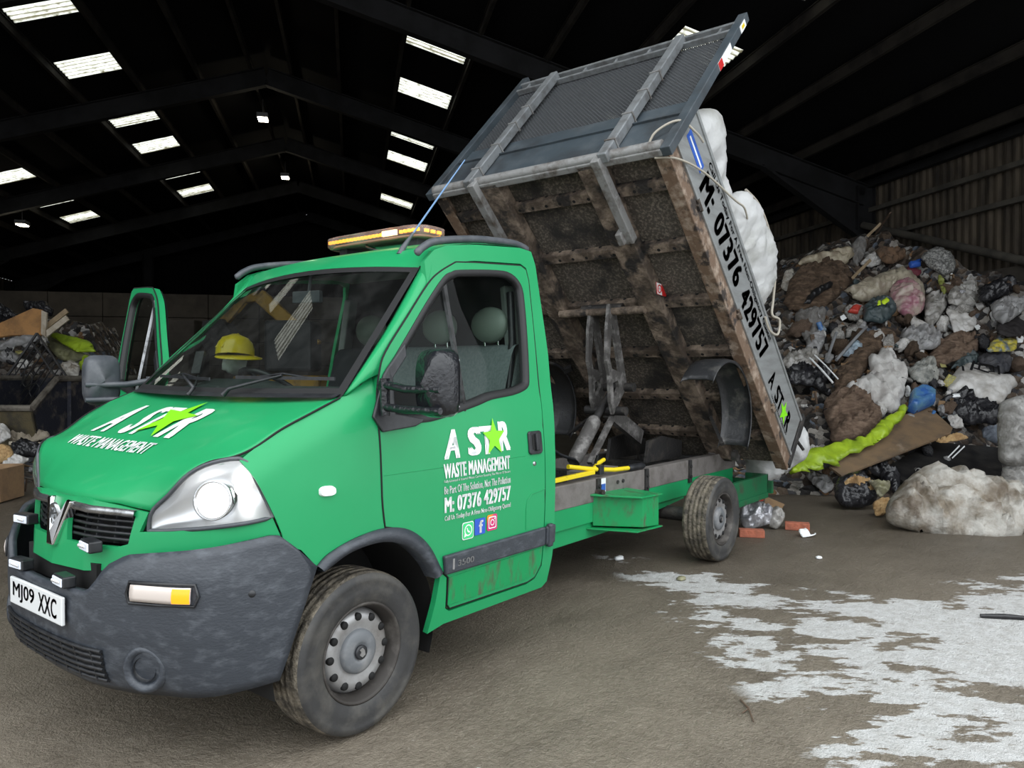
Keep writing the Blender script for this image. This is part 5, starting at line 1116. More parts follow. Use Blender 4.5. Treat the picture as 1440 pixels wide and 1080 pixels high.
ITEMS = [
('pil', 'plastic_sheet', 'cream plastic sheet bundled along the top left shoulder of the waste heap', 'sheet', 'cream', [-11.945, -0.551, 3.57], 30, [(-0.517, -0.101), (-0.237, 0.048), (0.406, 0.22), (0.471, 0.049), (0.258, -0.163), (-0.073, -0.142), (-0.482, -0.185)], 0.12, 0.04, 0),
('pil', 'plastic_bag', 'limp dirty white bag at the upper left edge of the waste heap', 'bag', 'dirtywhite', [-11.573, -1.101, 3.186], 30, [(-0.164, -0.158), (-0.043, 0.156), (0.101, 0.198), (0.082, -0.096), (-0.085, -0.282)], 0.08, 0.03, 0),
('pil', 'insulation_wad', 'dark brown matted insulation wad below the cream sheet bundle', 'insulation', 'brownfibre', [-11.408, -0.571, 3.03], 45, [(-0.335, 0.252), (0.068, 0.579), (0.522, 0.524), (0.609, 0.042), (0.4, -0.216), (-0.207, -0.663), (-0.636, -0.615), (-0.625, -0.318)], 0.22, 0.07, 0),
('pil', 'rubber_hose', 'black curved rubber piece lying on the dark brown wad', 'scrap', 'black', [-11.158, -0.433, 3.037], 45, [(-0.419, -0.519), (-0.215, -0.225), (0.134, 0.003), (0.13, -0.124), (-0.193, -0.373), (-0.361, -0.591)], 0.1, 0.02, 0),
('pil', 'rag', 'grey dusty fabric hanging below the dark brown wad', 'cloth', 'greycloth', [-10.685, -0.436, 2.374], 40, [(-0.228, 0.153), (0.134, 0.285), (0.268, 0.198), (0.108, -0.189), (-0.178, -0.48), (-0.256, -0.231)], 0.12, 0.05, 0),
('pil', 'plastic_bag', 'small pale grey bag under the grey hanging fabric', 'bag', 'greybag', [-10.278, -0.258, 2.033], 45, [(-0.17, -0.045), (0.025, 0.178), (0.194, 0.133), (-0.006, -0.262), (-0.184, -0.263)], 0.12, 0.04, 0),
('pil', 'plastic_sheet', 'pale translucent sheet beside the raised bed, low on the heap edge', 'sheet', 'clearbag', [-9.795, -0.321, 1.731], 60, [(-0.31, -0.07), (-0.016, 0.172), (0.309, 0.173), (0.157, -0.187), (-0.043, -0.361), (-0.32, -0.246)], 0.1, 0.05, 0),
('pil', 'bin_liner', 'torn glossy black liner beside the rear corner of the raised bed', 'bag', 'blackbag', [-9.5, -0.058, 1.461], 60, [(-0.354, 0.179), (-0.001, 0.296), (0.389, 0.181), (0.11, -0.209), (0.062, -0.577), (-0.102, -0.263), (-0.373, -0.156)], 0.14, 0.06, 0),
('bar', 'plastic_strip', 'upper white plastic strip lying over the torn black liner', 'strip', 'white', [-9.364, -0.061, 1.744], [-9.003, 0.36, 1.392], 0.03, 1),
('bar', 'plastic_strip', 'lower white plastic strip lying over the torn black liner', 'strip', 'white', [-9.394, -0.003, 1.788], [-9.053, 0.416, 1.443], 0.022, 1),
('pil', 'dust_sheet', 'white draped dust sheet with deep folds in the middle of the heap', 'cloth', 'whitecloth', [-9.998, 0.803, 1.524], 45, [(-0.11, 0.381), (0.018, 0.381), (0.153, 0.527), (0.31, 0.486), (0.267, 0.198), (0.365, 0.078), (0.226, -0.233), (0.039, -0.606), (-0.157, -0.786), (-0.315, -0.787), (-0.419, -0.534), (-0.632, -0.348), (-0.558, -0.196), (-0.26, -0.041)], 0.14, 0.06, 0),
('pil', 'insulation_wad', 'brown insulation wad between the grey hanging fabric and the white dust sheet', 'insulation', 'brownfibre', [-10.277, 0.468, 1.775], 50, [(-0.576, -0.392), (-0.201, 0.059), (0.151, 0.489), (0.616, 0.539), (0.577, 0.2), (0.176, 0.059), (-0.255, -0.522), (-0.684, -0.817)], 0.16, 0.07, 0),
('pil', 'insulation_wad', 'reddish brown insulation wad on the right above the square printed pack', 'insulation', 'brownfibre2', [-11.35, 1.522, 1.916], 50, [(-0.509, -0.204), (-0.196, 0.127), (0.165, 0.274), (0.441, 0.225), (0.338, -0.063), (-0.086, -0.295), (-0.45, -0.476)], 0.18, 0.07, 0),
('pil', 'plastic_sack', 'large cream translucent sack near the top of the heap', 'bag', 'clearcream', [-11.683, 0.523, 2.914], 40, [(-0.702, -0.007), (-0.397, 0.175), (0.256, 0.432), (0.46, 0.269), (0.498, -0.185), (0.332, -0.491), (0.134, -0.534), (-0.033, -0.186), (-0.527, -0.275), (-0.72, -0.187)], 0.24, 0.05, 0),
('pil', 'plastic_sack', 'pinkish stuffed clear sack leaning on the large cream sack', 'bag', 'pinkbag', [-11.756, 0.852, 2.943], 40, [(-0.347, 0.017), (-0.037, 0.108), (0.061, -0.16), (0.02, -0.464), (-0.232, -0.676), (-0.433, -0.55), (-0.46, -0.248)], 0.22, 0.05, 0),
('pil', 'plastic_sack', 'clear grey sack right of the pinkish sack', 'bag', 'clearbag', [-11.773, 1.208, 2.654], 40, [(-0.145, 0.135), (0.11, 0.245), (0.179, 0.092), (0.01, -0.21), (-0.286, -0.543), (-0.321, -0.294)], 0.18, 0.05, 0),
('pil', 'bin_liner', 'dark teal bag under the large cream sack', 'bag', 'teal', [-11.182, 0.492, 2.629], 45, [(-0.301, -0.056), (-0.055, 0.135), (0.175, 0.087), (0.153, -0.195), (-0.12, -0.425), (-0.374, -0.38)], 0.16, 0.04, 0),
('pil', 'plastic_sheet', 'white flat sheet hanging on the right flank of the heap', 'sheet', 'whitebag', [-11.711, 1.555, 2.426], 40, [(-0.146, 0.208), (0.288, 0.272), (0.135, -0.209), (-0.236, -0.411), (-0.237, -0.086)], 0.06, 0.02, 0),
('pil', 'plastic_sheet', 'grey translucent sheet just above the white flat sheet', 'sheet', 'clearbag', [-11.922, 1.568, 2.825], 35, [(-0.143, 0.127), (0.251, 0.209), (0.087, -0.231), (-0.346, -0.27)], 0.06, 0.03, 0),
('pil', 'mesh_roll', 'speckled grey mesh roll at the top right of the heap', 'mesh', 'speckle', [-12.202, 1.158, 3.407], 30, [(-0.306, 0.05), (-0.036, 0.23), (0.19, 0.13), (0.196, -0.187), (-0.003, -0.343), (-0.253, -0.109)], 0.16, 0.03, 0),
('pil', 'bin_liner', 'black bag against the wall at the upper right of the heap', 'bag', 'blackbag', [-11.977, 2.03, 2.85], 40, [(-0.374, -0.065), (0.125, 0.215), (0.27, 0.021), (0.143, -0.107), (-0.382, -0.316)], 0.2, 0.05, 0),
('pil', 'plastic_bag', 'pale grey torn bag under the black bag by the wall', 'bag', 'greybag', [-11.839, 2.19, 2.539], 45, [(-0.283, 0.059), (0.27, 0.175), (0.154, -0.076), (-0.333, -0.384)], 0.12, 0.06, 0),
('pil', 'rubber_mat', 'black rubber mat at the right edge of the heap', 'mat', 'blackmat', [-11.76, 2.217, 2.323], 55, [(-0.05, 0.2), (0.306, 0.259), (-0.054, -0.407), (-0.437, -0.355)], 0.06, 0.02, 0),
('pil', 'food_pack', 'flat yellow and blue printed pack on the right of the heap', 'pack', 'yellowblue', [-11.492, 2.137, 2.033], 55, [(-0.393, -0.247), (-0.103, 0.015), (0.156, -0.038), (-0.011, -0.298), (-0.346, -0.349)], 0.06, 0.02, 0),
('pil', 'printed_pack', 'white plastic pack printed with black square frames', 'pack', 'whitebag', [-10.966, 1.913, 1.468], 50, [(-0.529, -0.086), (-0.213, 0.22), (-0.003, 0.243), (0.432, -0.085), (0.252, -0.338), (-0.056, -0.582), (-0.396, -0.38), (-0.597, -0.339)], 0.16, 0.02, 0),
('pil', 'water_bottle', 'large blue plastic water bottle lying right of the white dust sheet', 'bottle', 'bluebottle', [-9.931, 1.321, 1.217], 50, [(-0.329, -0.282), (-0.164, 0.037), (0.026, 0.139), (0.17, -0.004), (0.082, -0.183), (-0.254, -0.359)], 0.16, 0.012, 0),
('pil', 'tyre_bag', 'round grey crumpled bundle between the dust sheet and the square printed pack', 'bundle', 'greyspot', [-10.488, 1.267, 1.599], 50, [(-0.343, -0.161), (-0.062, 0.125), (0.173, 0.147), (0.065, -0.246), (-0.163, -0.331)], 0.16, 0.05, 0),
('pil', 'bin_liner', 'crumpled black liner below the square printed pack', 'bag', 'blackbag', [-10.401, 1.841, 1.037], 55, [(-0.552, -0.087), (-0.143, 0.273), (0.298, 0.273), (0.335, -0.086), (0.155, -0.385), (-0.377, -0.344)], 0.16, 0.07, 0),
('pil', 'jacket', 'dark charcoal jacket right of the reddish wad', 'clothing', 'charcoal', [-11.321, 2.069, 1.691], 50, [(-0.247, 0.097), (0.228, 0.189), (0.059, -0.215), (-0.235, -0.303)], 0.14, 0.05, 0),
('pil', 'rag', 'brown rag on the crest of the heap', 'cloth', 'brownrag', [-12.407, 0.39, 3.59], 35, [(-0.241, 0.092), (0.191, 0.093), (0.212, -0.065), (-0.101, -0.244), (-0.229, -0.111)], 0.1, 0.04, 0),
('pil', 'rag', 'grey cloth standing up beside the sticks on the crest', 'cloth', 'greycloth', [-12.365, -0.144, 3.699], 20, [(-0.099, 0.14), (0.088, 0.256), (0.138, 0.026), (-0.109, -0.39), (-0.143, -0.164)], 0.08, 0.04, 0),
('pil', 'plastic_sheet', 'small white sheet tucked under the brown rag', 'sheet', 'whitebag', [-12.399, 0.12, 3.534], 40, [(-0.268, -0.101), (-0.002, 0.124), (0.219, 0.074), (0.05, -0.15), (-0.171, -0.224)], 0.07, 0.04, 0),
('pil', 'carton', 'bright blue carton right of the brown rag', 'carton', 'blue', [-12.219, 0.819, 3.427], 40, [(-0.182, -0.088), (0.058, 0.007), (0.002, -0.158), (-0.188, -0.205)], 0.08, 0.01, 0),
('pil', 'rag', 'dark red cloth under the bright blue carton', 'cloth', 'darkred', [-12.165, 0.809, 3.282], 40, [(-0.137, 0.024), (0.056, -0.07), (-0.015, -0.186), (-0.151, -0.117)], 0.07, 0.02, 0),
('pil', 'carton', 'red carton scrap left of the dark teal bag', 'carton', 'redc', [-11.038, 0.184, 2.656], 40, [(-0.236, -0.207), (-0.081, -0.036), (0.023, -0.1), (-0.081, -0.25)], 0.07, 0.01, 0),
('pil', 'plastic_bag', 'light blue bag between the grey poles', 'bag', 'lightblue', [-10.345, 0.296, 1.961], 50, [(-0.236, -0.188), (-0.013, 0.048), (0.118, 0.001), (0.024, -0.187), (-0.245, -0.303)], 0.08, 0.03, 0),
('pil', 'plastic_sheet', 'white wedge of plastic below the pinkish sack', 'sheet', 'whitebag', [-11.378, 1.069, 2.343], 45, [(-0.198, 0.08), (-0.033, 0.035), (0.07, -0.324), (-0.225, -0.324)], 0.05, 0.02, 0),
('pil', 'plastic_bag', 'grey plastic bag under the white wedge of plastic', 'bag', 'greybag', [-11.072, 1.086, 2.074], 50, [(-0.302, 0.064), (-0.027, 0.237), (0.309, 0.04), (0.198, -0.223), (-0.13, -0.317), (-0.307, -0.177)], 0.12, 0.06, 0),
('pil', 'plastic_bag', 'dark teal lump between the reddish wad and the square printed pack', 'bag', 'teal', [-11.234, 1.676, 1.719], 50, [(-0.301, -0.17), (0.092, 0.198), (0.183, 0.012), (0.063, -0.124), (-0.263, -0.215)], 0.1, 0.04, 0),
('pil', 'plastic_sheet', 'olive green strip right of the speckled mesh roll', 'sheet', 'olive', [-11.968, 1.264, 3.022], 35, [(-0.077, 0.105), (-0.012, 0.063), (-0.035, -0.222), (-0.121, -0.283), (-0.126, -0.101)], 0.05, 0.02, 0),
('pil', 'work_glove', 'upper lime yellow glove patch on the dark teal bag', 'glove', 'hivis', [-11.303, 0.633, 2.947], 45, [(-0.287, -0.353), (-0.217, -0.325), (-0.195, -0.409), (-0.271, -0.502), (-0.319, -0.465)], 0.04, 0.005, 0),
('pil', 'work_glove', 'lower lime yellow glove patch on the dark teal bag', 'glove', 'hivis', [-11.209, 0.564, 2.897], 45, [(-0.26, -0.359), (-0.21, -0.326), (-0.232, -0.428), (-0.268, -0.474), (-0.293, -0.451)], 0.03, 0.005, 0),
('bar', 'timber_stick', 'pale timber stick leaning at the crest of the heap', 'stick', 'palewood', [-12.617, -0.068, 3.972], [-12.692, 0.143, 4.193], 0.045, 0),
('bar', 'timber_stick', 'dark bent timber stick at the crest of the heap', 'stick', 'darkwood', [-12.572, 0.088, 3.994], [-11.832, 0.478, 4.196], 0.05, 0),
('bar', 'timber_stick', 'yellowish timber lath left of the large cream sack', 'stick', 'palewood', [-11.529, -0.037, 3.118], [-12.103, 0.111, 3.475], 0.05, 0),
('bar', 'plastic_pole', 'shorter grey pole standing left of the light blue bag', 'pole', 'greypole', [-9.653, 0.092, 1.701], [-10.298, 0.052, 2.151], 0.045, 1),
('bar', 'plastic_pole', 'longer grey pole running under the light blue bag', 'pole', 'greypole', [-9.747, 0.202, 1.716], [-10.556, 0.423, 2.24], 0.045, 1),
('pil', 'insulation_wad', 'large brown insulation wad above the lime plastic film', 'insulation', 'brownfibre2', [-9.037, 0.587, 0.948], 55, [(-0.262, 0.272), (0.04, 0.468), (0.299, 0.37), (0.398, -0.056), (0.104, -0.456), (-0.381, -0.584), (-0.418, -0.37)], 0.3, 0.09, 0),
('pil', 'plastic_film', 'long lime green plastic film trailing across the front of the heap', 'film', 'limefilm', [-8.525, 0.815, 0.861], 60, [(-1.182, -0.999), (-0.792, -0.576), (-0.408, -0.442), (-0.076, -0.328), (0.27, 0.004), (0.795, 0.459), (0.683, 0.202), (0.259, -0.281), (-0.25, -0.641), (-0.634, -0.854), (-0.941, -1.019)], 0.05, 0.035, 0),
('brd', 'board', 'wide brown fibreboard sheet leaning on the front of the heap', 'board', 'brownboard', [-9.133, 1.233, 0.794], 66, [(-1.376, -1.019), (0.164, 0.349), (0.64, 0.618), (0.638, -0.03), (0.535, -0.175), (-1.309, -1.233)], 0.03),
('brd', 'panel', 'glossy black panel lying in front of the heap behind the mattress', 'panel', 'blackgloss', [-9.151, 1.723, 0.357], 64, [(-0.872, -0.15), (0.086, 0.505), (0.903, 0.357), (0.509, -0.453), (-0.065, -0.339), (-0.333, -0.245), (-0.745, -0.455)], 0.04),
('bar', 'plastic_strip', 'left thin white strip on the black panel', 'strip', 'white', [-8.911, 1.79, 0.452], [-9.223, 1.875, 0.587], 0.018, 0),
('bar', 'plastic_strip', 'right thin white strip on the black panel', 'strip', 'white', [-8.957, 1.831, 0.445], [-9.25, 1.929, 0.582], 0.018, 0),
('pil', 'bin_liner', 'black bag beside the brown foam-filled one, under the fibreboard', 'bag', 'blackbag', [-8.354, 1.176, 0.251], 60, [(-0.263, 0.054), (0.054, 0.185), (0.155, -0.073), (-0.037, -0.4), (-0.105, -0.073)], 0.15, 0.05, 0),
('pil', 'mattress', 'dirty white soaked mattress slumped on the floor in front of the heap', 'mattress', 'mattress', [-6.498, 2.247, 0.206], 50, [(-0.761, -0.1), (-0.611, 0.138), (-0.359, 0.36), (-0.116, 0.489), (0.144, 0.446), (0.496, 0.29), (0.742, 0.194), (0.838, 0.059), (0.611, -0.301), (0.198, -0.46), (-0.073, -0.412), (-0.395, -0.339), (-0.688, -0.227)], 0.24, 0.075, 0.3),
('pil', 'bale', 'upper wrapped grey bale at the right edge beside the black panel', 'bale', 'bale', [-8.448, 2.528, 0.879], 20, [(-0.125, 0.213), (-0.037, 0.346), (0.346, 0.367), (0.226, -0.382), (-0.207, -0.407), (-0.198, -0.113)], 0.3, 0.07, 0.3),
('pil', 'bale', 'lower wrapped grey bale under the other one behind the mattress', 'bale', 'bale', [-8.377, 2.613, 0.27], 20, [(-0.176, 0.174), (0.078, 0.216), (0.27, 0.216), (0.169, -0.23), (-0.114, -0.23), (-0.224, -0.135)], 0.3, 0.07, 0.25),
('pil', 'bin_liner', 'open black sack stuffed with tan foam in front of the brown fibreboard', 'bag', 'blackbag', [-7.033, 1.13, 0.18], 45, [(-0.184, 0.086), (-0.062, 0.218), (0.162, 0.248), (0.295, 0.072), (0.201, -0.142), (-0.009, -0.221), (-0.183, -0.185), (-0.215, -0.058)], 0.2, 0.03, 0),
('pil', 'foam_block', 'tan crumpled foam bulging out of the black sack', 'foam', 'foam', [-7.199, 1.181, 0.313], 45, [(-0.276, -0.096), (-0.176, 0.015), (-0.008, 0.021), (0.058, -0.067), (0.117, -0.139), (0.002, -0.239), (-0.165, -0.254), (-0.259, -0.183)], 0.15, 0.05, 0),
('pil', 'foam_block', 'small tan foam lump on the floor left of the soaked mattress', 'foam', 'foam', [-6.678, 1.507, 0.114], 45, [(-0.088, 0.015), (0.001, 0.082), (0.102, 0.056), (0.02, -0.091), (-0.092, -0.13)], 0.1, 0.04, 0),
('pil', 'plastic_bag', 'yellowish crumpled bag right of the foam-filled sack', 'bag', 'yellowgrey', [-7.034, 1.42, 0.288], 50, [(-0.108, 0.076), (0.083, 0.03), (0.044, -0.106), (-0.082, -0.172), (-0.094, -0.046)], 0.1, 0.04, 0),
('bar', 'drain_pipe', 'grey plastic pipe lying behind the rear skirt of the truck', 'pipe', 'greypole', [-7.966, -0.169, -0.033], [-8.316, 0.275, 0.072], 0.06, 1),
('pil', 'plastic_film', 'crumpled grey film at the end of the grey pipe', 'film', 'greybag', [-7.781, 0.563, 0.144], 60, [(-0.13, 0.158), (0.119, 0.115), (0.122, -0.093), (-0.012, -0.183), (-0.101, 0.01)], 0.06, 0.04, 0),
('brd', 'cardboard', 'flat piece of cardboard beside the silver foil bag', 'cardboard', 'cardboard', [-6.426, 0.451, 0.05], 70, [(-0.047, 0.184), (0.116, -0.004), (0.053, -0.105), (-0.125, -0.069)], 0.015),
('pil', 'foil_bag', 'silver crumpled foil bag behind the rear wheel', 'bag', 'silver', [-5.248, 0.684, 0.14], 40, [(-0.121, 0.104), (0.032, 0.128), (0.16, 0.034), (0.091, -0.131), (-0.165, -0.131)], 0.14, 0.05, 0),
('pil', 'plastic_bag', 'clear plastic bag right of the silver foil bag', 'bag', 'clearbag', [-5.37, 0.838, 0.113], 40, [(-0.064, 0.065), (0.034, 0.093), (0.088, -0.004), (-0.003, -0.123), (-0.096, -0.084)], 0.1, 0.04, 0),
('pil', 'paper_scrap', 'white torn paper by the right hand brick', 'paper', 'white', [-5.183, 1.211, 0.047], 60, [(-0.085, 0.019), (-0.009, 0.03), (0.009, -0.033), (0.058, -0.018), (0.043, -0.047), (-0.085, -0.084)], 0.03, 0.015, 0),
('pil', 'foam_block', 'tan foam offcut above the black panel', 'foam', 'foam', [-9.602, 1.784, 0.805], 60, [(-0.415, -0.322), (-0.068, -0.169), (0.025, -0.265), (-0.338, -0.387)], 0.06, 0.03, 0),
('pil', 'rag', 'small white rag right of the brown fibreboard', 'cloth', 'whitecloth', [-9.942, 1.768, 0.969], 50, [(-0.197, -0.079), (-0.066, -0.037), (-0.034, -0.221), (-0.204, -0.29)], 0.06, 0.03, 0),
('pil', 'rag', 'slate grey rag above the right end of the black panel', 'cloth', 'greyblue', [-10.257, 2.146, 0.764], 50, [(-0.175, -0.031), (0.058, 0.01), (-0.085, -0.271), (-0.222, -0.192)], 0.08, 0.04, 0),
('brd', 'wood_panel', 'orange brown broken wood panel on the heap in the skip', 'board', 'orangewood', [-3.831, -13.584, 2.458], 25, [(-0.459, 0.03), (0.118, 0.376), (0.316, 0.336), (0.529, -0.23), (-0.123, -0.23), (-0.377, -0.27)], 0.05),
('brd', 'batten', 'short white batten upright at the end of the orange wood panel', 'timber', 'whitewood', [-4.013, -13.029, 2.483], 10, [(-0.069, 0.259), (0.04, 0.214), (0.06, -0.257), (-0.032, -0.213)], 0.05),
('bar', 'timber_plank', 'upper pale timber plank sticking out of the left heap', 'timber', 'palewood', [-4.045, -13.148, 2.381], [-4.335, -12.788, 2.743], 0.1, 0),
('bar', 'timber_plank', 'lower whitish timber plank sticking out of the left heap', 'timber', 'whitewood', [-4.002, -13.037, 2.227], [-4.299, -12.669, 2.595], 0.11, 0),
('pil', 'plastic_sheet', 'grey folded sheet under the orange wood panel', 'sheet', 'greybag', [-3.683, -13.441, 2.102], 30, [(-0.424, -0.004), (0.305, 0.19), (0.369, 0.065), (0.117, -0.055), (-0.362, -0.193)], 0.12, 0.03, 0),
('pil', 'plastic_film', 'lime green plastic sheet on the left heap above the skip', 'film', 'limefilm', [-4.614, -13.228, 2.135], 40, [(-0.537, 0.244), (-0.19, 0.201), (0.307, 0.028), (0.535, -0.24), (0.152, -0.24), (-0.281, 0.015)], 0.05, 0.02, 0),
('pil', 'tarpaulin', 'olive grey tarpaulin under the left lime sheet', 'tarpaulin', 'olivegrey', [-4.575, -13.597, 1.981], 40, [(-0.492, 0.296), (-0.33, 0.36), (0.483, -0.088), (0.341, -0.331), (-0.018, -0.223)], 0.1, 0.04, 0),
('pil', 'plastic_bag', 'dirty white bag at the far rim of the skip', 'bag', 'dirtywhite', [-4.29, -12.493, 1.583], 30, [(-0.199, 0.056), (-0.011, 0.193), (0.138, 0.067), (0.153, -0.144), (-0.082, -0.169)], 0.16, 0.06, 0),
('pil', 'plastic_film', 'small lime green scrap beside the far rim of the skip', 'film', 'limefilm', [-4.669, -12.824, 1.723], 30, [(-0.108, -0.065), (-0.001, 0.171), (0.09, 0.066), (0.019, -0.169)], 0.08, 0.03, 0),
('pil', 'bin_liner', 'black bag behind the orange wood panel', 'bag', 'blackbag', [-3.921, -14.61, 2.765], 30, [(-0.239, 0.22), (-0.071, 0.135), (0.159, -0.005), (0.296, -0.145), (-0.148, -0.201)], 0.2, 0.06, 0),
('pil', 'bin_liner', 'black rounded bag behind the timber planks', 'bag', 'blackbag', [-4.303, -14.125, 2.85], 30, [(-0.311, 0.117), (-0.133, 0.146), (0.178, 0.118), (0.376, -0.163), (0.099, -0.163), (-0.212, -0.052)], 0.2, 0.06, 0),
('pil', 'plastic_bag', 'pale grey bag in the skip below the grey folded sheet', 'bag', 'greybag', [-3.549, -13.443, 1.82], 30, [(-0.193, 0.017), (-0.013, 0.135), (0.169, 0.043), (0.144, -0.084), (-0.108, -0.109)], 0.15, 0.06, 0),
('pil', 'plastic_bag', 'white bag seen through the black iron gate', 'bag', 'whitebag', [-3.7, -13.247, 1.687], 30, [(-0.126, 0.056), (0.054, 0.107), (0.126, -0.055), (-0.054, -0.106)], 0.12, 0.05, 0),
('pil', 'plastic_bag', 'white crumpled sheet at the left edge below the skip', 'bag', 'whitebag', [-2.177, -9.656, 0.595], 45, [(-0.169, 0.192), (-0.017, 0.156), (0.125, -0.021), (0.062, -0.16), (-0.004, -0.16)], 0.1, 0.04, 0),
('pil', 'sand_bag', 'sandy flat sack in front of the skip', 'bag', 'sand', [-2.512, -9.714, 0.538], 55, [(-0.264, 0.042), (-0.202, 0.134), (0.185, 0.124), (0.37, -0.027), (0.074, -0.134), (-0.164, -0.134)], 0.1, 0.04, 0),
('bar', 'timber_plank', 'thin pale plank lying below the sandy sack', 'timber', 'whitewood', [-2.23, -9.585, 0.465], [-2.551, -9.176, 0.452], 0.05, 0),
('pil', 'foam_block', 'yellow tan foam block at the left edge above the cardboard box', 'foam', 'foam', [-1.853, -8.607, 0.391], 40, [(-0.144, 0.104), (-0.004, 0.141), (0.121, 0.003), (0.065, -0.1), (-0.039, -0.144)], 0.12, 0.03, 0),
('pil', 'plastic_film', 'long white film draped above the cardboard box', 'film', 'whitebag', [-1.756, -8.079, 0.277], 50, [(-0.147, -0.079), (-0.069, 0.063), (0.03, 0.166), (0.164, 0.137), (0.134, 0.014), (0.005, -0.147), (-0.113, -0.147)], 0.08, 0.04, 0),
('pil', 'bin_liner', 'dark bag left of the bonnet between the foam and the sandy sack', 'bag', 'blackbag', [-2.201, -8.81, 0.371], 50, [(-0.278, 0.16), (0.176, 0.16), (0.216, -0.064), (0.009, -0.099), (-0.124, -0.152)], 0.14, 0.06, 0),
('pil', 'bin_liner', 'black scraps bag at the lower left edge', 'bag', 'blackbag', [-1.489, -7.438, -0.158], 50, [(-0.211, 0.172), (-0.031, 0.154), (0.134, -0.011), (0.148, -0.153), (-0.045, -0.154)], 0.14, 0.06, 0)]
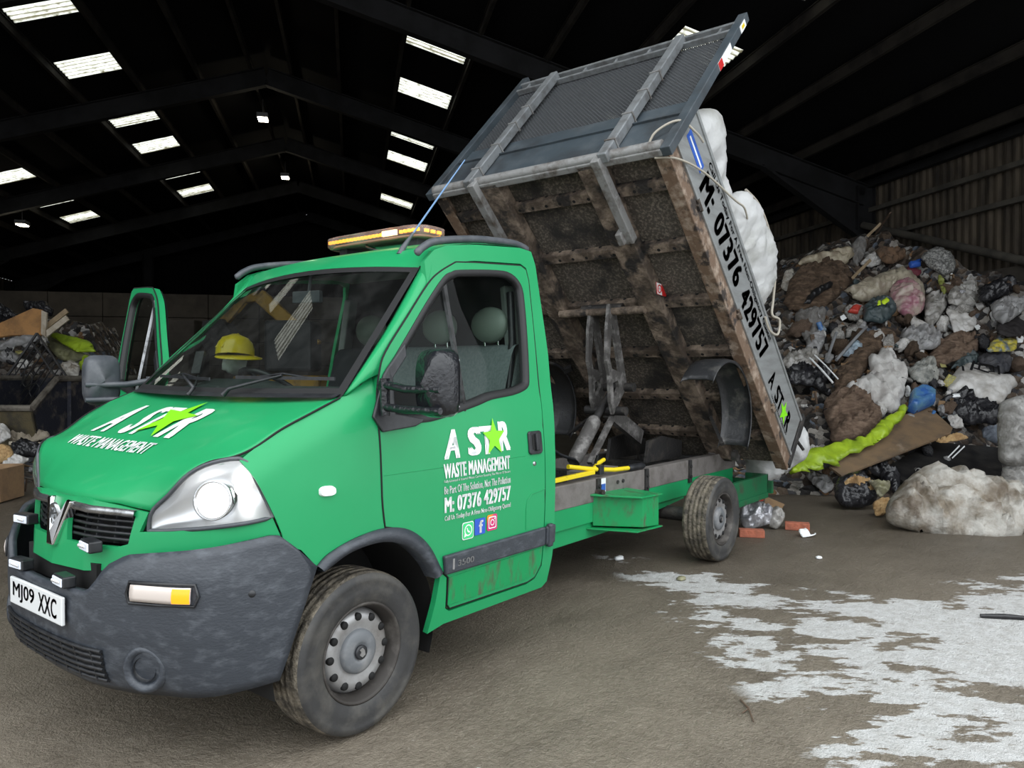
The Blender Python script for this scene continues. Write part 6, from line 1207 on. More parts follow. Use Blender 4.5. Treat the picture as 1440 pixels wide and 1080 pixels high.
FILL = [
(20, [-10.61, 0.73, 1.98], 0.114, [2.84, 5.37, 1.19], 'clear crumpled bag above the white dust sheet'),
(10, [-11.59, 1.77, 2.23], 0.054, [0.59, 1.91, 0.57], 'white carton below and right of the white flat sheet'),
(0, [-11.19, 1.84, 1.59], 0.092, [6.06, 4.11, 3.87], 'grey crumpled bag above the square printed pack'),
(7, [-9.69, 0.9, 1.19], 0.063, [3.14, 4.16, 2.87], 'clear plastic bottle below the white dust sheet'),
(3, [-11.85, 1.4, 2.74], 0.07, [0.19, 3.54, 0.68], 'brown rag right of the clear grey sack'),
(20, [-12.04, 1.29, 3.08], 0.043, [2.95, 6.16, 2.5], 'clear crumpled bag below the speckled mesh roll'),
(1, [-11.95, 1.63, 2.87], 0.084, [0.1, 2.58, 5.8], 'white crumpled bag above the white flat sheet'),
(0, [-9.57, -0.13, 1.55], 0.112, [5.01, 1.12, 3.51], 'grey crumpled bag above and left of the torn black liner'),
(5, [-12.22, 1.11, 3.41], 0.066, [0.0, 5.43, 6.12], 'tuft of brown insulation left of the speckled mesh roll'),
(0, [-10.67, -0.42, 2.37], 0.086, [5.21, 2.43, 0.47], 'grey crumpled bag below the grey hanging fabric'),
(0, [-9.97, 0.03, 1.75], 0.08, [2.33, 2.85, 6.02], 'grey crumpled bag above and right of the torn black liner'),
(18, [-10.62, 0.84, 1.93], 0.054, [3.94, 1.95, 1.43], 'dark teal rag above the white dust sheet'),
(2, [-10.42, 1.31, 1.5], 0.129, [1.23, 5.97, 5.54], 'small black bag above the blue water bottle'),
(1, [-11.63, 1.07, 2.42], 0.042, [3.22, 1.6, 4.65], 'white crumpled bag below and left of the clear grey sack'),
(19, [-10.98, 0.43, 2.41], 0.119, [1.84, 1.1, 4.52], 'grey pipe offcut below and left of the dark teal bag'),
(10, [-9.88, 1.24, 1.16], 0.062, [1.33, 5.75, 4.7], 'white carton left of the blue water bottle'),
(3, [-10.71, -0.74, 2.48], 0.044, [1.11, 2.32, 3.59], 'brown rag left of the grey hanging fabric'),
(18, [-10.98, -0.58, 2.64], 0.088, [4.13, 4.34, 3.67], 'dark teal rag above the grey hanging fabric'),
(4, [-10.11, 0.94, 1.49], 0.045, [0.47, 3.43, 4.63], 'grey rag right of the white dust sheet'),
(12, [-11.18, 2.13, 1.47], 0.078, [2.21, 4.3, 5.66], 'dark timber offcut right of the square printed pack'),
(16, [-11.72, 1.97, 2.4], 0.115, [3.6, 3.92, 2.4], 'white paper scrap left of the black rubber mat'),
(1, [-10.74, 1.16, 1.83], 0.046, [6.24, 5.53, 4.57], 'white crumpled bag left of the reddish wad'),
(9, [-9.95, 0.66, 1.47], 0.11, [2.91, 3.4, 3.26], 'folded cardboard scrap left of the white dust sheet'),
(1, [-11.82, 0.7, 2.8], 0.044, [1.45, 4.39, 3.12], 'white crumpled bag right of the large cream sack'),
(3, [-9.8, 1.43, 0.99], 0.037, [2.31, 0.9, 3.84], 'brown rag below and right of the blue water bottle'),
(4, [-10.11, 1.06, 1.42], 0.109, [3.13, 1.52, 2.54], 'grey rag above and left of the blue water bottle'),
(16, [-10.06, 0.15, 1.76], 0.06, [5.53, 2.41, 3.66], 'white paper scrap above and right of the torn black liner'),
(17, [-9.8, 1.06, 1.2], 0.044, [5.97, 1.74, 1.06], 'charcoal rag left of the blue water bottle'),
(2, [-11.71, 0.49, 2.91], 0.102, [2.4, 3.27, 4.22], 'small black bag above and left of the large cream sack'),
(10, [-10.33, 1.66, 1.19], 0.075, [0.47, 0.2, 5.48], 'white carton above and left of the crumpled black liner'),
(16, [-11.88, 0.9, 2.79], 0.043, [4.03, 2.54, 1.19], 'white paper scrap left of the clear grey sack'),
(16, [-11.94, 1.6, 2.89], 0.042, [6.18, 0.72, 0.68], 'white paper scrap above the white flat sheet'),
(5, [-10.52, 1.04, 1.74], 0.046, [4.3, 1.25, 2.98], 'tuft of brown insulation above and right of the white dust sheet'),
(2, [-10.14, 0.9, 1.53], 0.065, [4.89, 3.39, 5.95], 'small black bag right of the white dust sheet'),
(12, [-9.09, 0.11, 1.17], 0.056, [0.55, 5.86, 4.54], 'dark timber offcut below the torn black liner'),
(10, [-10.59, -0.46, 2.33], 0.043, [2.37, 3.57, 5.52], 'white carton below and left of the grey hanging fabric'),
(2, [-10.33, 0.83, 1.71], 0.046, [1.34, 5.65, 6.16], 'small black bag above and right of the white dust sheet'),
(16, [-11.61, 2.32, 2.04], 0.079, [1.64, 4.51, 0.1], 'white paper scrap right of the yellow and blue pack'),
(3, [-10.91, 0.26, 2.42], 0.042, [1.37, 5.45, 2.69], 'brown rag below and left of the dark teal bag'),
(6, [-9.99, 1.62, 1.0], 0.123, [5.66, 3.25, 4.26], 'tuft of reddish insulation left of the crumpled black liner'),
(9, [-9.55, 0.93, 1.09], 0.043, [4.76, 2.76, 3.51], 'folded cardboard scrap below the white dust sheet'),
(2, [-11.45, 1.87, 1.97], 0.134, [5.3, 3.52, 1.96], 'small black bag left of the yellow and blue pack'),
(19, [-9.53, 0.74, 1.18], 0.056, [1.91, 0.89, 3.42], 'grey pipe offcut below and left of the white dust sheet'),
(5, [-10.61, 0.08, 2.18], 0.049, [3.16, 3.8, 0.17], 'tuft of brown insulation right of the grey hanging fabric'),
(5, [-11.63, 2.3, 2.1], 0.046, [3.08, 4.34, 0.41], 'tuft of brown insulation below the black rubber mat'),
(20, [-11.41, 0.87, 2.44], 0.098, [1.69, 2.97, 0.8], 'clear crumpled bag left of the clear grey sack'),
(19, [-9.76, 0.86, 1.26], 0.107, [3.3, 0.68, 2.63], 'grey pipe offcut below the white dust sheet'),
(6, [-11.95, 1.44, 2.96], 0.12, [4.59, 0.77, 3.21], 'tuft of reddish insulation above and right of the clear grey sack'),
(5, [-11.26, 0.87, 2.36], 0.097, [5.18, 3.87, 3.38], 'tuft of brown insulation right of the dark teal bag'),
(3, [-11.52, 1.97, 2.05], 0.06, [5.35, 3.84, 5.38], 'brown rag left of the yellow and blue pack'),
(17, [-9.63, 0.21, 1.46], 0.052, [1.98, 1.98, 5.79], 'charcoal rag right of the torn black liner'),
(3, [-9.69, 0.21, 1.5], 0.045, [2.73, 5.91, 3.41], 'brown rag right of the torn black liner'),
(10, [-12.05, 1.36, 3.11], 0.043, [0.6, 3.58, 2.25], 'white carton below and right of the speckled mesh roll'),
(13, [-11.79, 1.79, 2.58], 0.083, [3.16, 4.31, 1.19], 'white plastic tub right of the white flat sheet'),
(2, [-10.71, 0.93, 1.95], 0.054, [0.72, 1.08, 0.99], 'small black bag below and right of the dark teal bag'),
(9, [-9.96, 0.29, 1.65], 0.053, [5.98, 2.9, 4.8], 'folded cardboard scrap right of the torn black liner'),
(7, [-10.75, 0.25, 2.27], 0.097, [1.32, 2.34, 3.98], 'clear plastic bottle below and left of the dark teal bag'),
(5, [-11.25, 0.43, 2.62], 0.064, [3.8, 0.6, 4.98], 'tuft of brown insulation above and left of the dark teal bag'),
(19, [-10.74, 2.0, 1.09], 0.089, [3.58, 1.2, 3.67], 'grey pipe offcut right of the crumpled black liner'),
(3, [-9.75, 0.55, 1.4], 0.045, [4.68, 4.89, 5.12], 'brown rag left of the white dust sheet'),
(18, [-9.4, 0.85, 1.05], 0.074, [4.82, 4.81, 2.55], 'dark teal rag right of the large brown wad'),
(0, [-10.77, 0.3, 2.27], 0.083, [6.22, 5.67, 0.31], 'grey crumpled bag below and left of the dark teal bag'),
(4, [-8.87, 0.55, 0.89], 0.054, [4.14, 3.58, 3.35], 'grey rag below and left of the large brown wad'),
(16, [-10.58, 1.38, 1.57], 0.039, [0.72, 0.68, 1.49], 'white paper scrap above and right of the blue water bottle'),
(16, [-10.79, 0.66, 2.15], 0.096, [0.07, 1.62, 1.73], 'white paper scrap below the dark teal bag'),
(5, [-10.52, 0.36, 2.04], 0.136, [3.57, 6.25, 4.01], 'tuft of brown insulation below and left of the dark teal bag'),
(0, [-10.26, 1.29, 1.41], 0.051, [2.42, 6.09, 5.37], 'grey crumpled bag above the blue water bottle'),
(5, [-10.69, 1.03, 1.87], 0.113, [2.64, 3.31, 3.75], 'tuft of brown insulation left of the reddish wad'),
(11, [-11.43, 0.22, 2.87], 0.145, [5.84, 4.17, 4.7], 'pale timber offcut above and left of the dark teal bag'),
(5, [-10.66, 1.18, 1.76], 0.092, [0.33, 1.98, 2.5], 'tuft of brown insulation above the blue water bottle'),
(4, [-10.35, 1.23, 1.51], 0.058, [2.7, 3.0, 6.11], 'grey rag above the blue water bottle'),
(20, [-10.49, 0.01, 2.1], 0.118, [0.91, 6.03, 1.54], 'clear crumpled bag below and right of the grey hanging fabric'),
(2, [-11.83, 1.92, 2.59], 0.082, [2.78, 4.19, 2.86], 'small black bag below and left of the black bag by the wall'),
(5, [-10.28, 0.13, 1.92], 0.136, [5.12, 0.86, 1.82], 'tuft of brown insulation below and right of the grey hanging fabric'),
(6, [-10.48, -0.43, 2.24], 0.071, [4.93, 3.92, 2.26], 'tuft of reddish insulation below the grey hanging fabric'),
(9, [-9.89, 0.27, 1.61], 0.059, [3.98, 4.73, 1.19], 'folded cardboard scrap right of the pale sheet by the bed'),
(10, [-10.85, 0.01, 2.41], 0.05, [1.4, 1.75, 4.75], 'white carton right of the grey hanging fabric'),
(4, [-11.46, 0.66, 2.64], 0.121, [4.68, 5.27, 0.47], 'grey rag below and right of the large cream sack'),
(2, [-10.31, 1.37, 1.38], 0.089, [4.69, 2.45, 0.95], 'small black bag above and right of the blue water bottle'),
(9, [-9.12, 0.08, 1.2], 0.063, [3.45, 4.69, 5.78], 'folded cardboard scrap below the torn black liner'),
(1, [-11.23, 0.51, 2.58], 0.085, [0.49, 0.52, 3.54], 'white crumpled bag right of the dark teal bag'),
(4, [-10.27, 0.92, 1.61], 0.039, [0.48, 1.34, 4.16], 'grey rag above and right of the white dust sheet'),
(3, [-10.95, 1.6, 1.59], 0.053, [1.37, 4.13, 2.05], 'brown rag below the reddish wad'),
(5, [-11.89, 2.07, 2.69], 0.068, [2.75, 5.04, 1.91], 'tuft of brown insulation below the black bag by the wall'),
(20, [-10.97, 0.16, 2.49], 0.142, [1.56, 2.27, 2.3], 'clear crumpled bag left of the dark teal bag'),
(5, [-11.04, 0.31, 2.5], 0.064, [4.64, 2.31, 2.45], 'tuft of brown insulation left of the dark teal bag'),
(2, [-10.08, -0.21, 1.89], 0.048, [4.77, 5.53, 1.77], 'small black bag above and right of the pale sheet by the bed'),
(20, [-10.79, 1.01, 1.96], 0.094, [0.4, 3.43, 4.95], 'clear crumpled bag above and right of the white dust sheet'),
(1, [-10.22, 1.74, 1.04], 0.05, [0.61, 5.13, 2.65], 'white crumpled bag left of the crumpled black liner'),
(19, [-11.55, 1.46, 2.2], 0.083, [4.8, 2.48, 2.12], 'grey pipe offcut above the reddish wad'),
(6, [-11.38, 2.32, 1.65], 0.13, [5.05, 0.46, 3.88], 'tuft of reddish insulation below and right of the yellow and blue pack'),
(0, [-11.88, 2.32, 2.59], 0.094, [5.24, 5.58, 6.01], 'grey crumpled bag above and right of the black rubber mat'),
(13, [-11.32, 1.25, 2.09], 0.048, [2.65, 2.64, 0.92], 'white plastic tub above and left of the reddish wad'),
(3, [-10.8, -0.23, 2.42], 0.043, [2.96, 4.59, 1.91], 'brown rag right of the grey hanging fabric'),
(0, [-11.16, 2.17, 1.42], 0.11, [5.71, 0.23, 0.68], 'grey crumpled bag right of the square printed pack'),
(9, [-9.7, 0.2, 1.52], 0.059, [2.78, 5.62, 2.53], 'folded cardboard scrap above the large brown wad'),
(8, [-9.77, 1.47, 0.94], 0.061, [3.04, 2.53, 6.0], 'small blue bottle below and right of the blue water bottle'),
(1, [-10.41, 1.47, 1.38], 0.057, [2.51, 1.37, 0.84], 'white crumpled bag above and right of the blue water bottle'),
(16, [-10.94, 1.82, 1.36], 0.039, [4.13, 1.49, 0.07], 'white paper scrap below and left of the square printed pack'),
(16, [-11.32, 0.65, 2.57], 0.099, [3.81, 0.99, 0.99], 'white paper scrap right of the dark teal bag'),
(18, [-11.48, 0.04, 2.97], 0.147, [0.82, 4.66, 3.89], 'dark teal rag above and left of the dark teal bag'),
(2, [-8.91, 0.31, 1.0], 0.049, [0.52, 1.7, 4.5], 'small black bag left of the large brown wad'),
(6, [-10.43, -0.54, 2.24], 0.142, [5.38, 1.91, 4.96], 'tuft of reddish insulation below and left of the grey hanging fabric'),
(1, [-9.37, 0.89, 1.0], 0.104, [1.31, 3.41, 3.3], 'white crumpled bag right of the large brown wad'),
(4, [-9.13, 0.09, 1.21], 0.063, [2.55, 3.49, 6.26], 'grey rag below the torn black liner'),
(15, [-10.77, 1.44, 1.64], 0.046, [4.11, 0.08, 2.37], 'yellow printed wrapper below and left of the reddish wad'),
(9, [-11.98, 1.38, 2.99], 0.121, [4.85, 5.38, 5.3], 'folded cardboard scrap above and right of the clear grey sack'),
(2, [-10.15, 1.7, 1.03], 0.087, [5.89, 4.71, 5.99], 'small black bag left of the crumpled black liner'),
(1, [-11.44, 1.62, 2.0], 0.061, [1.26, 4.59, 2.07], 'white crumpled bag above and right of the reddish wad'),
(13, [-11.55, 2.23, 1.97], 0.079, [2.81, 2.4, 0.64], 'white plastic tub right of the yellow and blue pack'),
(10, [-12.19, 1.03, 3.37], 0.059, [1.13, 2.53, 5.26], 'white carton left of the speckled mesh roll'),
(1, [-10.79, -0.55, 2.49], 0.102, [5.82, 0.87, 1.29], 'white crumpled bag above and left of the grey hanging fabric'),
(6, [-9.66, -0.1, 1.6], 0.092, [3.91, 4.57, 3.85], 'tuft of reddish insulation above the torn black liner'),
(3, [-9.6, 0.51, 1.33], 0.127, [0.12, 2.08, 2.15], 'brown rag above the large brown wad'),
(16, [-10.67, 0.45, 2.14], 0.048, [3.84, 0.99, 4.81], 'white paper scrap above the white dust sheet'),
(4, [-11.53, 2.1, 2.01], 0.133, [3.22, 3.61, 1.24], 'grey rag above and left of the yellow and blue pack'),
(9, [-9.98, 1.68, 0.95], 0.037, [3.94, 1.24, 0.52], 'folded cardboard scrap left of the crumpled black liner'),
(12, [-10.27, 0.07, 1.93], 0.082, [0.58, 5.48, 1.67], 'dark timber offcut below and right of the grey hanging fabric'),
(14, [-11.69, 2.01, 2.3], 0.061, [5.68, 3.41, 3.52], 'dented metal can left of the black rubber mat'),
(19, [-11.98, 0.84, 2.94], 0.088, [3.78, 0.77, 5.18], 'grey pipe offcut right of the large cream sack'),
(3, [-9.14, 0.53, 1.05], 0.074, [5.22, 1.17, 3.44], 'brown rag above the lime film'),
(4, [-11.37, 2.23, 1.69], 0.092, [3.86, 4.02, 4.79], 'grey rag below the yellow and blue pack'),
(0, [-10.81, -0.42, 2.47], 0.144, [2.43, 3.58, 1.09], 'grey crumpled bag above and right of the grey hanging fabric'),
(9, [-11.99, 0.69, 2.96], 0.088, [0.34, 4.92, 4.53], 'folded cardboard scrap right of the large cream sack'),
(6, [-11.71, 1.69, 2.45], 0.048, [2.95, 2.58, 3.92], 'tuft of reddish insulation right of the white flat sheet'),
(15, [-10.52, 1.55, 1.41], 0.109, [5.58, 2.91, 5.69], 'yellow printed wrapper above and right of the blue water bottle'),
(1, [-10.3, 1.58, 1.23], 0.044, [5.68, 3.3, 3.3], 'white crumpled bag above and left of the crumpled black liner'),
(4, [-9.44, 0.93, 1.03], 0.037, [1.86, 3.87, 2.72], 'grey rag above and left of the brown fibreboard'),
(16, [-11.33, 0.29, 2.75], 0.05, [1.53, 5.3, 1.52], 'white paper scrap above and left of the dark teal bag'),
(11, [-11.55, 2.12, 2.02], 0.06, [5.52, 6.28, 4.59], 'pale timber offcut above the yellow and blue pack'),
(8, [-11.81, 1.96, 2.55], 0.055, [1.39, 4.69, 3.56], 'small blue bottle below the black bag by the wall'),
(0, [-9.54, 1.24, 0.91], 0.055, [4.57, 0.15, 1.08], 'grey crumpled bag above the brown fibreboard'),
(7, [-10.98, 0.61, 2.32], 0.055, [2.24, 3.68, 0.29], 'clear plastic bottle below the dark teal bag'),
(20, [-10.63, 0.21, 2.17], 0.118, [5.52, 1.27, 5.39], 'clear crumpled bag below and left of the dark teal bag'),
(19, [-9.34, 0.57, 1.14], 0.037, [1.08, 5.52, 6.25], 'grey pipe offcut above the large brown wad'),
(2, [-9.98, -0.0, 1.77], 0.04, [4.08, 1.92, 5.14], 'small black bag above and right of the torn black liner'),
(5, [-11.96, 2.24, 2.82], 0.054, [2.1, 6.01, 4.89], 'tuft of brown insulation right of the black bag by the wall'),
(13, [-11.94, 1.32, 2.9], 0.142, [4.17, 4.96, 2.34], 'white plastic tub above and right of the clear grey sack'),
(9, [-10.03, 1.54, 1.08], 0.056, [6.14, 5.62, 1.13], 'folded cardboard scrap right of the blue water bottle'),
(1, [-11.58, 1.3, 2.29], 0.139, [0.46, 5.7, 0.04], 'white crumpled bag below the clear grey sack'),
(5, [-11.03, 1.12, 2.05], 0.047, [1.03, 6.21, 1.19], 'tuft of brown insulation below the clear grey sack'),
(0, [-9.54, 0.04, 1.48], 0.052, [6.2, 0.21, 2.9], 'grey crumpled bag right of the torn black liner'),
(20, [-11.75, 1.56, 2.52], 0.118, [0.38, 0.4, 4.88], 'clear crumpled bag above the white flat sheet'),
(6, [-11.89, 2.08, 2.69], 0.041, [3.25, 3.18, 5.31], 'tuft of reddish insulation below the black bag by the wall'),
(20, [-11.44, 1.38, 2.1], 0.055, [3.73, 4.84, 0.7], 'clear crumpled bag above and left of the reddish wad'),
(8, [-10.23, 0.76, 1.66], 0.065, [4.94, 4.97, 1.48], 'small blue bottle above the white dust sheet'),
(0, [-11.18, 1.07, 2.17], 0.041, [3.6, 5.48, 1.13], 'grey crumpled bag below and left of the clear grey sack'),
(5, [-11.15, 0.77, 2.37], 0.07, [5.38, 0.19, 0.72], 'tuft of brown insulation below and right of the dark teal bag'),
(9, [-9.9, -0.07, 1.74], 0.06, [3.91, 0.34, 2.67], 'folded cardboard scrap above the torn black liner'),
(14, [-10.34, 1.59, 1.25], 0.063, [4.81, 3.13, 4.08], 'dented metal can above and left of the crumpled black liner'),
(3, [-11.45, 0.76, 2.55], 0.12, [4.34, 5.22, 4.94], 'brown rag below and right of the large cream sack'),
(4, [-10.7, -0.77, 2.48], 0.066, [4.42, 6.01, 0.81], 'grey rag left of the grey hanging fabric'),
(2, [-11.34, 1.64, 1.86], 0.114, [3.28, 6.19, 0.02], 'small black bag below and right of the reddish wad'),
(1, [-10.66, 0.57, 2.08], 0.136, [1.87, 2.67, 0.48], 'white crumpled bag below the dark teal bag'),
(3, [-10.97, 1.72, 1.48], 0.065, [0.75, 5.37, 2.63], 'brown rag left of the square printed pack'),
(20, [-9.02, 0.63, 0.93], 0.054, [0.25, 2.53, 4.08], 'clear crumpled bag below and right of the large brown wad'),
(9, [-10.18, 1.62, 1.13], 0.05, [2.91, 2.47, 5.29], 'folded cardboard scrap below and left of the square printed pack'),
(2, [-9.76, 0.68, 1.35], 0.076, [1.55, 4.98, 5.05], 'small black bag below and left of the white dust sheet'),
(9, [-11.23, 0.7, 2.48], 0.07, [2.97, 3.08, 3.94], 'folded cardboard scrap right of the dark teal bag'),
(8, [-10.52, -0.24, 2.22], 0.098, [0.46, 4.34, 2.28], 'small blue bottle below and right of the grey hanging fabric'),
(13, [-9.27, 0.84, 0.98], 0.061, [0.65, 0.36, 4.57], 'white plastic tub right of the large brown wad'),
(1, [-9.26, 0.34, 1.19], 0.075, [5.27, 2.83, 5.37], 'white crumpled bag above and left of the large brown wad'),
(18, [-11.57, 0.25, 2.97], 0.044, [1.9, 3.82, 3.07], 'dark teal rag left of the large cream sack'),
(1, [-10.42, -0.18, 2.13], 0.063, [1.96, 2.66, 3.42], 'white crumpled bag below and right of the grey hanging fabric'),
(3, [-9.57, -0.12, 1.55], 0.112, [4.18, 0.92, 1.29], 'brown rag above and left of the torn black liner'),
(5, [-9.82, 0.32, 1.54], 0.091, [3.25, 2.23, 0.64], 'tuft of brown insulation right of the torn black liner'),
(2, [-10.34, 0.51, 1.83], 0.04, [4.69, 3.03, 0.07], 'small black bag above and left of the white dust sheet'),
(11, [-10.91, 1.72, 1.45], 0.046, [5.77, 1.36, 4.33], 'pale timber offcut left of the square printed pack'),
(18, [-9.8, 1.59, 0.9], 0.055, [4.92, 1.63, 5.02], 'dark teal rag below and right of the blue water bottle'),
(6, [-10.42, -0.45, 2.2], 0.085, [1.79, 4.42, 1.39], 'tuft of reddish insulation above the pale sheet by the bed'),
(13, [-11.81, 1.61, 2.62], 0.139, [0.58, 2.15, 2.65], 'white plastic tub above the white flat sheet'),
(12, [-10.1, -0.23, 1.92], 0.137, [1.94, 5.74, 5.67], 'dark timber offcut above and right of the pale sheet by the bed'),
(5, [-11.96, 2.08, 2.84], 0.069, [2.94, 2.04, 1.59], 'tuft of brown insulation above the black rubber mat'),
(3, [-11.49, 2.07, 1.96], 0.053, [4.03, 2.41, 2.14], 'brown rag below and left of the black rubber mat'),
(1, [-12.02, 1.37, 3.06], 0.043, [3.9, 2.58, 2.61], 'white crumpled bag below and right of the speckled mesh roll'),
(18, [-9.37, 0.43, 1.22], 0.088, [6.07, 2.42, 5.05], 'dark teal rag above the large brown wad'),
(6, [-11.94, 1.3, 2.89], 0.121, [6.14, 0.94, 1.21], 'tuft of reddish insulation above and left of the white flat sheet'),
(3, [-9.85, 0.13, 1.63], 0.04, [5.82, 6.15, 0.02], 'brown rag above and right of the torn black liner'),
(16, [-9.87, 1.2, 1.17], 0.044, [3.92, 3.52, 5.22], 'white paper scrap left of the blue water bottle'),
(4, [-11.9, 2.27, 2.64], 0.041, [1.97, 4.5, 4.37], 'grey rag above the black rubber mat'),
(9, [-11.4, 1.17, 2.2], 0.083, [2.6, 2.3, 4.2], 'folded cardboard scrap below the clear grey sack'),
(4, [-10.41, 0.93, 1.72], 0.053, [5.76, 4.63, 5.51], 'grey rag below the dark teal bag'),
(17, [-11.9, 2.0, 2.73], 0.137, [4.85, 3.02, 1.02], 'charcoal rag below the black bag by the wall'),
(0, [-10.84, 2.06, 1.11], 0.064, [2.5, 4.64, 4.36], 'grey crumpled bag right of the crumpled black liner'),
(5, [-10.07, 0.16, 1.76], 0.08, [1.15, 5.38, 1.29], 'tuft of brown insulation above and right of the torn black liner'),
(1, [-11.44, 2.36, 1.74], 0.065, [5.03, 0.79, 2.37], 'white crumpled bag below and right of the yellow and blue pack'),
(2, [-12.02, 1.23, 3.03], 0.043, [2.96, 4.36, 4.97], 'small black bag below the speckled mesh roll'),
(3, [-11.97, 2.13, 2.85], 0.068, [3.97, 2.49, 5.86], 'brown rag right of the black bag by the wall'),
(4, [-11.37, 0.68, 2.57], 0.071, [1.4, 4.53, 2.56], 'grey rag right of the dark teal bag'),
(12, [-10.11, -0.26, 1.94], 0.062, [3.43, 5.03, 0.92], 'dark timber offcut below the grey hanging fabric'),
(6, [-12.0, 2.14, 2.9], 0.048, [0.95, 5.55, 1.7], 'tuft of reddish insulation right of the black bag by the wall'),
(5, [-11.97, 0.88, 2.91], 0.087, [1.43, 3.03, 2.3], 'tuft of brown insulation above and left of the clear grey sack'),
(22, [-10.54, -0.24, 2.23], 0.063, [6.23, 2.57, 0.2], 'pale blue bag below and right of the grey hanging fabric'),
(9, [-10.48, 0.41, 1.98], 0.061, [3.46, 4.13, 3.91], 'folded cardboard scrap above and left of the white dust sheet'),
(17, [-8.97, 0.54, 0.95], 0.103, [3.59, 5.91, 0.3], 'charcoal rag left of the large brown wad'),
(3, [-10.4, 1.07, 1.64], 0.039, [4.73, 1.95, 3.23], 'brown rag right of the white dust sheet'),
(16, [-9.94, 1.13, 1.27], 0.107, [2.51, 5.04, 5.2], 'white paper scrap below and right of the white dust sheet'),
(3, [-10.07, 0.68, 1.56], 0.039, [0.06, 0.88, 2.03], 'brown rag above and left of the white dust sheet'),
(3, [-11.52, 1.51, 2.15], 0.082, [3.94, 2.82, 1.96], 'brown rag above the reddish wad'),
(2, [-11.98, 0.97, 2.94], 0.058, [1.33, 4.67, 3.43], 'small black bag above and left of the clear grey sack'),
(1, [-12.09, 1.26, 3.2], 0.058, [2.34, 1.15, 0.14], 'white crumpled bag below the speckled mesh roll'),
(0, [-11.06, 1.95, 1.4], 0.052, [2.02, 4.74, 0.68], 'grey crumpled bag above and right of the crumpled black liner'),
(20, [-11.78, 2.34, 2.35], 0.06, [3.14, 4.9, 5.58], 'clear crumpled bag right of the black rubber mat'),
(18, [-9.27, 0.83, 0.99], 0.073, [3.3, 0.06, 4.59], 'dark teal rag above and right of the lime film'),
(0, [-9.92, 1.56, 1.01], 0.074, [5.57, 5.38, 3.95], 'grey crumpled bag below and right of the blue water bottle'),
(1, [-10.69, 0.9, 1.95], 0.114, [2.74, 2.93, 5.25], 'white crumpled bag above and right of the white dust sheet'),
(8, [-11.42, 0.74, 2.56], 0.043, [3.24, 0.2, 3.94], 'small blue bottle right of the dark teal bag'),
(9, [-10.49, 0.74, 1.88], 0.08, [0.95, 2.94, 6.24], 'folded cardboard scrap above the white dust sheet'),
(14, [-11.86, 1.5, 2.74], 0.14, [2.53, 5.45, 0.8], 'dented metal can above the white flat sheet'),
(11, [-9.24, 0.32, 1.19], 0.05, [5.21, 5.01, 3.21], 'pale timber offcut above and left of the large brown wad'),
(3, [-11.21, 2.03, 1.54], 0.078, [2.85, 3.37, 5.44], 'brown rag above and right of the square printed pack'),
(6, [-10.08, 1.19, 1.33], 0.057, [0.45, 3.12, 0.35], 'tuft of reddish insulation above and left of the blue water bottle'),
(20, [-9.13, 0.68, 0.97], 0.055, [5.24, 0.74, 1.14], 'clear crumpled bag right of the large brown wad'),
(10, [-9.53, 0.76, 1.17], 0.106, [0.45, 6.2, 1.3], 'white carton below the white dust sheet'),
(14, [-9.95, 1.45, 1.1], 0.056, [3.52, 6.24, 2.38], 'dented metal can below and right of the blue water bottle'),
(17, [-11.17, 1.86, 1.57], 0.066, [4.13, 1.31, 1.32], 'charcoal rag above the square printed pack'),
(4, [-10.26, 0.43, 1.79], 0.04, [6.25, 4.34, 4.62], 'grey rag above and left of the white dust sheet'),
(5, [-11.33, 0.23, 2.79], 0.058, [0.45, 1.67, 2.35], 'tuft of brown insulation left of the large cream sack'),
(1, [-11.96, 1.04, 2.88], 0.051, [5.91, 2.18, 4.42], 'white crumpled bag above and left of the clear grey sack'),
(3, [-10.24, 0.04, 1.93], 0.068, [5.98, 0.49, 4.07], 'brown rag right of the pale sheet by the bed'),
(2, [-10.64, -0.1, 2.25], 0.098, [3.78, 2.82, 0.4], 'small black bag right of the grey hanging fabric'),
(5, [-11.55, 0.4, 2.88], 0.073, [1.84, 4.36, 4.22], 'tuft of brown insulation above the dark teal bag'),
(1, [-8.25, 0.39, 0.52], 0.058, [2.44, 1.75, 0.64], 'white crumpled bag left of the lime film'),
(1, [-8.83, 1.57, 0.26], 0.039, [2.85, 1.31, 4.96], 'white crumpled bag left of the black panel'),
(9, [-8.49, -0.21, 0.8], 0.073, [6.22, 5.12, 5.48], 'folded cardboard scrap below and left of the torn black liner'),
(1, [-9.07, 1.09, 0.72], 0.047, [2.92, 1.98, 4.21], 'white crumpled bag left of the brown fibreboard'),
(21, [-8.16, 1.17, 0.13], 0.077, [2.72, 1.44, 3.4], 'red carton scrap right of the foam-filled sack'),
(22, [-8.51, 0.0, 0.79], 0.085, [4.96, 5.85, 3.25], 'pale blue bag below the torn black liner'),
(17, [-8.54, 1.03, 0.47], 0.114, [2.48, 4.66, 0.52], 'charcoal rag below and right of the lime film'),
(10, [-7.96, 0.31, 0.34], 0.057, [4.17, 6.09, 2.98], 'white carton left of the foam-filled sack'),
(2, [-9.15, 1.52, 0.5], 0.07, [5.4, 5.93, 5.63], 'small black bag above and left of the black panel'),
(8, [-8.13, -0.06, 0.55], 0.118, [6.12, 4.87, 0.59], 'small blue bottle above the silver foil bag'),
(0, [-9.24, 1.74, 0.4], 0.052, [0.81, 0.55, 3.22], 'grey crumpled bag above the black panel'),
(3, [-7.96, 0.58, 0.26], 0.078, [2.93, 6.22, 3.7], 'brown rag above and left of the foam-filled sack'),
(2, [-8.49, 0.15, 0.75], 0.042, [5.08, 3.16, 0.9], 'small black bag left of the lime film'),
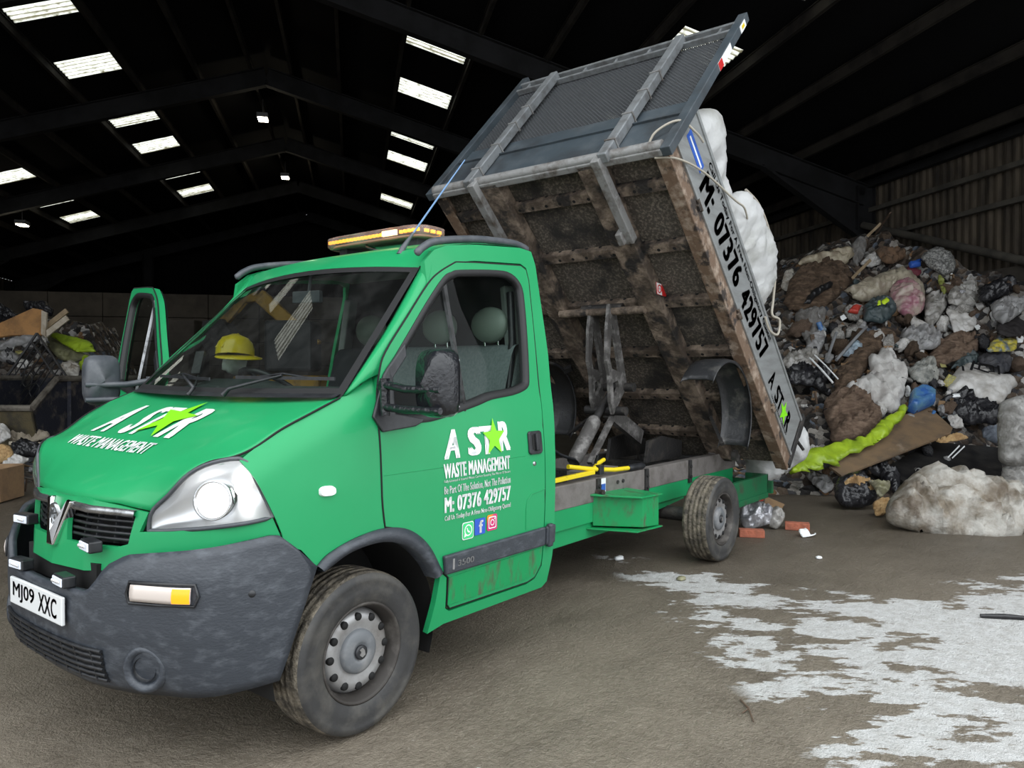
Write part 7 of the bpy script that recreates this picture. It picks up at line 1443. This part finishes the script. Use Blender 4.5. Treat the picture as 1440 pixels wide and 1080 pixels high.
(10, [-8.88, 0.91, 0.71], 0.041, [2.6, 0.07, 0.97], 'white carton right of the lime film'),
(13, [-8.73, 1.47, 0.29], 0.045, [1.85, 3.88, 2.54], 'white plastic tub left of the black panel'),
(8, [-8.07, 0.96, 0.17], 0.033, [2.45, 1.88, 1.35], 'small blue bottle above and right of the foam-filled sack'),
(5, [-8.31, 0.99, 0.35], 0.095, [1.28, 6.24, 3.52], 'tuft of brown insulation above and right of the foam-filled sack'),
(20, [-7.62, 0.36, 0.11], 0.039, [2.48, 1.88, 4.64], 'clear crumpled bag above and right of the silver foil bag'),
(17, [-4.01, -12.86, 2.11], 0.051, [1.03, 2.4, 2.03], 'charcoal rag left of the left lime sheet'),
(12, [-1.62, -7.22, 0.12], 0.055, [1.32, 4.79, 0.35], 'dark timber offcut below the left lime sheet'),
(15, [-3.67, -13.29, 1.91], 0.103, [0.33, 0.58, 1.58], 'yellow printed wrapper below the orange panel'),
(17, [-2.47, -9.5, 0.21], 0.094, [0.56, 3.59, 0.61], 'charcoal rag below the left lime sheet'),
(3, [-3.94, -12.94, 1.58], 0.051, [1.99, 5.15, 4.95], 'brown rag below and left of the left lime sheet'),
(15, [-1.59, -7.91, 0.12], 0.115, [0.04, 4.63, 2.63], 'yellow printed wrapper below and left of the left lime sheet'),
(11, [-2.32, -9.72, 0.12], 0.134, [4.47, 4.41, 2.49], 'pale timber offcut below the left lime sheet'),
(1, [-2.08, -9.01, 0.12], 0.076, [3.37, 5.27, 0.77], 'white crumpled bag below the left lime sheet'),
(4, [-4.18, -12.63, 1.65], 0.069, [4.09, 2.37, 5.04], 'grey rag below the left lime sheet'),
(20, [-3.96, -12.92, 2.13], 0.086, [2.37, 4.5, 2.72], 'clear crumpled bag below and right of the orange panel'),
(4, [-2.24, -9.01, 0.37], 0.051, [0.22, 4.39, 3.57], 'grey rag below the orange panel'),
(16, [-1.61, -7.51, 0.12], 0.056, [0.61, 4.92, 1.37], 'white paper scrap below the left lime sheet'),
(14, [-2.32, -9.01, 0.12], 0.065, [0.69, 2.25, 1.08], 'dented metal can below the left lime sheet'),
(0, [-3.77, -13.16, 2.04], 0.086, [5.92, 0.96, 2.45], 'grey crumpled bag below the orange panel'),
(16, [-3.6, -13.38, 1.99], 0.069, [3.36, 4.14, 5.77], 'white paper scrap below the orange panel'),
(4, [-1.6, -7.84, 0.12], 0.114, [1.47, 2.84, 2.33], 'grey rag left of the silver foil bag'),
(20, [-3.88, -13.02, 1.56], 0.06, [3.61, 5.82, 4.66], 'clear crumpled bag below and left of the left lime sheet'),
(20, [-3.89, -13.01, 1.84], 0.06, [0.88, 2.6, 0.9], 'clear crumpled bag below the orange panel'),
(2, [-3.56, -13.42, 1.84], 0.146, [0.19, 5.9, 5.64], 'small black bag below the orange panel'),
(3, [-1.85, -8.44, 0.12], 0.054, [4.41, 5.9, 6.13], 'brown rag below the left lime sheet'),
(18, [-3.48, -13.54, 1.93], 0.051, [2.6, 0.94, 1.17], 'dark teal rag below and left of the orange panel'),
(4, [-3.94, -12.94, 1.56], 0.077, [2.18, 0.09, 4.84], 'grey rag below and left of the left lime sheet')]

GROUPS = {}
seed = 0
for it in ITEMS:
    kind, name, label, cat, mat = it[:5]; seed += 1
    if kind == 'bar':
        p0, p1, wd, rnd = Vector(it[5]), Vector(it[6]), it[7], it[8]; w = MB()
        if rnd:
            md = p0.lerp(p1, .5) + Vector((0, 0, .01)); w.tube([p0, md, p1], wd * .5, 10)
        else: w.bar(p0, p1, wd, wd * .45, BK)
        o = w.build(name, M[mat], origin=p0.lerp(p1, .5), bevel=0 if rnd else .004)
    else:
        P = Vector(it[5]); a_, b_, n_ = axes(it[6]); poly = it[7]
        if kind == 'brd':
            w = MB(); w.prism(poly, lambda x, y: P + a_ * x + b_ * y - n_ * it[8] * .5, lambda x, y: P + a_ * x + b_ * y + n_ * it[8] * .5); o = w.build(name, M[mat], origin=P, bevel=.003)
        else:
            sz = max(max(q[0] for q in poly) - min(q[0] for q in poly), max(q[1] for q in poly) - min(q[1] for q in poly)); hard = mat in ('blue', 'redc', 'bluebottle')
            ol = [(q.x, q.y) for q in cr([(x, y, 0) for x, y in poly], 4, True)] if not hard else poly
            soft = not hard and mat not in ('mattress', 'bale'); th = min(it[8], sz * .36); thin = it[8] <= .06
            if soft: ol = [(x * (1 + .16 * noise.noise(Vector((x * 9, y * 9, seed)))), y * (1 + .16 * noise.noise(Vector((y * 9, x * 9, seed + 5))))) for x, y in ol]
            fo = (2.4, .5) if mat in ('whitecloth', 'greycloth') else (.9, 1.6) if mat == 'limefilm' else (1, 1)
            w = MB(); pillow(w, ol, lambda x, y, h: P + a_ * x + b_ * y + n_ * h, th * (.5 if thin else .8), it[10] or (max(th * 2.0, .08) if not hard else .05), it[9] * (1.25 if soft else 1), 1.6 / max(sz, .3) + 1.9, seed, max(sz / 30, .018), .7, fold=fo)
            o = w.build(name, M[mat], origin=P, fix=False); weld(o, .0015)
    tag(o, label, cat)
    if label.startswith('white plastic pack printed'):
        w = MB(); pk = lambda x, y: P + a_ * x + b_ * y + n_ * .185
        for (x0, y0, x1, y1, t) in ((-.17, .10, .16, -.02, .03), (-.12, .15, -.26, -.06, .035), (.18, .04, .10, -.16, .03), (-.20, -.01, -.03, -.12, .03), (-.06, .09, -.14, -.04, .028), (-.06, .09, .10, .03, .025), (.10, .03, .05, -.10, .025), (-.34, .03, -.38, -.08, .03), (-.02, -.09, .06, -.10, .02)):
            w.bar(pk(x0, y0), pk(x1, y1), t, .004, n_)
        w.build('printed_frames', M['ink'], o)
# small waste: one mesh per kind, then copies
def proto(i, name, mat, desc):
    w = MB()
    if name in ('plastic_bag', 'bin_liner'): w.blob((0, 0, 0), (1, .8, .62), i + 3, .5, 1.7, 3)
    elif name == 'insulation_wad': w.blob((0, 0, 0), (1.15, .8, .6), i + 9, .55, 2.6, 3)
    elif name in ('rag', 'paper_scrap'): pillow(w, [(q.x, q.y) for q in cr([(1.1 * math.cos(a) * (.7 + .5 * noise.noise(Vector((a, i, 0)))), .9 * math.sin(a) * (.75 + .5 * noise.noise(Vector((a * 1.3, i, 4)))), 0) for a in [2 * PI * k / 9 for k in range(9)]], 3, True)], lambda x, y, h: (x, y, h), .25 if name == 'rag' else .08, .5, .22 if name == 'rag' else .12, 1.6, i, .16, .5)
    elif name == 'bottle': w.lathe([(0, -1.3), (.36, -1.28), (.42, -1.2), (.40, -.6), (.42, -.5), (.38, -.4), (.42, -.3), (.42, .4), (.34, .7), (.15, .95), (.14, 1.05), (.17, 1.06), (.17, 1.2), (0, 1.22)], (0, 0, 0), (1, 0, .1), 14)
    elif name == 'can': w.lathe([(0, -.7), (.45, -.72), (.5, -.66), (.44, -.1), (.49, .3), (.47, .66), (.42, .72), (0, .68)], (0, 0, 0), (1, .2, .1), 14)
    elif name == 'tub': w.lathe([(0, -.5), (.55, -.5), (.72, .5), (.78, .5), (.78, .56), (.69, .56), (.5, -.42), (0, -.42)], (0, 0, 0), (.2, .1, 1), 18)
    elif name == 'timber_offcut': w.box((0, 0, 0), (3.0, .42, .22)); w.box((.9, .05, .12), (.3, .2, .06))
    elif name == 'pipe_offcut': w.lathe([(.22, -1.3), (.28, -1.3), (.28, 1.3), (.22, 1.3), (.22, -1.3)], (0, 0, 0), (1, 0, 0), 14)
    elif name == 'carton': w.prism([(-.8, -.5), (.75, -.55), (.8, .5), (.1, .56), (-.75, .5)], lambda x, y: (x, y, -.3), lambda x, y: (x * .96, y, .28)); w.prism([(-.75, .5), (.8, .5), (.7, .9), (-.6, .85)], lambda x, y: (x, y, .26), lambda x, y: (x, y, .30))
    elif name == 'food_pack': pillow(w, [(-1, -.6), (.9, -.7), (1.05, .6), (0, .7), (-1.05, .62)], lambda x, y, h: (x, y, h), .22, .5, .08, 1.4, i, .16, .6)
    else: w.prism([(-1.1, -.7), (.2, -.8), (1.0, -.6), (1.1, .6), (.1, .75), (-1.0, .7)], lambda x, y: (x, y, .25 * x * x * (1 if x > 0 else .1)), lambda x, y: (x, y, .25 * x * x * (1 if x > 0 else .1) + .06))
    o = w.build(name, M[mat], fix=name in ('timber_offcut', 'carton', 'cardboard', 'bottle', 'can', 'tub', 'pipe_offcut'))
    if name in ('rag', 'paper_scrap', 'food_pack'): weld(o, .01)
    return o
cats = {'plastic_bag': 'bag', 'bin_liner': 'bag', 'rag': 'cloth', 'insulation_wad': 'insulation', 'cardboard': 'cardboard', 'timber_offcut': 'timber', 'pipe_offcut': 'pipe', 'food_pack': 'wrapper', 'paper_scrap': 'paper'}
protos = {}
for (k, pos, s, rot, label) in FILL:
    name, mat, desc = KIND[k]
    if k not in protos: o = protos[k] = proto(k, name, mat, desc)
    else: o = protos[k].copy(); COL.objects.link(o)
    o.location = pos; o.scale = (s, s * (.8 + .4 * ((rot[0] * 7) % 1)), s); o.rotation_euler = (rot[0] if name not in ('rag', 'paper_scrap', 'cardboard') else -.5 + rot[0] * .15, rot[1] * .3, rot[2])
    tag(o, label, cats.get(name, name.replace('_', ' ')), desc + 's among the waste')
# cardboard box, bucket, bricks and chips on the floor
w = MB(); bo = Vector((-2.53, -6.92, 0)); Rb = RZ(.75)
c = Vector(SH(-4.14, 10.15, .21))
for off, d in (((0, 0, -.19), (.5, .36, .01)), ((-.25, 0, 0), (.01, .36, .38)), ((.25, 0, 0), (.01, .36, .38)), ((0, .18, 0), (.5, .01, .38)), ((0, -.18, 0), (.5, .01, .38))): w.box(c + Rb @ Vector(off), d, Rb)
for off, d, e in (((-.33, 0, .17), (.18, .35, .01), .3), ((.33, 0, .17), (.18, .35, .01), -.3)): w.box(c + Rb @ Vector(off), d, Rb @ Matrix.Rotation(-e, 3, 'Y'))
o = w.build('cardboard_box', M['cardboard'], origin=c - Vector((0, 0, .19))); tag(o, 'open brown cardboard box at the left edge in front of the waste', 'box')
w = MB(); p = Vector((-5.75, .42, 0)); w.lathe([(0, .005), (.12, .005), (.145, .24), (.155, .24), (.155, .26), (.14, .26), (.115, .02), (0, .02)], p, (0, 0, 1), 24); o = w.build('bucket', M['white'], origin=p); tag(o, 'small white plastic bucket behind the silver foil bag', 'bucket')
w = MB(); w.lathe([(.1425, .19), (.152, .19), (.155, .22), (.1475, .22)], p, (0, 0, 1), 24); w.build('red_band', M['redc'], o)
for (x, y, a, L, lb) in ((-4.83, .80, .95, .22, 'red brick on the floor right behind the rear wheel'), (-5.42, 1.03, .80, .22, 'red brick on the floor farther from the rear wheel, with torn paper in front')):
    w = MB(); w.box((x, y, .036), (.225, .105, .07), RZ(a + 1.1)); o = w.build('brick', M['brick'], origin=(x, y, 0), bevel=.006); tag(o, lb, 'brick', 'bricks behind the rear wheel')
w = MB(); w.tube([(-3.40, 2.80, .014), (-3.47, 2.92, .016), (-3.55, 3.08, .014)], [.012, .017, .010], 8); o = w.build('black_stick', M['black'], origin=(-3.47, 2.92, 0)); tag(o, 'short black stick lying on the white spill at the right edge', 'stick')
w = MB(); w.tube([(-1.30, 2.09, .006), (-1.22, 2.16, .012), (-1.12, 2.22, .005)], [.004, .005, .003], 6); w.tube([(-1.22, 2.16, .012), (-1.17, 2.15, .006)], .003, 5); o = w.build('twig', M['darkwood'], origin=(-1.2, 2.15, 0)); tag(o, 'thin dark twig on the damp floor below the white spill', 'twig')
for (x, y, s, mt, lb) in ((-3.30, .28, .035, 'white', 'white chip on the floor just in front of the rear wheel'), (-3.05, .95, .03, 'yellowgrey', 'small yellowish crumpled scrap on the floor at the edge of the white spill'), (-4.35, 1.55, .025, 'white', 'tiny white chip on the dark floor right of the rear wheel'), (-.05, 1.55, .018, 'white', 'tiny white chip on the damp floor right of the front wheel')):
    w = MB(); w.blob((x, y, s * .4), (s * 1.4, s, s * .5), int(abs(x) * 9), .4, 2, 2); o = w.build('debris_chip', M[mt], origin=(x, y, 0)); tag(o, lb, 'debris')
# ---------------------------------------------------------------- skip with an iron gate in it
A = SH(-4.75, 12.85, 0); Bv = SH(-4.05, 15.9, 0); dl = (Bv - A); dl.z = 0; Lk = dl.length; dl.normalize(); dw = Vector((-dl.y, dl.x, 0))
if dw.dot(EC) > 0: dw = -dw
sk0 = empty('skip', A.lerp(Bv, .5), 'dark scuffed open waste skip at the left with a lowered ochre front', 'skip')
SKP = lambda l, wd, z: A + dl * l + dw * wd + Vector((0, 0, z)); WD = 1.9
prof = [(0.25, .12), (0, .98), (.62, 1.42), (Lk, 1.42), (Lk - .4, .12)]
for wd, nm in ((0, 'side_wall'), (WD, 'side_wall')):
    w = MB(); w.prism(prof, lambda l, z: SKP(l, wd - .02 if wd else 0, z), lambda l, z: SKP(l, wd + .03, z)); w.build(nm, M['skip_dark'], sk0)
w = MB(); w.prism([(0, .98), (.25, .12), (.29, .12), (.04, .98)], lambda l, z: SKP(l, .0, z), lambda l, z: SKP(l, WD, z)); w.build('front_wall', M['skip_ochre'], sk0)
w = MB(); w.prism([(Lk, 1.42), (Lk - .4, .12), (Lk - .44, .12), (Lk - .05, 1.42)], lambda l, z: SKP(l, .0, z), lambda l, z: SKP(l, WD, z)); w.prism([(.25, .12), (Lk - .4, .12), (Lk - .4, .0), (.25, .0)], lambda l, z: SKP(l, 0, z), lambda l, z: SKP(l, WD, z)); w.build('skip_body', M['skip_dark'], sk0)
w = MB()
for wd in (.0, WD): w.tube([SKP(0, wd, .98), SKP(.62, wd, 1.42), SKP(Lk, wd, 1.42)], .05, 8, smooth=False)
w.tube([SKP(0, 0, .98), SKP(0, WD, .98)], .05, 8, smooth=False); w.build('rim', M['skip_rim'], sk0)
w = MB()
for l in (.9, 1.7, 2.4): w.bar(SKP(l, -.02, .2), SKP(l, -.02, 1.38), .06, .05)
w.build('side_ribs', M['skip_dark'], sk0)
g0, g1, g2 = Vector((-3.05, -12.9, 1.0)), Vector((-3.598, -12.255, 2.25)), Vector((-3.93, -11.82, 1.45))
gt = empty('iron_gate', (-3.4, -12.4, 1.0), 'black wrought iron gate panel tipped into the skip at the left', 'gate')
gv = (g1 - g0); gu = (g2 - g1); G = lambda a, b: g0 + gv * b + gu * a
w = MB()
for b in (0, .2, .88, 1): w.bar(G(0, b), G(1, b), .03, .03)
for a in (0, 1): w.bar(G(a, 0), G(a, 1), .035, .035)
w.build('gate_frame', M['black'], gt)
for i in range(1, 9):
    w = MB(); w.tube([G(i / 9, .0), G(i / 9, 1.0)], .012, 6); w.build('gate_bar', M['black'], gt)
w = MB()
for i in range(4):
    c0 = G(.14 + .24 * i, .55); w.tube([c0 + gv * .08 * math.sin(t) + gu * .11 * math.cos(t) for t in [2 * PI * k / 16 for k in range(17)]], .01, 5, caps=False)
w.build('gate_scrolls', M['black'], gt)
# ---------------------------------------------------------------- yellow material handler far behind, seen through the cab glass
dg = empty('excavator', (-9.9, -13.6, 0), 'yellow excavator in the dark behind the cab, seen through the windscreen', 'excavator')
w = MB()
for s in (-.9, .9):
    b0 = Vector((-9.6, -14.2, .4)) + RG * s
    w.tube([b0 - BK * 1.4 + Vector((0, 0, -.1)), b0 + BK * 1.4 + Vector((0, 0, -.1))], .28, 12); w.bar(b0 - BK * 1.4, b0 + BK * 1.4, .45, .7)
w.build('tracks', M['blackgrime'], dg)
w = MB(); w.box((-10.3, -13.9, 1.05), (2.4, 2.2, .8), RZ(.66)); w.build('body', M['digger'], dg, bevel=.08)
w = MB(); w.box(Vector((-10.0, -13.3, 2.2)), (1.1, 1.2, 1.3), RZ(.66)); w.build('cab', M['interior'], dg, bevel=.08)
w = MB(); a0, a1, a2 = Vector((-10.5, -13.0, 2.2)), Vector((-9.55, -14.15, 3.55)), Vector((-9.3, -14.45, 3.5)); w.bar(a0, a1, .30, .36); w.bar(a1, a2, .28, .34); w.build('boom', M['digger'], dg, bevel=.04)
w = MB(); w.bar(a2, Vector((-8.95, -14.85, 2.85)), .25, .28); w.tube([a1 + Vector((0, 0, .2)), Vector((-9.2, -14.6, 3.1))], .06, 8); w.build('stick_arm', M['digger'], dg, bevel=.03)
w = MB(); b0 = Vector((-8.95, -14.85, 2.4)); w.prism([(-.4, .45), (.1, .5), (.35, .1), (.2, -.35), (-.2, -.45), (-.45, -.1)], lambda a, b: b0 + RG * a - BK * .35 + Vector((0, 0, b)), lambda a, b: b0 + RG * a + BK * .35 + Vector((0, 0, b))); w.build('bucket', M['blackgrime'], dg)
for (x, y, z, d, lb) in ((-8.25, -15.75, 1.0, (.9, .8, 2.0), 'dim stacked concrete block behind the open cab door, nearer one'), (-9.4, -17.6, 1.5, (1.2, 1.0, 3.0), 'dim tall concrete block pier beyond the open cab door')):
    w = MB(); w.box((x, y, z * .5), (d[0], d[1], z), RZ(.66)); w.box((x, y, z * 1.5 + .01), (d[0] * .96, d[1] * .96, z), RZ(.7)); o = w.build('concrete_block', M['concrete'], origin=(x, y, 0), bevel=.03); tag(o, lb, 'block')
